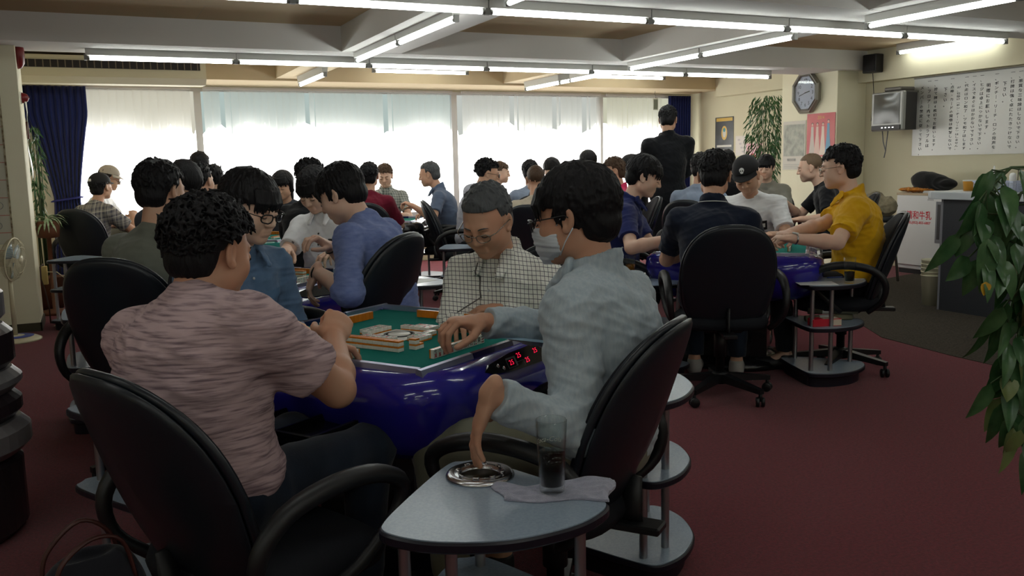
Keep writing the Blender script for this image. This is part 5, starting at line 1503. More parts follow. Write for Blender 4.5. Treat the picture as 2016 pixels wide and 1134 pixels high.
P_('ponytail', (5.40, 8.40, 1.23), 150, (0.0, 0.06), 'person with long dark hair between the pink polo and the navy polo', None,
   shirt=dict(mat='black_tee', sleeve='short', collar='crew'), hair=('long', 'black'), lod=2, seed=77, hp=10)
# --- right-hand table
P_('navyback', (3.17, 4.06, 1.20), 48, (0.0, 0.16), 'person in a dark navy polo with a white collar stripe, back to the viewer', 'black office chair with its back square to the viewer, right of the masked man', cyaw=62, chair_dx=0.10, cs=0.06,
   shirt=dict(mat='dark_navy_tee', sleeve='short', collar='polo', loose=0.016), hair=('crop', 'black'), hp=14, lod=0, seed=80, s=1.04, fat=1.08, pants='jeans', shoes='shoe_white')
P_('navy', (3.22, 4.83, 1.19), -36, (0.0, 0.16), 'person in a royal navy polo in right profile at the right-hand blue table', 'black office chair beneath the royal navy polo', 
   shirt=dict(mat='navy_polo', sleeve='short', collar='polo', loose=0.015), hair=('fringe', 'black'), hp=22, lod=0, seed=81, s=1.03, pants='grey_trousers',
   hands={'R': (atd(1322, 470, 5.25), 'rest', (0, 0, -1), None), 'L': (atd(1330, 475, 5.6), 'rest', (0, 0, -1), None)}, skin_m=SKIN['pale'])
P_('yellow', (4.075, 4.03, 1.225), 136, (0.0, 0.115), 'person in a bright yellow polo with glasses and a wristwatch', 'black and grey-blue office chair behind the yellow polo', cyaw=140, chair_dx=0.04, cs=-0.13,
   shirt=dict(mat='yellow_polo', sleeve='short', collar='polo', loose=0.024, fold=1.5), hair=('crop', 'black'), hp=10, lod=0, seed=82, s=1.04, glasses='thin', fat=1.05, watch={'L': 'steel'},
   hands={'L': (atd(1562, 470, 4.98), 'curl', (0.1, 0, -1), None), 'R': (atd(1556, 458, 5.25), 'curl', (0.1, 0, -1), None)}, skin_m=SKIN['pale'])
P_('skullcap', (4.25, 5.08, 1.165), 226, (0.04, 0.22), 'person in a white printed T-shirt and a black cap with a white skull', 'black office chair behind the white printed T-shirt',
   shirt=dict(mat='white_cloth', sleeve='short', collar='crew', loose=0.018), hair=('short', 'black'), hp=30, hr=8, hy=-6, lod=0, seed=83, s=1.03, cap=('cap_black', 'f', 'skull'), skin_m=SKIN['mid'])
# --- table before the clock pillar
P_('greytee', (4.86, 6.40, 1.215), 34, (0.0, 0.10), 'person in a pale blue-grey T-shirt behind the dark navy polo, partly hidden', 'black office chair beside the standing man, empty-backed in front of him',
   shirt=dict(mat='pale_blue_tee', sleeve='short', collar='crew'), hair=('crop', 'black'), hp=10, lod=1, seed=90, s=1.04)
P_('top', (6.50, 8.10, 1.27), 60, (0.0, 0.05), 'person of whom only black hair shows above the skull cap', None,
   shirt=dict(mat='black_tee', sleeve='short', collar='crew'), hair=('crop', 'black'), lod=2, seed=91)
P_('chin', (6.27, 7.20, 1.20), 218, (0.0, 0.12), 'person in a grey T-shirt smiling with a hand at the chin, before the bamboo', 'black office chair behind the grey T-shirt by the bamboo',
   shirt=dict(mat='grey_tee', sleeve='short', collar='crew'), hair=('fringe', 'black'), hp=12, lod=1, seed=92, s=0.98, hands={'R': (('l', 0.05, 0.26, 1.03), 'fist', (0.2, -1, 0.2), (-0.25, -0.15, 1)), 'L': (('l', -0.10, 0.36, 0.78), 'rest', (0, 0, -1))}, skin_m=SKIN['pale'])
P_('blacktee', (6.07, 6.37, 1.195), 142, (0.0, 0.26), 'person in a black T-shirt with clipped light brown hair and stubble', 'black office chair beneath the black T-shirt and brown hair',
   shirt=dict(mat='black_tee', sleeve='short', collar='crew'), hair=('buzz', 'blond'), hp=12, lod=1, seed=93, s=1.05, fat=1.06, hands={'R': (atd(1545, 398, 8.4), 'pinch', (0, 0, -1), None), 'L': (atd(1575, 432, 7.9), 'rest', (0, 0, -1), None)}, skin_m=SKIN['pale'])
P_('standing', (5.34, 7.59, 1.70), 75, (0.0, 0.02), 'person in a black suit standing with their back turned in front of the right curtain', None, stand=True,
   shirt=dict(mat='black_suit', sleeve='long', collar='shirt', jacket=True, loose=0.026, name='jacket'), hair=('crop', 'black'), hp=16, hy=-28, lod=1, seed=95, s=1.04, fat=1.06, shsp=0.19,
   hands={'R': (('l', 0.13, 0.27, 1.03), 'rest', (-1, 0, 0)), 'L': (('l', -0.12, 0.28, 1.03), 'rest', (0, 0, -1))})

# ------------------------------------------------------------------ side tables and what stands on them
ST = {}
def st(key, x, y, rz, label): ST[key] = side_table(x, y, rz, label)
st('front', 0.72, 1.70, -12, 'side table in the foreground with an ashtray, a cola glass and a folded cloth')
st('behindmask', 1.47, 2.385, 55, 'side table behind the masked man, its rounded shelves sticking out right of his chair')
st('right', 3.80, 3.90, 10, 'side table right of the centre chair, holding a paper sheet, tea glass and red box')
st('navy', 2.96, 4.46, -10, 'side table between the masked man and the navy polo, with a glass of golden tea')
st('blacktee', 6.72, 6.86, 20, 'side table beside the black T-shirt, with a dark drink')
st('greygreen', -0.02, 5.02, 30, 'side table left of the grey-green T-shirt, behind the black chair')
st('corner', -0.12, 8.35, 0, 'side table below the blue curtain in the far left corner')
st('mid', 2.92, 7.30, 0, 'side table behind the grey-haired man, its chrome poles before the pale hooded top')
st('window', 3.45, 9.45, 0, 'side table by the windows next to the grey-blue shirt')
st('heather', 0.10, 2.86, 60, 'side table half hidden by the chair at the bottom left, under the brown bag strap')
st('violet', 1.80, 5.22, -20, 'side table behind the large chair of the violet-blue shirt, with a paper on it')

def obj1(name, mb, mats, label, cat, loc=(0, 0, 0), rz=0, group=None, smooth=None):
    o = mb.build(name, mats, None, smooth); o.location = loc; o.rotation_euler = (0, 0, rad(rz)); return tag(o, label, cat, group)
# ashtray let into the front table
def ashtray(x, y, label):
    t = empty('ashtray', (x, y, ZT), 0, label, 'ashtray')
    b = MB(); b.lathe([(0.0, -0.0185), (0.034, -0.018), (0.037, -0.002), (0.038, 0.010), (0.041, 0.0125), (0.046, 0.0105), (0.050, 0.009), (0.056, 0.0115), (0.0625, 0.0095), (0.066, 0.003), (0.0655, 0.0), (0.0, 0.0)][1:], n=48); b.build('dish', MATS['chrome'], t)
    t.scale = (1.2, 1.2, 1.0)
    b = MB(); b.lathe([(0.0, 0.0005), (0.036, 0.0005), (0.036, 0.0015), (0.0, 0.0015)], n=32); b.build('well', mat('ash_brown', (0.05, 0.045, 0.03), 0.4, metal=0.8), t)
    for k in range(8):
        a = 2 * math.pi * k / 8 + 0.2
        b = MB(); b.tube([(0.040 * math.cos(a - 0.13), 0.040 * math.sin(a - 0.13), 0.0125), (0.045 * math.cos(a - 0.1), 0.045 * math.sin(a - 0.1), 0.0135), (0.045 * math.cos(a + 0.1), 0.045 * math.sin(a + 0.1), 0.0135), (0.040 * math.cos(a + 0.13), 0.040 * math.sin(a + 0.13), 0.0125)], 0.0018, n=6); b.build('cigarette_rest', MATS['chrome'], t)
    return t
a_ = atz(945, 932, 0.585); ashtray(a_[0], a_[1], 'round chrome ashtray on the foreground side table')
a_ = atz(1262, 541, 0.585); ashtray(a_[0] - 0.02, a_[1] + 0.03, 'chrome ashtray on the side table by the navy polo')
# cloth
def towel(c, rz, w, d, label, z0=ZT + 0.0005):
    rs = np.random.RandomState(4)
    b = MB(); rows = []; rows2 = []
    n, m = 46, 30
    for i in range(n + 1):
        u = i / n * 2 - 1; row = []; row2 = []
        for j in range(m + 1):
            v = j / m * 2 - 1
            x = u * w / 2 * (1 + 0.10 * v + 0.05 * math.sin(3 * v)); y = v * d / 2 * (1 + 0.12 * math.sin(2.2 * u)) + 0.010 * math.sin(4 * u)
            h = 0.006 + 0.003 * math.sin(9 * u + 3 * v) + 0.0025 * math.sin(14 * v + 5 * u) + (0.010 * max(0, u - 0.45) / 0.55)
            e = min(1, (1 - abs(u)) * 12, (1 - abs(v)) * 9)
            row.append((x, y, 0.001 + h * (0.35 + 0.65 * e) + 0.0)); row2.append((x, y, 0.0004))
        rows.append(row); rows2.append(row2)
    b.grid(rows, flip=True); b.grid(rows2)
    b.grid([rows[0], rows2[0]]); b.grid([rows[-1], rows2[-1]], flip=True); b.grid([[r[0] for r in rows], [r[0] for r in rows2]], flip=True); b.grid([[r[-1] for r in rows], [r[-1] for r in rows2]])
    m = mat('towel_grey', srgb(176, 178, 196), 0.97, spec=0.1, sheen=0.4)
    if not m.node_tree.nodes.get('Bump'): noisy(m, scale=500, dist=0.003, strength=0.9, c2=srgb(146, 148, 168), cscale=60)
    return obj1('folded_cloth', b, m, label, 'cloth', (c[0], c[1], z0), rz)
c_ = atz(1092, 965, 0.585); towel(c_, -24, 0.245, 0.105, 'folded lilac-grey hand cloth lying under the cola glass')
# tumblers
def tumbler(x, y, z, label, fill, fh, h=0.146, r0=0.026, r1=0.0335, ice=True, logo=False, group=None):
    t = empty('drinking_glass', (x, y, z), 0, label, 'glass', group)
    b = MB(); b.lathe([(0.0, 0.0), (r0, 0.0), (r0 + 0.001, 0.004), (r0 + (r1 - r0) * 0.5, h * 0.5), (r1, h - 0.001), (r1 - 0.0008, h), (r1 - 0.0018, h - 0.001), (r0 + (r1 - r0) * 0.5 - 0.0018, h * 0.5), (r0 - 0.001, 0.014), (0.0, 0.013)], n=40); b.build('glass_wall', MATS['glass'], t)
    rf = lambda zz: r0 + (r1 - r0) * zz / h - 0.0022
    b = MB(); b.lathe([(0.0, 0.0145), (rf(0.0145), 0.0145), (rf(h * fh), h * fh), (0.0, h * fh + 0.0005)], n=32); b.build('drink', MATS[fill], t)
    if ice:
        for k in range(3):
            a = 2.1 * k; b = MB(); M = Matrix.Translation((0.012 * math.cos(a), 0.012 * math.sin(a), h * fh - 0.001)) @ Matrix.Rotation(0.5 + k, 4, 'Z') @ Matrix.Rotation(0.3, 4, 'X')
            b.box((-0.009, -0.009, -0.008), (0.009, 0.009, 0.007), M=M, bev=0.002); b.build('ice_cube', MATS['glass'], t)
    if logo:
        o = text_mesh('Coca-Cola', 0.0155, 'lettering', MATS['white_paint'], None, None, extrude=0.00005, shear=0.35)
        me = o.data; rr_ = r0 + (r1 - r0) * 0.70
        th0 = math.atan2(-y, -x) + 0.35
        for v in me.vertices:
            a = th0 + math.pi - v.co.x / rr_ * 1.0; zz = 0.103 + v.co.y
            R_ = r0 + (r1 - r0) * zz / h + 0.0002
            v.co = (R_ * math.cos(a + math.pi * 0), R_ * math.sin(a), zz)
        o.parent = t
        for v in me.vertices: pass
    return t
g_ = atz(1087, 968, 0.590); tumbler(g_[0], g_[1], ZT + 0.0135, 'tall glass of iced cola standing on the folded cloth', 'cola', 0.55, h=0.156, logo=True)
g_ = atz(1241, 548, 0.585); tumbler(g_[0], g_[1], ZT + 0.001, 'glass of golden tea behind the masked man\'s shoulder', 'tea', 0.62)
g_ = atz(1672, 556, 0.585); tumbler(g_[0], g_[1], ZT + 0.001, 'half-drunk iced cola glass beside the yellow polo', 'cola', 0.45)
g_ = atz(1588, 462, 0.585); tumbler(6.62, 6.80, ZT + 0.001, 'dark drink on the side table by the black T-shirt', 'cola', 0.6)
# sheets of paper
def sheet(x, y, z, rz, w, h, label, group=None, lines=0):
    b = MB(); b.box((-w / 2, -h / 2, 0), (w / 2, h / 2, 0.0008))
    o = obj1('paper_sheet', b, MATS['paper'], label, 'paper', (x, y, z), rz, group)
    if lines:
        l = MB()
        rl = random.Random(lines)
        for i in range(lines):
            yy = h / 2 - 0.02 - i * 0.011
            if yy < -h / 2 + 0.01: break
            l.box((-w / 2 + 0.012, yy, 0.0008), (-w / 2 + 0.012 + (w - 0.03) * rl.uniform(0.4, 1), yy + 0.003, 0.0010))
        l.build('print', MATS['grey_print'], o)
    return o
p_ = atz(1607, 557, 0.582); sheet(p_[0], p_[1], ZT, -30, 0.21, 0.15, 'white score sheet on the right-hand side table', lines=3)
p_ = atz(1688, 548, 0.582); sheet(p_[0], p_[1], ZT, -20, 0.08, 0.06, 'small white card beside the cola glass near the yellow polo')
p_ = atz(1275, 545, 0.582); sheet(p_[0] + 0.02, p_[1] + 0.08, ZT, 30, 0.10, 0.13, 'paper slip on the side table by the navy polo')
sheet(1.80, 5.20, ZT, 30, 0.21, 0.15, 'white paper on the side table behind the violet-blue shirt')
sheet(6.80, 6.88, ZT, 10, 0.2, 0.15, 'white papers on the side table by the black T-shirt')
sheet(1.62, 2.42, ZT, 50, 0.20, 0.14, 'white paper corner on the side table behind the masked man')
sheet(0.66, 1.72, 0.086, -35, 0.21, 0.29, 'printed leaflet lying left on the lowest shelf of the foreground table', lines=12)
sheet(0.83, 1.66, 0.086, 25, 0.21, 0.29, 'printed leaflet lying right on the lowest shelf of the foreground table', lines=9)
# pens
def pen(x, y, z, rz, label, m):
    b = MB(); b.tube([(-0.07, 0, 0.004), (0.055, 0, 0.004), (0.07, 0, 0.004)], [0.004, 0.004, 0.001], n=8)
    return obj1('ballpoint_pen', b, m, label, 'pen', (x, y, z), rz)
p_ = atz(1650, 546, 0.582); pen(p_[0], p_[1], ZT, -15, 'blue pen between the score sheet and the cola glass', mat('pen_blue', (0.03, 0.06, 0.25), 0.4))
p_ = atz(1255, 553, 0.582); pen(p_[0], p_[1], ZT + 0.0, 10, 'black pen on the side table by the navy polo', MATS['black_plastic'])
# red box and rolled magazines on the middle shelf of the right table
m = mat('box_red', srgb(190, 28, 48), 0.5)
rb = MB(); rb.box((-0.085, -0.035, 0.0), (0.085, 0.035, 0.042), bev=0.002); t = empty('small_box', (3.72, 3.76, 0.3395), rad(-18), 'red printed carton on the middle shelf of the right-hand side table', 'box'); rb.build('carton', m, t)
b = MB(); b.box((0.03, -0.0355, 0.004), (0.084, -0.0345, 0.038)); b.box((-0.02, -0.03, 0.0415), (0.075, 0.03, 0.0425)); b.build('printed_panel', mat('box_cream', srgb(205, 190, 170), 0.6), t)
for k, (dx, dz, a, col) in enumerate(((0.0, 0.0, 8, srgb(120, 118, 96)), (0.03, 0.036, -6, srgb(92, 96, 80)))):
    b = MB(); b.tube([(-0.14, 0, 0.018), (0.14, 0, 0.018)], 0.018, n=16)
    t = empty('rolled_magazine', (3.85 + dx, 3.86, 0.3395 + dz), rad(-28 + a), ('lower' if k == 0 else 'upper') + ' rolled magazine behind the red carton', 'magazine'); b.build('roll', mat('mag_%d' % k, col, 0.6), t)
    b = MB(); b.tube([(-0.06, 0, 0.018), (0.0, 0, 0.018)], 0.0186, n=16, caps=False); b.build('cover_band', MATS['paper'], t)
# drink bottle by the youth in denim, standing on a side table
st('denim', 0.82, 4.02, 15, 'side table beside the youth in denim, bearing a drink bottle and loose papers')
bt = empty('drink_bottle', (0.765, 3.935, ZT + 0.001), 0, 'small clear bottle with a green and white label beside the youth in denim', 'bottle')
b = MB(); b.lathe([(0.0, 0.0), (0.029, 0.0), (0.031, 0.006), (0.031, 0.125), (0.027, 0.150), (0.013, 0.172), (0.012, 0.182)], n=28); b.build('bottle_body', mat('bottle_pet', (0.75, 0.85, 0.8), 0.05, trans=0.9, ior=1.3), bt)
b = MB(); b.lathe([(0.0314, 0.03), (0.0316, 0.031), (0.0316, 0.075), (0.0314, 0.076)], n=28); b.build('green_label', mat('label_green', srgb(170, 205, 90), 0.5), bt)
b = MB(); b.lathe([(0.0314, 0.076), (0.0316, 0.077), (0.0316, 0.110), (0.0314, 0.111)], n=28); b.build('white_label', mat('label_white', srgb(205, 210, 200), 0.5), bt)
b = MB(); b.lathe([(0.0, 0.205), (0.015, 0.205), (0.0155, 0.203), (0.0155, 0.180), (0.0, 0.180)][::-1], n=24); b.build('bottle_cap', MATS['white_paint'], bt)
for k, (dx, dy, a) in enumerate(((0.05, -0.17, 20), (0.13, -0.12, -30), (0.0, -0.10, 60))):
    sheet(0.85 + dx * 0.7, 3.99 + dy * 0.4 - 0.02, ZT + 0.001 * k, a, 0.15, 0.10, 'loose paper slip beside the drink bottle of the youth in denim', 'slips by the bottle')

# ------------------------------------------------------------------ the right-hand wall
XT = XW
# rules sign
sg = empty('rules_sign', (XT - 0.142, 6.55, 0), 0, 'long white wall sign with columns of black Japanese house rules', 'sign')
def wx(px, py, X):
    r_ = _ray(px, py); return CAMP + r_ * (X / r_.x)
pa = wx(1801, 148, XT - 0.01); pb = wx(1797, 306, XT - 0.01)
y1, zt, zb = pa.y, 2.14, pb.z - 0.005
y0 = 4.55
XS_ = XT - 0.0
b = MB(); b.box((-0.010, y0 - 6.55, zb), (0.0, y1 - 6.55, zt)); b.build('board', mat('sign_board', srgb(206, 206, 200), 0.22, spec=0.6), sg)
sg.location.x = XS_ - 0.0
b = MB(); b.box((-0.02, y0 - 6.55, zt), (0.0, y1 - 6.55, zt + 0.012)); b.build('top_rail', mat('rail_grey', srgb(120, 118, 112), 0.5), sg)
cols = ['一、メンバーの裁定に従って下さい。', '一、フロアー内でのトラブルは', '一、捨て牌は6枚切でお願いします。', '下さい。', '一、点棒・カードの貸借は絶対しないで', 'が、仕掛け（ポン・チー・リーチ）はしません。',
        '一、代走はロン和了、ツモ和了はします', '一、イスであぐらはかかないで下さい。', '一、ヒジは卓上につかないで下さい。', '明確にお願いします。', '一、ポンチー・リーチ・ロンの発声を', '下さい。', '一、打牌は強く卓にたたきつけないで', '一、悪質な三味線はしないで下さい。']
cols[0] = '　メンバーの裁定に従って下さい。'
pxs = [1816, 1830, 1843, 1862, 1875, 1888, 1903, 1918, 1933, 1946, 1962, 1978, 1993, 2009]
tm = MATS['ink_black']
for c, px in zip(cols, pxs):
    p = wx(px, 200, XS_)
    ind = 0.09 if c[0] in '下が明' else 0.0
    body = '\n'.join('｜' if ch in 'ー' else '︵' if ch == '（' else '︶' if ch == '）' else ch for ch in c)
    n = len(c); H_ = (zt - 0.06 - ind) - (zb + 0.03); stp = min(0.052, H_ / n)
    M = Matrix(((0, 0, -1, -0.0112), (-1, 0, 0, p.y - 6.55), (0, 1, 0, zt - 0.035 - ind), (0, 0, 0, 1)))
    oc = text_mesh(body.replace('　', ''), 0.05, 'lettering', tm, sg, None, line=1.25, extrude=0.0004, valign='TOP', bold=0.0006, res=1)
    zs_ = [v.co.y for v in oc.data.vertices]; sc_ = n * stp / (max(zs_) - min(zs_)); zo = 0.05 if c[0] == '　' else 0.0
    oc.data.transform(M @ Matrix.Translation((0, -zo, 0)) @ Matrix.Diagonal((0.95, sc_, 1, 1)) @ Matrix.Translation((0, -max(zs_), 0)))
# television on a bracket
tv = empty('television', (8.18, 7.42, -0.03), rad(0), 'old silver tube television mounted high beside the clock pillar', 'television')
def tvbox():
    y0, y1, z0, z1 = -0.22, 0.22, 1.60, 2.03
    b = MB(); b.box((0.0, y0, z0), (0.06, y1, z1), bev=0.012); b.build('front_bezel', mat('tv_silver', srgb(150, 150, 146), 0.4, 0.3), tv)
    b = MB(); b.prism([(0.06, y0 + 0.01), (0.30, y0 + 0.07), (0.30, y1 - 0.07), (0.06, y1 - 0.01)], z0 + 0.01, z1 - 0.01); b.build('rear_casing', mat('tv_dark', srgb(44, 42, 42), 0.5), tv)
    rows = []
    for i in range(9):
        row = []
        for j in range(9):
            u = j / 8 * 2 - 1; v = i / 8 * 2 - 1
            row.append((-0.004 - 0.014 * (1 - u * u) * (1 - v * v), u * (0.18), (z0 + z1) / 2 + 0.03 + v * 0.165))
        rows.append(row)
    b = MB(); b.grid(rows); b.build('screen', mat('tv_screen', srgb(78, 78, 72), 0.15, spec=0.6), tv)
    b = MB(); b.box((-0.012, y0 + 0.02, z0 + 0.012), (0.0, y1 - 0.02, z0 + 0.062), bev=0.003); cp = b.build('control_strip', mat('tv_dark', None or srgb(44, 42, 42), 0.5), tv)
    for k in range(4):
        b = MB(); b.box((-0.016, y0 + 0.10 + 0.05 * k, z0 + 0.03), (-0.012, y0 + 0.125 + 0.05 * k, z0 + 0.042)); b.build('button', MATS['chrome'], cp)
    b = MB(); b.box((0.10, -0.15, z1 - 0.01), (0.32, 0.15, z1 + 0.012)); b.box((0.08, -0.12, z1 + 0.012), (0.30, 0.12, z1 + 0.055), bev=0.01); b.box((0.28, -0.08, z1 - 0.30), (0.385, 0.08, z1 - 0.1)); b.build('bracket', mat('tv_bracket', srgb(96, 92, 86), 0.5, 0.5), tv)
    b = MB(); b.tube([(0.1, 0.14, z0), (0.13, 0.15, z0 - 0.12), (0.15, 0.13, z0 - 0.22), (0.14, 0.14, z0 - 0.30)], 0.006, n=6); b.tube([(0.1, 0.06, z0), (0.13, 0.10, z0 - 0.10), (0.15, 0.13, z0 - 0.22)], 0.006, n=6); b.build('cable', MATS['grey_print'], tv)
tvbox()
# black wall speaker
sp = empty('wall_speaker', (8.42, 7.80, 0), 0, 'small black loudspeaker high on the wall above the television', 'speaker')
b = MB(); b.box((-0.13, -0.10, 2.25), (0.0, 0.10, 2.46), bev=0.01); b.build('cabinet', MATS['black_plastic'], sp)
b = MB(); b.box((-0.136, -0.085, 2.265), (-0.13, 0.085, 2.445)); b.build('grille_cloth', mat('speaker_cloth', (0.015, 0.015, 0.016), 0.9), sp)
b = MB(); b.tube([(-0.03, 0.03, 2.25), (0.02, 0.05, 2.0), (0.0, 0.06, 1.7)], 0.004, n=6); b.build('cable', MATS['black_plastic'], sp)
# octagonal clock on the pillar face
ck = empty('wall_clock', (XP, 8.42, 2.165), 0, 'octagonal silver-framed wall clock on the pillar', 'clock')
p1_ = wx(1592, 183, XP); ck.location = (XP, p1_.y, p1_.z); ck.scale = (1, 1.17, 1.15)
M = Matrix(((0, 0, -1, 0), (-1, 0, 0, 0), (0, 1, 0, 0), (0, 0, 0, 1)))
def octa(r, sx=0.86): return [(r * sx * math.cos(math.pi / 8 + k * math.pi / 4) / math.cos(math.pi / 8), r * math.sin(math.pi / 8 + k * math.pi / 4) / math.cos(math.pi / 8)) for k in range(8)]
b = MB()
for (ra, za), (rb_, zb_) in (((0.205, 0.0), (0.215, 0.05)), ((0.215, 0.05), (0.205, 0.075)), ((0.205, 0.075), (0.190, 0.066)), ((0.190, 0.066), (0.178, 0.078)), ((0.178, 0.078), (0.168, 0.05))):
    A = octa(ra); B_ = octa(rb_)
    for k in range(8):
        k2 = (k + 1) % 8
        b.add([M @ Vector((*A[k], za)), M @ Vector((*A[k2], za)), M @ Vector((*B_[k2], zb_)), M @ Vector((*B_[k], zb_))], [(0, 1, 2, 3)])
b.build('frame', noisy(mat('clock_frame', srgb(150, 148, 140), 0.35, 0.6), scale=160, dist=0.003, strength=0.8), ck)
b = MB(); b.prism(octa(0.172), 0.045, 0.052, M=M); fc = b.build('dial', mat('clock_dial', srgb(176, 178, 200), 0.3), ck)
for k, tx in enumerate(['XII', 'I', 'II', 'III', 'IIII', 'V', 'VI', 'VII', 'VIII', 'IX', 'X', 'XI']):
    tx = ['12', '1', '2', '3', '4', '5', '6', '7', '8', '9', '10', '11'][k]
    a = math.pi / 2 - k * math.pi / 6
    text_mesh(tx, 0.052, 'numeral', MATS['ink_black'], fc, M @ Matrix.Translation((0.118 * math.cos(a) * 0.88, 0.128 * math.sin(a), 0.0525)), extrude=0.0003)
for a, l_, w_ in ((math.pi / 2 - rad(2.0 / 12 * 360 + 18), 0.065, 0.005), (math.pi / 2 - rad(42 / 60 * 360), 0.095, 0.0035)):
    b = MB(); b.box((-0.01, -w_, 0.054), (l_, w_, 0.056), M=M @ Matrix.Rotation(a, 4, 'Z')); b.build('clock_hand', MATS['ink_black'], ck)
b = MB(); b.prism(octa(0.170), 0.060, 0.0615, M=M); b.build('dial_glass', MATS['clock_glass'], ck)

# posters ------------------------------------------------------------
def poster(name, label, X, pxa, pya, pxb, pyb, base, cat='poster'):
    """flat sheet on a wall facing -X between two photographed corners (top left, bottom right)"""
    a = wx(pxa, pya, X); c = wx(pxb, pyb, X)
    t = empty(name, (X - 0.003, (a.y + c.y) / 2, (a.z + c.z) / 2), 0, label, cat)
    w = abs(a.y - c.y); h = abs(a.z - c.z)
    b = MB(); b.box((-0.002, -w / 2, -h / 2), (0.0, w / 2, h / 2)); b.build('sheet', base, t)
    return t, w, h
MW = Matrix(((0, 0, -1, -0.0025), (-1, 0, 0, 0), (0, 1, 0, 0), (0, 0, 0, 1)))
def patch(t, name, x0, y0, x1, y1, m, k=0.0002):
    b = MB(); b.box((x0, y0, 0), (x1, y1, k), M=MW); return b.build(name, m, t)
def blob(t, name, cx, cy, rx, ry, m, k=0.0003, n=24):
    b = MB(); b.prism([(cx + rx * math.cos(a), cy + ry * math.sin(a)) for a in np.linspace(0, 2 * math.pi, n + 1)[:-1]], 0, k, M=MW); return b.build(name, m, t)
# dark movie-like poster
t, w, h = poster('poster', 'dark grey poster with a gold figure on the rear wall, left of the bamboo', XW, 1409, 232, 1444, 312, noisy(mat('poster_dark', srgb(74, 76, 80), 0.4), scale=20, strength=0, c2=srgb(52, 50, 40), cscale=6))
gold = mat('poster_gold', srgb(206, 170, 84), 0.4); pw = mat('poster_white', srgb(196, 194, 186), 0.5)
patch(t, 'gold_band', -w * 0.44, h * 0.40, w * 0.44, h * 0.48, gold); blob(t, 'gold_figure', 0, h * 0.12, w * 0.16, h * 0.17, gold); blob(t, 'pale_core', 0, h * 0.12, w * 0.09, h * 0.11, pw, 0.0005); blob(t, 'teal_spot', 0, h * 0.19, w * 0.06, h * 0.05, mat('poster_teal', srgb(60, 140, 150), 0.4), 0.0007)
patch(t, 'text_band', -w * 0.40, -h * 0.22, w * 0.40, -h * 0.17, pw)
for k in range(3): patch(t, 'text_line', -w * (0.34 - 0.05 * k), -h * (0.30 + 0.055 * k), w * (0.30 - 0.06 * k), -h * (0.28 + 0.055 * k), pw)
# drinks advertisement with a red cup
t, w, h = poster('poster', 'pink drinks poster with a red glass on the rear wall, beside the grey T-shirt', XW, 1470, 283, 1500, 346, mat('poster_pink', srgb(222, 168, 176), 0.4))
blob(t, 'red_glass', -w * 0.05, 0.0, w * 0.20, h * 0.20, mat('poster_red', srgb(198, 40, 60), 0.4)); blob(t, 'amber_foot', -w * 0.05, -h * 0.14, w * 0.16, h * 0.08, mat('poster_amber', srgb(228, 150, 50), 0.4), 0.0005)
patch(t, 'black_band', -w * 0.5, -h * 0.46, w * 0.5, -h * 0.26, MATS['ink_black'])
text_mesh('募集', h * 0.16, 'lettering', pw, t, MW @ Matrix.Translation((0, -h * 0.36, 0.0004)), extrude=0.0002)
# white sheet with faint drawing
t, w, h = poster('poster', 'faint white leaflet on the rear wall between the dark poster and the pink one', XW, 1449, 268, 1470, 306, mat('poster_faint', srgb(212, 206, 198), 0.6))
for k in range(4): blob(t, 'faint_mark', w * (-0.2 + 0.13 * k), h * (0.3 - 0.2 * k), w * 0.12, h * 0.05, mat('faint_grey', srgb(188, 180, 182), 0.6))
# calendar on the pillar
t, w, h = poster('wall_calendar', 'faded picture calendar on the pillar below the clock', XP - 0.002, 1543, 240, 1585, 334, mat('calendar_paper', srgb(206, 202, 190), 0.6), 'calendar')
patch(t, 'faded_picture', -w * 0.46, -h * 0.22, w * 0.46, h * 0.43, noisy(mat('calendar_picture', srgb(176, 178, 164), 0.5), scale=20, strength=0, c2=srgb(128, 132, 120), cscale=14, camt=0.8))
for i in range(1, 4): patch(t, 'date_row', -w * 0.44, h * (-0.36 - 0.035 * i), w * 0.44, h * (-0.355 - 0.035 * i), MATS['grey_print'])
text_mesh('御田印刷', h * 0.065, 'lettering', MATS['grey_print'], t, MW @ Matrix.Translation((-w * 0.1, -h * 0.30, 0.0004)), extrude=0.0002)
# red calendar poster with four women in long dresses
t, w, h = poster('poster', 'red year poster with women in long dresses on the pillar, under the clock', XP - 0.002, 1590, 225, 1643, 308, noisy(mat('poster_crimson', srgb(196, 84, 88), 0.45), scale=20, strength=0, c2=srgb(214, 130, 124), cscale=3))
text_mesh('2014', h * 0.11, 'year', gold, t, MW @ Matrix.Translation((0, h * 0.40, 0.0004)), extrude=0.0002)
sk_ = mat('printed_skin', srgb(214, 176, 158), 0.5)
for k, (cx, col) in enumerate(((-0.30, srgb(202, 190, 180)), (-0.12, srgb(222, 190, 176)), (0.08, srgb(226, 206, 190)), (0.27, srgb(110, 160, 190)))):
    top = 0.20 + (0.06 if k == 3 else 0.0)
    b = MB(); b.prism([(w * (cx - 0.04), h * top), (w * (cx + 0.04), h * top), (w * (cx + 0.05), 0.0), (w * (cx + 0.11), -h * 0.46), (w * (cx - 0.11), -h * 0.46), (w * (cx - 0.05), 0.0)][::-1], 0, 0.0004 + 0.0001 * k, M=MW)
    b.build('printed_dress', mat('dress_%d' % k, col, 0.5), t)
    blob(t, 'printed_face', w * cx, h * (top + 0.045), w * 0.032, h * 0.035, sk_, 0.0005)
    blob(t, 'printed_hair', w * cx, h * (top + 0.062), w * 0.040, h * 0.030, MATS['ink_black'], 0.0004)
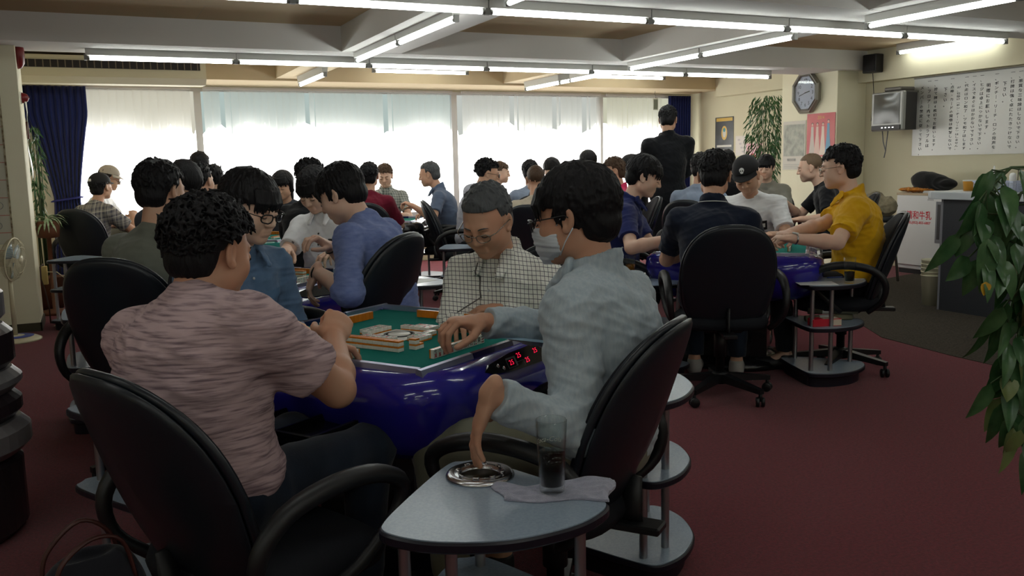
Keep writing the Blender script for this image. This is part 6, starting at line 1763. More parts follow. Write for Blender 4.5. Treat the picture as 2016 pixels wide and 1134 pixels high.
# chart on the left partition
t = empty('wall_chart', (-0.78, YP + 0.014, 1.35), 0, 'white tournament chart ruled in red with a worn dark edge, far left', 'chart')
yl = YP - 0.002
b = MB(); b.box((-1.2, -0.02, -0.55), (0.16, -0.0165, 0.67)); t.location = (-0.78, YP, 1.28); b.build('sheet', mat('chart_paper', srgb(186, 184, 166), 0.7), t)
b = MB(); b.box((0.155, -0.023, -0.55), (0.168, -0.017, 0.67)); b.build('dark_edge', noisy(mat('chart_edge', srgb(96, 78, 50), 0.7), scale=30, strength=0, c2=srgb(180, 170, 140), cscale=30, camt=0.9), t)
for i in range(9): b = MB(); b.box((-1.2, -0.0225, 0.52 - 0.14 * i), (0.155, -0.0202, 0.525 - 0.14 * i)); b.build('ruled_line', mat('chart_red', srgb(176, 96, 84), 0.7), t)
for i, (x_, z_) in enumerate(((0.07, -0.10), (0.06, 0.0), (0.08, -0.24), (0.06, -0.40))):
    b = MB(); ring = [(x_ + 0.035 * math.cos(a), -0.0225, z_ + 0.03 * math.sin(a)) for a in np.linspace(0, 2 * math.pi, 17)[:-1]]; b.tube(ring, 0.002, n=5, closed=True); b.build('pencil_ring', MATS['grey_print'], t)
t.location.y = YP - 0.0 ; t.location.x = -0.74
# fire alarm lamp, bell and hanging strip on the left pillar
XL = -0.44
def wxl(px, py): 
    r_ = _ray(px, py); return CAMP + r_ * (8.40 / r_.y)
fa = empty('fire_alarm_bell', (XL, 8.40, wxl(53, 107).z), 0, 'dark red oval alarm bell high on the left pillar', 'alarm bell')
b = MB(); b.lathe([(0.0, 0.06), (0.05, 0.055), (0.075, 0.03), (0.08, 0.0)][::-1], n=28, M=Matrix(((0, 0, 1, 0), (1, 0, 0, 0), (0, 1.5, 0, 0), (0, 0, 0, 1)))); b.build('gong', mat('alarm_red', srgb(116, 26, 30), 0.35), fa)
fl = empty('alarm_lamp', (XL, 8.40, wxl(65, 193).z), 0, 'small red dome lamp on the left pillar below the bell', 'lamp')
b = MB(); b.lathe([(0.0, 0.065), (0.03, 0.05), (0.042, 0.02), (0.045, 0.0)][::-1], n=24, M=Matrix(((0, 0, 1, 0), (1, 0, 0, 0), (0, 1, 0, 0), (0, 0, 0, 1)))); b.build('dome', mat('alarm_red', None or (0, 0, 0)), fl)
b = MB(); b.lathe([(0.05, 0.0), (0.05, 0.008), (0.0, 0.008)], n=24, M=Matrix(((0, 0, 1, 0), (1, 0, 0, 0), (0, 1, 0, 0), (0, 0, 0, 1)))); b.build('mount', MATS['white_paint'], fl)
hs = empty('fly_strip', (XL + 0.03, 8.36, 1.15), 0, 'long shiny paper strip hanging from the alarm lamp on the left pillar', 'paper strip')
b = MB(); b.grid([[(0.0 + 0.01 * math.sin(i), -0.03, 0.72 - i * 0.08), (0.0 + 0.012 * math.sin(i + 1), 0.03, 0.72 - i * 0.08)] for i in range(9)]); o = b.build('strip', mat('strip_white', srgb(230, 228, 215), 0.3), hs); md = o.modifiers.new('t', 'SOLIDIFY'); md.thickness = 0.002
b = MB(); b.box((-0.008, -0.02, 0.42), (0.012, 0.02, 0.56), bev=0.005); b.build('tag', mat('tag_brown', srgb(96, 50, 40), 0.5), hs)

# ------------------------------------------------------------------ prints and trims lying on the shirts
from mathutils.bvhtree import BVHTree
def drape(key, ob, lift=0.0015, d=None, M=None):
    """press a flat mesh (x right, y up, origin on the breastbone) onto the front of a shirt"""
    root, I = PEOPLE[key]; sh = shirt_of(root)
    bvh = BVHTree.FromPolygons([v.co[:] for v in sh.data.vertices], [p.vertices[:] for p in sh.data.polygons])
    fw = Vector(I['fw']) if d is None else Vector(d); rt = Vector(I['rt']); up = Vector(I['up']); o = Vector(I['Nb'])
    if d is not None and d == 'back': fw = -Vector(I['fw'])
    for v in ob.data.vertices:
        p = o + rt * v.co.x + up * v.co.y
        h = bvh.ray_cast(p + fw * 0.6, -fw)
        if h[0] is not None: v.co = h[0] + fw * (lift + v.co.z)
        else: v.co = p
    ob.parent = root
    return ob
def plate(name, x0, y0, x1, y1, m, nx=10, ny=10):
    b = MB(); b.grid([[(x0 + (x1 - x0) * i / nx, y0 + (y1 - y0) * j / ny, 0) for i in range(nx + 1)] for j in range(ny + 1)]); return b.build(name, m)
# boy in white: small lettering, a black patch, a pocket and buttons
for k, tx in enumerate(('♦ · – – – ·', 'I I', '– – – – – –', '·– – – – – –', '– – –')):
    drape('whiteshirt', text_mesh(tx, 0.020, 'shirt_print', MATS['grey_print'], None, Matrix.Translation((0.085, -0.135 - 0.017 * k, 0)) @ Matrix.Diagonal((-1, 1, 1, 1)), extrude=0))
drape('whiteshirt', plate('patch', -0.105, -0.150, -0.060, -0.128, MATS['black_plastic']))
drape('whiteshirt', plate('pocket_flap', -0.112, -0.185, -0.052, -0.162, mat('white_seam', srgb(180, 182, 186), 0.9)))
for k in range(4):
    b = MB(); b.lathe([(0.0, 0.001), (0.0055, 0.001), (0.0055, 0.003), (0.0, 0.0035)], n=12, c=(0.004, -0.10 - 0.062 * k, 0)); drape('whiteshirt', b.build('button', MATS['black_plastic']), 0.001)
# printed T-shirt under the skull cap
for k in range(2):
    drape('skullcap', text_mesh(('— — —', '- - -')[k], 0.022, 'shirt_print', MATS['grey_print'], None, Matrix.Translation((0.03 - 0.10 * k, -0.150 - 0.01 * k, 0)) @ Matrix.Diagonal((-1, 1, 1, 1)), extrude=0))
drape('skullcap', plate('printed_picture', -0.112, -0.235, -0.040, -0.165, MATS['black_plastic'])); drape('skullcap', plate('printed_highlight', -0.100, -0.215, -0.052, -0.185, MATS['white_paint'], 6, 6), 0.0022)
drape('skullcap', plate('printed_line', -0.115, -0.265, -0.030, -0.252, MATS['grey_print'])); drape('skullcap', plate('printed_line', 0.01, -0.265, 0.09, -0.252, MATS['grey_print']))
# spectacle cord round the grey-haired man's neck
def cord(key, pts, r, m, name):
    b = MB(); n = len(pts); P_ = []
    for i in range(n - 1):
        for k in range(6): P_.append([pts[i][j] + (pts[i + 1][j] - pts[i][j]) * k / 6 for j in (0, 1)])
    rows = [[(x - r, y, 0), (x + r, y, 0)] for x, y in P_]
    b.grid(rows); o = b.build(name, m); drape(key, o, 0.003); md = o.modifiers.new('t', 'SOLIDIFY'); md.thickness = 0.003; return o
cm_ = mat('cord_grey', srgb(86, 82, 80), 0.6)
cord('grey', [(0.045, 0.00), (0.040, -0.08), (0.020, -0.17), (-0.03, -0.215), (-0.075, -0.205), (-0.085, -0.190)], 0.0025, cm_, 'neck_cord')
b = MB(); b.tube([(-0.10, -0.17, 0.006), (-0.085, -0.20, 0.008)], 0.006, n=8); drape_ = b.build('cord_clip', MATS['chrome']); drape('grey', drape_, 0.004)
for key, n_, y0_ in (('grey', 5, -0.10), ('denim', 5, -0.09), ('masked', 3, -0.10)):
    for k in range(n_):
        b = MB(); b.lathe([(0.0, 0.001), (0.0050, 0.001), (0.0050, 0.0025), (0.0, 0.003)], n=12, c=(0.0, y0_ - 0.058 * k, 0)); drape(key, b.build('button', mat('button_pearl', srgb(180, 182, 184), 0.3)), 0.001)
drape('denim', plate('chest_pocket', -0.125, -0.235, -0.045, -0.145, mat('denim_pocket', srgb(88, 120, 154), 0.9)), 0.002)
drape('masked', plate('chest_pocket', 0.05, -0.245, 0.135, -0.145, mat('pocket_blue', srgb(136, 164, 182), 0.9)), 0.002)
# white stripe on the dark navy collar
root_, I_ = PEOPLE['navyback']
b = MB(); pts = []
for k in range(15):
    a = rad(200 + 140 * k / 14)
    pts.append(I_['Nb'] + I_['up'] * 0.018 + (I_['rt'] * math.cos(a) + I_['fw'] * math.sin(a)) * 0.0785 * I_['s'])
b.tube([Vector(p) for p in pts], 0.0022, n=6); b.build('collar_stripe', MATS['white_paint'], root_)

# ------------------------------------------------------------------ service corner
fr = empty('milk_fridge', (8.10, 6.86, 0), 0, 'white low refrigerator with red Japanese dairy lettering beside the counter', 'refrigerator')
b = MB(); b.box((0.03, -0.30, 0.05), (0.42, 0.30, 0.86), bev=0.01); b.build('cabinet', mat('fridge_white', srgb(212, 212, 210), 0.35), fr)
b = MB(); b.box((0.0, -0.30, 0.10), (0.03, 0.30, 0.86), bev=0.006); d_ = b.build('door', MATS['fridge_white'], fr)
MF = Matrix(((0, 0, -1, -0.0005), (-1, 0, 0, 0), (0, 1, 0, 0), (0, 0, 0, 1)))
text_mesh('清和牛乳', 0.088, 'lettering', mat('sign_red', srgb(196, 24, 44), 0.5), d_, MF @ Matrix.Translation((0.0, 0.64, 0)) @ Matrix.Diagonal((0.92, 1.1, 1, 1)), extrude=0.0006, bold=0.0012)
text_mesh('TEL(052)-855-6807', 0.038, 'lettering', MATS['sign_red'], d_, MF @ Matrix.Translation((0.0, 0.565, 0)), extrude=0.0006, bold=0.0008)
text_mesh('SANDEN', 0.020, 'lettering', MATS['grey_print'], d_, MF @ Matrix.Translation((0.14, 0.815, 0)), extrude=0.0004)
b = MB(); b.box((-0.004, -0.295, 0.36), (0.002, -0.215, 0.80)); b.build('handle_recess', mat('recess_grey', srgb(112, 112, 116), 0.5), d_)
b = MB(); b.box((-0.006, -0.27, 0.40), (0.0, -0.235, 0.77)); b.build('handle', mat('tv_dark'), d_)
b = MB(); b.box((0.05, -0.28, 0.0), (0.40, 0.28, 0.05)); b.build('plinth', MATS['black_plastic'], fr)
b = MB(); b.box((0.0, -0.31, 0.86), (0.43, 0.31, 0.885), bev=0.004); b.build('top_board', mat('board_wood', srgb(180, 160, 130), 0.6), fr)
ZFR = 0.886
def sdf_obj(name, prims, res, m, label, cat, wr=None, loc=(0, 0, 0), rz=0, group=None):
    V, Q = surf(prims, res, wr=wr)
    o = link(name, mesh_np(name, [(V, Q, 0)], [m])); o.location = loc; o.rotation_euler = (0, 0, rad(rz)); return tag(o, label, cat, group)
mats_ = cloth('black_bag_cloth', (0.012, 0.012, 0.013))
sdf_obj('soft_bag', [ell((0, 0.03, 0.075), (0.14, 0.20, 0.10), k=0.04), ell((0, -0.14, 0.05), (0.12, 0.15, 0.06), k=0.05), ell((0, 0.11, 0.105), (0.11, 0.11, 0.075), k=0.04, ), cone((0, -0.2, 0.02), (0, 0.2, 0.02), 0.022, 0.022, k=0.03)], 0.009, mats_, 'black soft bag heaped on top of the refrigerator', 'bag', wr=(0.008, 22, 3, (1, 1, 1)), loc=(8.28, 6.86, ZFR + 0.045))
sdf_obj('orange_cloth', [ell((0, 0, 0.020), (0.12, 0.22, 0.022), k=0.02)], 0.007, cloth('orange_cloth', srgb(206, 132, 40), srgb(120, 66, 20), cscale=30), 'crumpled orange cloth under the black bag on the refrigerator', 'cloth', wr=(0.010, 40, 7, (1, 1, 1)), loc=(8.20, 6.99, ZFR + 0.012))
for k in range(3):
    b = MB(); b.box((-0.10, -0.14, 0), (0.10, 0.14, 0.008), bev=0.002); obj1('magazine', b, MATS['paper'], 'magazine in the low pile at the near end of the refrigerator top', 'magazine', (8.24, 6.72 - 0.005 * k, ZFR + 0.0085 * k), 4 * k - 3, 'magazines on the refrigerator')
# counter
ct = empty('service_counter', (6.36, 5.15, 0), 0, 'black-fronted service counter with a pale worktop at the right edge', 'counter')
b = MB(); b.box((0.0, -2.6, 0.0), (0.75, 0.0, 0.925)); b.build('body', noisy(mat('counter_black', (0.018, 0.020, 0.026), 0.55), scale=300, dist=0.001, strength=0.3, c2=(0.05, 0.055, 0.06), cscale=200, camt=0.5), ct)
b = MB(); b.prism([(-0.04, -2.7), (0.80, -2.7), (0.80, 0.20), (0.10, 0.20), (0.02, 0.17), (-0.03, 0.10)], 0.925, 0.985, bev=0.006); b.build('worktop', mat('worktop_grey', srgb(190, 196, 200), 0.3), ct)
b = MB(); b.box((0.0, 0.0, 0.0), (0.75, 0.02, 0.925)); b.build('end_panel', mat('end_grey', srgb(120, 120, 126), 0.5), ct)
ZK = 0.986
tumb = empty('paper_cup', (6.62, 5.12, ZK), 0, 'orange and white paper cup at the far end of the counter', 'cup')
b = MB(); b.lathe([(0.0, 0.0), (0.042, 0.0), (0.050, 0.085), (0.052, 0.088), (0.0475, 0.087), (0.040, 0.004), (0.0, 0.004)], n=32); b.build('cup_wall', mat('cup_orange', srgb(214, 150, 50), 0.4), tumb)
b = MB(); b.lathe([(0.0505, 0.080), (0.0525, 0.088), (0.0505, 0.0885)], n=32); b.build('cup_rim', MATS['white_paint'], tumb)
b = MB(); b.tube([(0, -0.048, 0.07), (0, -0.075, 0.06), (0, -0.075, 0.03), (0, -0.046, 0.02)], 0.006, n=8); b.build('cup_handle', MATS['white_paint'], tumb)
bk = empty('plastic_basket', (6.62, 4.83, ZK), 0, 'pale blue perforated plastic basket on the counter', 'basket')
b = MB(); mb_ = mat('basket_blue', srgb(186, 194, 216), 0.4)
w_, d_2, h_ = 0.10, 0.17, 0.085
b.box((-w_, -d_2, 0), (w_, d_2, 0.004)); b.box((-w_ - 0.008, -d_2 - 0.008, h_ - 0.01), (-w_, d_2 + 0.008, h_)); b.box((w_, -d_2 - 0.008, h_ - 0.01), (w_ + 0.008, d_2 + 0.008, h_)); b.box((-w_, -d_2 - 0.008, h_ - 0.01), (w_, -d_2, h_)); b.box((-w_, d_2, h_ - 0.01), (w_, d_2 + 0.008, h_))
for i in range(24): y_ = -d_2 + i * (2 * d_2 / 23); b.box((-w_ - 0.003, y_ - 0.002, 0), (-w_, y_ + 0.002, h_)); b.box((w_, y_ - 0.002, 0), (w_ + 0.003, y_ + 0.002, h_))
for i in range(6): z_ = 0.004 + i * 0.0145; b.box((-w_ - 0.003, -d_2, z_), (-w_, d_2, z_ + 0.004)); b.box((w_, -d_2, z_), (w_ + 0.003, d_2, z_ + 0.004)); b.box((-w_, -d_2 - 0.003, z_), (w_, -d_2, z_ + 0.004)); b.box((-w_, d_2, z_), (w_, d_2 + 0.003, z_ + 0.004))
for i in range(14): x_ = -w_ + i * (2 * w_ / 13); b.box((x_ - 0.002, -d_2 - 0.003, 0), (x_ + 0.002, -d_2, h_)); b.box((x_ - 0.002, d_2, 0), (x_ + 0.002, d_2 + 0.003, h_))
b.build('lattice', mb_, bk)
def bottle(x, y, z, prof, m, label, cap=None):
    t = empty('squeeze_bottle', (x, y, z), 0, label, 'bottle'); b = MB(); b.lathe(prof, n=24); b.build('body', m, t)
    if cap: b = MB(); b.lathe(cap[0], n=20); b.build('cap', cap[1], t)
cr = mat('cream_plastic', srgb(214, 206, 178), 0.5)
bottle(6.66, 4.93, ZK + 0.005, [(0.0, 0), (0.032, 0), (0.033, 0.10), (0.028, 0.13), (0.012, 0.15), (0.005, 0.20), (0.0, 0.20)], MATS['white_paint'], 'white nozzle bottle standing at the far end of the blue basket')
bottle(6.60, 4.72, ZK + 0.005, [(0.0, 0), (0.024, 0), (0.026, 0.12), (0.02, 0.14), (0.0, 0.145)], MATS['white_paint'], 'small white tube standing at the near end of the blue basket')
bottle(6.80, 4.38, ZK, [(0.0, 0), (0.04, 0), (0.042, 0.09), (0.03, 0.12), (0.016, 0.135), (0.0, 0.14)], mat('mayo_yellow', srgb(226, 190, 40), 0.4), 'yellow round bottle on the counter half behind the pothos leaves', ([(0.0, 0.18), (0.008, 0.18), (0.016, 0.14), (0.0, 0.14)][::-1], MATS['white_paint']))
jg = empty('cream_jug', (6.70, 4.22, ZK), 0, 'cream plastic jug on the counter at the right edge of the picture', 'jug')
b = MB(); b.lathe([(0.0, 0), (0.060, 0), (0.068, 0.21), (0.072, 0.22), (0.066, 0.218), (0.056, 0.006), (0.0, 0.006)], n=32); b.build('vessel', cr, jg)
b = MB(); b.tube([(0, 0.064, 0.19), (0, 0.12, 0.17), (0, 0.12, 0.08), (0, 0.062, 0.05)], 0.010, n=8); b.build('handle', cr, jg)
rk = empty('dish_rack', (6.95, 4.72, ZK), 0, 'black wire drying rack on the counter behind the basket', 'rack')
b = MB(); b.tube([(-0.12, -0.16, 0.0), (-0.12, -0.16, 0.17), (-0.12, 0.12, 0.17), (-0.12, 0.12, 0.0)], 0.004, n=6); b.tube([(0.1, -0.16, 0.0), (0.1, -0.16, 0.17), (0.1, 0.12, 0.17), (0.1, 0.12, 0.0)], 0.004, n=6); b.tube([(-0.12, 0.0, 0.17), (-0.12, 0.0, 0.0)], 0.004, n=6)
for z_ in (0.02, 0.17): b.tube([(-0.12, -0.16, z_), (0.1, -0.16, z_)], 0.004, n=6); b.tube([(-0.12, 0.12, z_), (0.1, 0.12, z_)], 0.004, n=6)
for k in range(7): b.tube([(-0.12, -0.14 + 0.04 * k, 0.02), (0.10, -0.14 + 0.04 * k, 0.02)], 0.003, n=6)
b.build('wire_frame', MATS['black_plastic'], rk)
b = MB(); b.box((-0.12, -0.15, 0), (0.12, 0.30, 0.055), bev=0.006); obj1('black_tray_box', b, MATS['black_plastic'], 'low black box behind the basket on the counter', 'box', (7.02, 4.98, ZK))
sh_ = empty('white_cabinet', (7.75, 4.9, 0), 0, 'white cabinet standing behind the counter against the rules sign', 'cabinet')
b = MB(); b.box((0.0, -1.0, 0), (0.42, 0.52, 1.26)); b.build('body', mat('cabinet_white', srgb(196, 194, 180), 0.6), sh_); b = MB(); b.box((-0.02, -1.02, 1.26), (0.44, 0.54, 1.285), bev=0.004); b.build('top', MATS['cabinet_white'], sh_)
b = MB(); b.box((-0.012, -0.24, 0.08), (0.0, 0.50, 1.22)); dd = b.build('door', MATS['cabinet_white'], sh_); b = MB(); b.box((-0.03, 0.40, 0.6), (-0.012, 0.42, 0.75)); b.build('handle', MATS['chrome'], dd)
mg = empty('white_mug', (7.92, 5.15, 1.286), 0, 'white mug on top of the white cabinet, before the rules sign', 'mug')
b = MB(); b.lathe([(0.0, 0), (0.045, 0), (0.048, 0.11), (0.044, 0.11), (0.041, 0.006), (0.0, 0.006)], n=28); b.build('vessel', mat('mug_white', srgb(216, 214, 206), 0.3), mg)
b = MB(); b.tube([(0, -0.045, 0.09), (0, -0.08, 0.08), (0, -0.08, 0.035), (0, -0.045, 0.025)], 0.007, n=8); b.build('handle', MATS['mug_white'], mg)
# stack of tubs on the floor at the counter's end
v = atz(1831, 598, 0.0)
bx_, by_ = 6.52, 5.36
for k in range(5):
    b = MB(); b.lathe([(0.0, 0.0), (0.072, 0.0), (0.088, 0.255), (0.093, 0.258), (0.093, 0.266), (0.086, 0.264), (0.070, 0.004), (0.0, 0.004)], n=36)
    obj1('paper_tub', b, mat('tub_cream', srgb(206, 202, 176), 0.6), ('lowest', 'second from the bottom', 'middle', 'second from the top', 'topmost')[k] + ' cream tub of the nested stack by the counter', 'tub', (bx_, by_, 0.001 + 0.033 * k), 0, 'nested tubs by the counter')
# stool with a jacket on it beyond the yellow polo
so = empty('stool', (7.36, 6.72, 0), 0, 'dark stool behind the yellow polo with a khaki jacket on it', 'stool')
b = MB(); b.lathe([(0.0, 0.62), (0.19, 0.62), (0.20, 0.64), (0.19, 0.68), (0.0, 0.685)], n=28); b.build('seat', MATS['chair_vinyl'], so)
for k in range(4):
    a = math.pi / 4 + k * math.pi / 2; b = MB(); b.tube([(0.13 * math.cos(a), 0.13 * math.sin(a), 0.62), (0.20 * math.cos(a), 0.20 * math.sin(a), 0.0)], 0.014, n=8); b.build('leg', MATS['chrome'], so)
sdf_obj('khaki_jacket', [ell((0, 0, 0.07), (0.15, 0.17, 0.07), k=0.04), ell((-0.02, 0.05, 0.16), (0.09, 0.10, 0.10), k=0.06), ell((0.03, -0.07, 0.12), (0.09, 0.09, 0.08), k=0.05)], 0.009, cloth('khaki_cloth', srgb(150, 140, 116), srgb(104, 98, 80), cscale=14), 'crumpled khaki jacket heaped on the dark stool', 'jacket', wr=[(0.012, 24, 3, (1, 1, 1)), (0.005, 60, 4, (1, 1, 1))], loc=(7.36, 6.72, 0.675))

# ------------------------------------------------------------------ plants
def leaf(b, p, d, n, L_, Wd, bend, mi=0, heart=True, seg=6):
    d = Vector(d).normalized(); n = Vector(n); n = (n - d * n.dot(d)).normalized(); s = d.cross(n)
    rows = []
    for i in range(seg + 1):
        t = i / seg
        w = Wd * (math.sin(math.pi * min(1, t ** (0.62 if heart else 0.9))) ** 0.85 if 0 < t < 1 else 0.02)
        a = bend * t
        c = Vector(p) + (d * math.sin(a) / max(bend, 1e-3) - n * (1 - math.cos(a)) / max(bend, 1e-3)) * L_ if abs(bend) > 1e-3 else Vector(p) + d * L_ * t
        nn = n * math.cos(a) + d * math.sin(a)
        rows.append([c + s * (w * q) + nn * (abs(q) * w * 0.25) for q in (-1, -0.5, 0, 0.5, 1)])
    b.grid(rows, mi)
gm = [noisy(mat('leaf_dark', (0.035, 0.105, 0.038), 0.24, spec=0.5), scale=30, dist=0.004, strength=0.3, c2=(0.10, 0.20, 0.08), cscale=25, camt=0.6), noisy(mat('leaf_light', (0.16, 0.22, 0.07), 0.35), scale=30, dist=0.004, strength=0.3, c2=(0.2, 0.22, 0.10), cscale=30, camt=0.6), mat('leaf_yellow', (0.55, 0.33, 0.03), 0.4), mat('leaf_stem', (0.05, 0.09, 0.03), 0.5)]
def pothos():
    o_ = atd(2165, 330, 2.0); ox, oy = o_[0], o_[1]
    t = empty('pothos_plant', (ox, oy, 0), 0, 'trailing pothos with large dark leaves hanging at the right edge, in front', 'plant')
    rs = random.Random(5); f = MB(); st_ = MB()
    ctl = [[(2150, 325, 1.98), (1990, 330, 1.92), (1945, 372, 1.9), (1925, 430, 1.9), (1930, 500, 1.9)],
           [(2150, 330, 1.98), (2010, 380, 1.95), (1985, 440, 1.93), (1975, 520, 1.92)],
           [(2155, 330, 1.98), (2035, 420, 1.98), (2008, 520, 1.96), (1990, 610, 1.95), (1975, 700, 1.95), (1985, 790, 1.95), (2000, 840, 1.95)],
           [(2160, 330, 1.98), (2050, 460, 2.0), (2025, 560, 1.98), (2005, 650, 1.97), (1995, 740, 1.97)],
           [(2160, 330, 2.0), (2060, 480, 2.0), (2035, 620, 2.0), (2020, 740, 2.0), (2015, 850, 2.0)],
           [(2155, 330, 1.93), (2030, 480, 1.90), (2005, 570, 1.9)],
           [(2165, 330, 1.9), (2070, 520, 1.88), (2045, 700, 1.88), (2030, 850, 1.88)]]
    for vi, cs in enumerate(ctl):
        pts = [Vector(atd(*c)) - Vector((ox, oy, 0)) for c in cs]
        P_ = []
        for i in range(len(pts) - 1):
            for k in range(5): P_.append(pts[i].lerp(pts[i + 1], k / 5))
        P_.append(pts[-1])
        st_.tube(P_, 0.0035, n=6)
        for i in range(3, len(P_)):
            for r_ in range(1 if rs.random() < 0.3 else 2):
                side = Vector((rs.uniform(-1, 0.5), rs.uniform(-1, 0.3), rs.uniform(-0.9, 0.15)))
                b0 = P_[i] + side.normalized() * rs.uniform(0.01, 0.05)
                st_.tube([P_[i], b0], 0.0018, n=5, caps=False)
                dd = Vector((side.x * 0.6, side.y * 0.6, -0.9 + rs.uniform(-0.2, 0.4)))
                leaf(f, b0, dd, Vector((rs.uniform(-0.7, 0.2), -0.9, rs.uniform(0.1, 0.9))), rs.uniform(0.055, 0.110), rs.uniform(0.014, 0.023), rs.uniform(0.2, 0.9), 1 if rs.random() < (0.14 if cs[-1][1] > 560 else 0.05) else 0)
    # a big leaf turning yellow at its tip
    bl = Vector(atd(1945, 470, 1.86)) - Vector((ox, oy, 0))
    leaf(f, bl, (-0.15, -0.1, -1), (-0.3, -1, 0.3), 0.115, 0.026, 0.3, 0, seg=8); leaf(f, bl + Vector((-0.016, -0.012, -0.088)), (-0.1, 0, -1), (-0.3, -1, 0.3), 0.030, 0.012, 0.1, 2)
    f.build('foliage', gm[:3], t); st_.build('vine', gm[3], t)
    b = MB(); b.lathe([(0.0, 1.10), (0.085, 1.10), (0.11, 1.25), (0.118, 1.26), (0.105, 1.262), (0.0, 1.245)], n=28); b.build('pot', mat('pot_brown', srgb(112, 70, 48), 0.6), t)
    b = MB(); b.lathe([(0.0, 1.075), (0.13, 1.075), (0.13, 1.098), (0.0, 1.10)], n=28)
    b.tube([(0, 0, 0.02), (0, 0, 1.08)], 0.018, n=10); b.lathe([(0.0, 0.0), (0.17, 0.0), (0.17, 0.02), (0.0, 0.03)], n=28); b.build('stand', MATS['black_plastic'], t)
pothos()
def bamboo(name, x, y, z0, z1, spread, n, label, ll=0.11, seed=3, hang=False):
    t = empty(name, (x, y, 0), 0, label, 'plant'); rs = random.Random(seed); f = MB(); s_ = MB()
    for k in range(7):
        a = rs.uniform(0, 6.28); r_ = rs.uniform(0.0, 0.06)
        p0 = Vector((r_ * math.cos(a), r_ * math.sin(a), 0.32)); p1 = Vector((spread * 0.45 * math.cos(a), spread * 0.6 * math.sin(a), z1 - rs.uniform(0.0, 0.25)))
        s_.tube([p0, p0.lerp(p1, 0.5) + Vector((0, 0, 0.05)), p1], [0.008, 0.006, 0.003], n=6)
    for i in range(n):
        z = rs.uniform(z0, z1); w = spread * (0.45 + 0.55 * math.sin(math.pi * min(1, (z - z0) / (z1 - z0) * 0.95)) ** 0.6)
        a = rs.uniform(0, 6.28); r_ = w * math.sqrt(rs.random())
        p = (r_ * math.cos(a) * 0.6, r_ * math.sin(a), z)
        leaf(f, p, (math.cos(a) * 0.5 + rs.uniform(-.4, .4), math.sin(a) * 0.6 + rs.uniform(-.4, .4), -0.9), (rs.uniform(-1, 1), rs.uniform(-1, 1), 0.6), ll * rs.uniform(0.6, 1.2), ll * 0.085, 0.4, 0, heart=False, seg=3)
    f.build('foliage', gm[0], t); s_.build('stem', gm[3], t)
    b = MB(); b.lathe([(0.0, 0.0), (0.12, 0.0), (0.15, 0.30), (0.155, 0.31), (0.14, 0.31), (0.13, 0.28), (0.0, 0.28)], n=28); b.build('pot', MATS['pot_brown'], t)
bamboo('bamboo_plant', 8.20, 9.42, 0.95, 2.12, 0.34, 1100, 'tall potted bamboo standing behind the pillar, half hidden by it')
bamboo('climbing_plant', -0.42, 9.6, 0.9, 1.75, 0.10, 160, 'thin dark climbing plant in the alcove left of the blue curtain', 0.09, 8)
sp_ = empty('spider_plant', (-0.36, 9.2, 0), 0, 'striped pale green spider plant between the pillar and the blue curtain', 'plant')
f = MB(); rs_ = random.Random(2)
for k in range(46):
    a = rs_.uniform(0, 6.28); leaf(f, (0, 0, 0.86 + rs_.uniform(-0.03, 0.03)), (math.cos(a), math.sin(a), rs_.uniform(0.1, 1.0)), (0, 0, 1), rs_.uniform(0.16, 0.26), 0.010, rs_.uniform(0.9, 2.0), 0, heart=False, seg=6)
f.build('foliage', noisy(mat('spider_green', (0.16, 0.30, 0.12), 0.5), scale=30, dist=0.001, strength=0, c2=(0.5, 0.55, 0.4), cscale=40, camt=0.8), sp_)
b = MB(); b.lathe([(0.0, 0.0), (0.13, 0.0), (0.13, 0.03), (0.02, 0.05), (0.02, 0.70), (0.09, 0.71), (0.11, 0.86), (0.10, 0.86), (0.0, 0.84)], n=24); b.build('pot_stand', MATS['pot_brown'], sp_)

# ------------------------------------------------------------------ things at the left edge
fb = atz(32, 664, 0.02)
fan = empty('pedestal_fan', (-0.60, 7.86, 0), 0, 'cream pedestal fan beside the left pillar, its head turned to the right', 'fan')
cf = mat('fan_cream', srgb(206, 198, 166), 0.45)
b = MB(); b.lathe([(0.0, 0.0), (0.185, 0.0), (0.185, 0.012), (0.15, 0.030), (0.04, 0.045), (0.0, 0.045)], n=40); bs = b.build('base', cf, fan)
b = MB(); b.lathe([(0.06, 0.041), (0.13, 0.0355), (0.13, 0.0365), (0.06, 0.042)], n=32); b.build('blue_label', mat('fan_blue', srgb(70, 80, 150), 0.5), bs)
b = MB(); b.tube([(0, 0, 0.04), (0, 0, 0.58)], [0.018, 0.015], n=14); b.build('pole', cf, fan)
HF = frame(Vector((0.30, 0.95, 0.0)), Vector((0.10, -0.03, 1.0)), o=(0, 0, 0.64))   # local z is the blowing direction
HFz = HF.to_3x3() @ Vector((0, 0, 1))
if HFz.x < 0: HF = frame(Vector((-0.30, -0.95, 0.0)), Vector((0.10, -0.03, 1.0)), o=(0, 0, 0.64))
b = MB(); b.lathe([(0.0, -0.16), (0.045, -0.155), (0.062, -0.10), (0.062, -0.01), (0.05, 0.0), (0.0, 0.0)], n=28, M=HF); b.build('motor_housing', cf, fan)
cg = MB()
for k in range(56):
    a = 2 * math.pi * k / 56
    cg.tube([HF @ Vector((r_ * math.cos(a), r_ * math.sin(a), z_)) for r_, z_ in ((0.035, 0.095), (0.10, 0.092), (0.15, 0.070), (0.165, 0.040))], 0.0011, n=4, caps=False)
    cg.tube([HF @ Vector((r_ * math.cos(a), r_ * math.sin(a), z_)) for r_, z_ in ((0.06, -0.02), (0.12, -0.015), (0.155, 0.010), (0.165, 0.040))], 0.0011, n=4, caps=False)
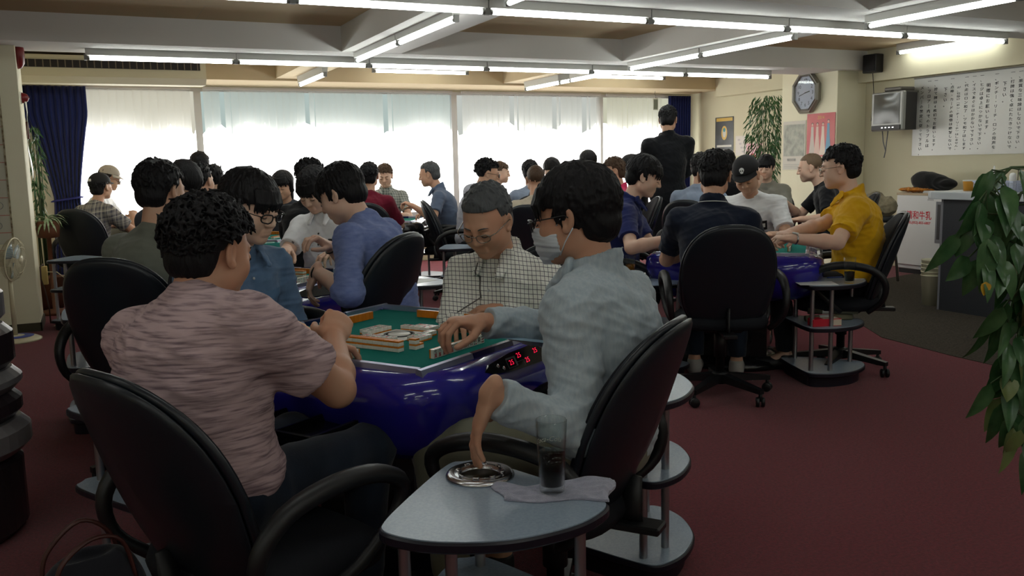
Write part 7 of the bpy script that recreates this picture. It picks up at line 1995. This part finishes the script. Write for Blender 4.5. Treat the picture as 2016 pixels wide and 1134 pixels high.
for r_, z_, w_ in ((0.165, 0.040, 0.006), (0.10, 0.092, 0.002), (0.13, 0.082, 0.0015)):
    cg.tube([HF @ Vector((r_ * math.cos(a), r_ * math.sin(a), z_)) for a in np.linspace(0, 2 * math.pi, 49)[:-1]], w_, n=6, closed=True)
cg.lathe([(0.0, 0.098), (0.034, 0.098), (0.036, 0.090), (0.0, 0.088)][::-1], n=20, M=HF); cg.build('guard_grille', cf, fan)
for k in range(3):
    b = MB(); a0 = 2 * math.pi * k / 3; rows = []
    for i in range(6):
        r_ = 0.025 + 0.125 * i / 5
        rows.append([HF @ Vector((r_ * math.cos(a0 + w_), r_ * math.sin(a0 + w_), 0.045 - 0.028 * (w_ / 0.9 - 0.2))) for w_ in np.linspace(0, 0.95 - 0.2 * abs(i - 3) / 3, 6)])
    b.grid(rows); o = b.build('fan_blade', mat('blade_blue', srgb(150, 170, 176), 0.2), fan); md = o.modifiers.new('t', 'SOLIDIFY'); md.thickness = 0.002
# silver and black machine
mc = empty('silver_machine', (*atd(-112, 700, 3.1)[:2], 0), rad(-20), 'silver and black moulded machine cut off by the left edge of the picture', 'machine')
sv = mat('silver_plastic', srgb(150, 148, 150), 0.3, 0.5); dk = mat('machine_dark', srgb(44, 36, 40), 0.3)
def rbox(name, w, d, z0, z1, m, par, dx=0.0, bev=0.03, dy=0):
    b = MB(); b.prism(chaikin([(-w + dx, -d + dy), (w + dx, -d + dy), (w + dx, d + dy), (-w + dx, d + dy)], 3), z0, z1, bev=bev); return b.build(name, m, par)
rbox('foot', 0.20, 0.20, 0.0, 0.30, dk, mc); rbox('lower_shell', 0.235, 0.22, 0.30, 0.42, sv, mc); rbox('lower_band', 0.215, 0.205, 0.42, 0.52, dk, mc); rbox('middle_shell', 0.220, 0.215, 0.52, 0.60, sv, mc); rbox('upper_band', 0.205, 0.20, 0.60, 0.76, dk, mc); rbox('head_shell', 0.185, 0.19, 0.76, 0.90, sv, mc); rbox('head_front', 0.12, 0.20, 0.785, 0.885, dk, mc, 0.0, 0.01)
b = MB(); b.lathe([(0.05, 0.0), (0.075, 0.012), (0.085, 0.0)], n=28, M=Matrix.Translation((0.12, -0.20, 0.68)) @ Matrix.Rotation(math.pi / 2, 4, 'X')); b.build('round_trim', sv, mc)
# cables along the pillar foot
cb = empty('cable_bundle', (-0.40, 8.60, 0), 0, 'loose cables and a socket box at the foot of the left pillar', 'cable')
b = MB(); b.tube([(0.0, 0, 0.52), (-0.02, -0.06, 0.50), (-0.02, -0.08, 0.40), (0.0, -0.04, 0.30), (0.02, -0.05, 0.15), (0.02, -0.02, 0.01), (0.10, 0.1, 0.008), (0.3, 0.15, 0.008), (0.6, 0.0, 0.008), (0.9, -0.05, 0.008)], 0.006, n=6); b.build('dark_cable', mat('cable_brown', srgb(70, 50, 44), 0.6), cb)
b = MB(); b.tube([(0.0, 0.03, 0.45), (0.10, 0.05, 0.44), (0.2, 0.0, 0.35), (0.26, -0.05, 0.20), (0.22, -0.08, 0.05), (0.05, -0.2, 0.006)], 0.004, n=6); b.build('pale_cable', cr, cb)
b = MB(); b.box((-0.02, 0.0, 0.34), (0.03, 0.05, 0.50), bev=0.006); b.build('socket_box', mat('socket_yellow', srgb(200, 176, 110), 0.5), cb)
# leather-strapped bag hanging by the near chair
bp = Vector(atd(172, 1092, 1.72))
def cat(pts, n=5):
    P_ = [Vector(p) for p in pts]; o = []
    for i in range(len(P_) - 1):
        a0 = P_[max(i - 1, 0)]; a1 = P_[i]; a2 = P_[i + 1]; a3 = P_[min(i + 2, len(P_) - 1)]
        for k in range(n):
            u = k / n; o.append(0.5 * ((2 * a1) + (-a0 + a2) * u + (2 * a0 - 5 * a1 + 4 * a2 - a3) * u * u + (-a0 + 3 * a1 - 3 * a2 + a3) * u ** 3))
    return o + [P_[-1]]
bg = empty('handbag', (bp.x, bp.y, 0), rad(20), 'dark handbag with brown leather straps at the bottom left corner', 'bag')
V, Q = surf([ell((0, 0, bp.z - 0.10), (0.105, 0.06, 0.12), k=0.03), ell((0, 0, bp.z - 0.17), (0.11, 0.065, 0.07), k=0.03), ell((0, 0, bp.z + 0.03), (0.075, 0.03, 0.04), k=0.01, op='s')], 0.006, wr=[(0.008, 20, 3, (1, 1, 1))])
link('body', mesh_np('bag_body', [(V, Q, 0)], [cloth('bag_dark', (0.018, 0.019, 0.026))]), None, bg)
lb = mat('leather_brown', srgb(66, 34, 30), 0.4)
for q in (-1, 1):
    b = MB(); b.tube(cat([(-0.075, q * 0.035, bp.z - 0.05), (-0.060, q * 0.04, bp.z + 0.01), (0.0, q * 0.03, bp.z + 0.05 + 0.01 * q), (0.055, q * 0.03, bp.z + 0.02), (0.075, q * 0.035, bp.z - 0.06)]), 0.007, n=8, flat=0.6); o = b.build('strap', lb, bg)
    b = MB(); b.tube([(-0.078 + 0.010 * math.cos(a), q * 0.042, bp.z - 0.05 + 0.010 * math.sin(a)) for a in np.linspace(0, 2 * math.pi, 13)[:-1]], 0.002, n=5, closed=True); b.build('ring', MATS['chrome'], o)
# small hanging lantern at the right end of the windows
r_ = _ray(1290, 205); pl_ = CAMP + r_ * (11.1 / r_.y)
ln = empty('hanging_sign', (pl_.x, pl_.y, 0), 0, 'small white caged tag hanging by a hook near the right blue curtain', 'hanging tag')
b = MB(); b.box((-0.045, -0.012, pl_.z - 0.085), (0.045, 0.012, pl_.z + 0.085), bev=0.004); o = b.build('card', mat('tag_white', srgb(190, 194, 184), 0.6), ln); b = MB(); b.box((-0.032, -0.0135, pl_.z - 0.07), (0.032, -0.012, pl_.z + 0.065)); b.build('print', mat('tag_grey', srgb(120, 128, 116), 0.6), o)
b = MB(); b.tube([(0, 0, pl_.z + 0.08), (0.012, 0, pl_.z + 0.11), (-0.012, 0, pl_.z + 0.15), (0.0, 0, ZB)], 0.003, n=6); b.build('hook', MATS['grey_print'], ln)
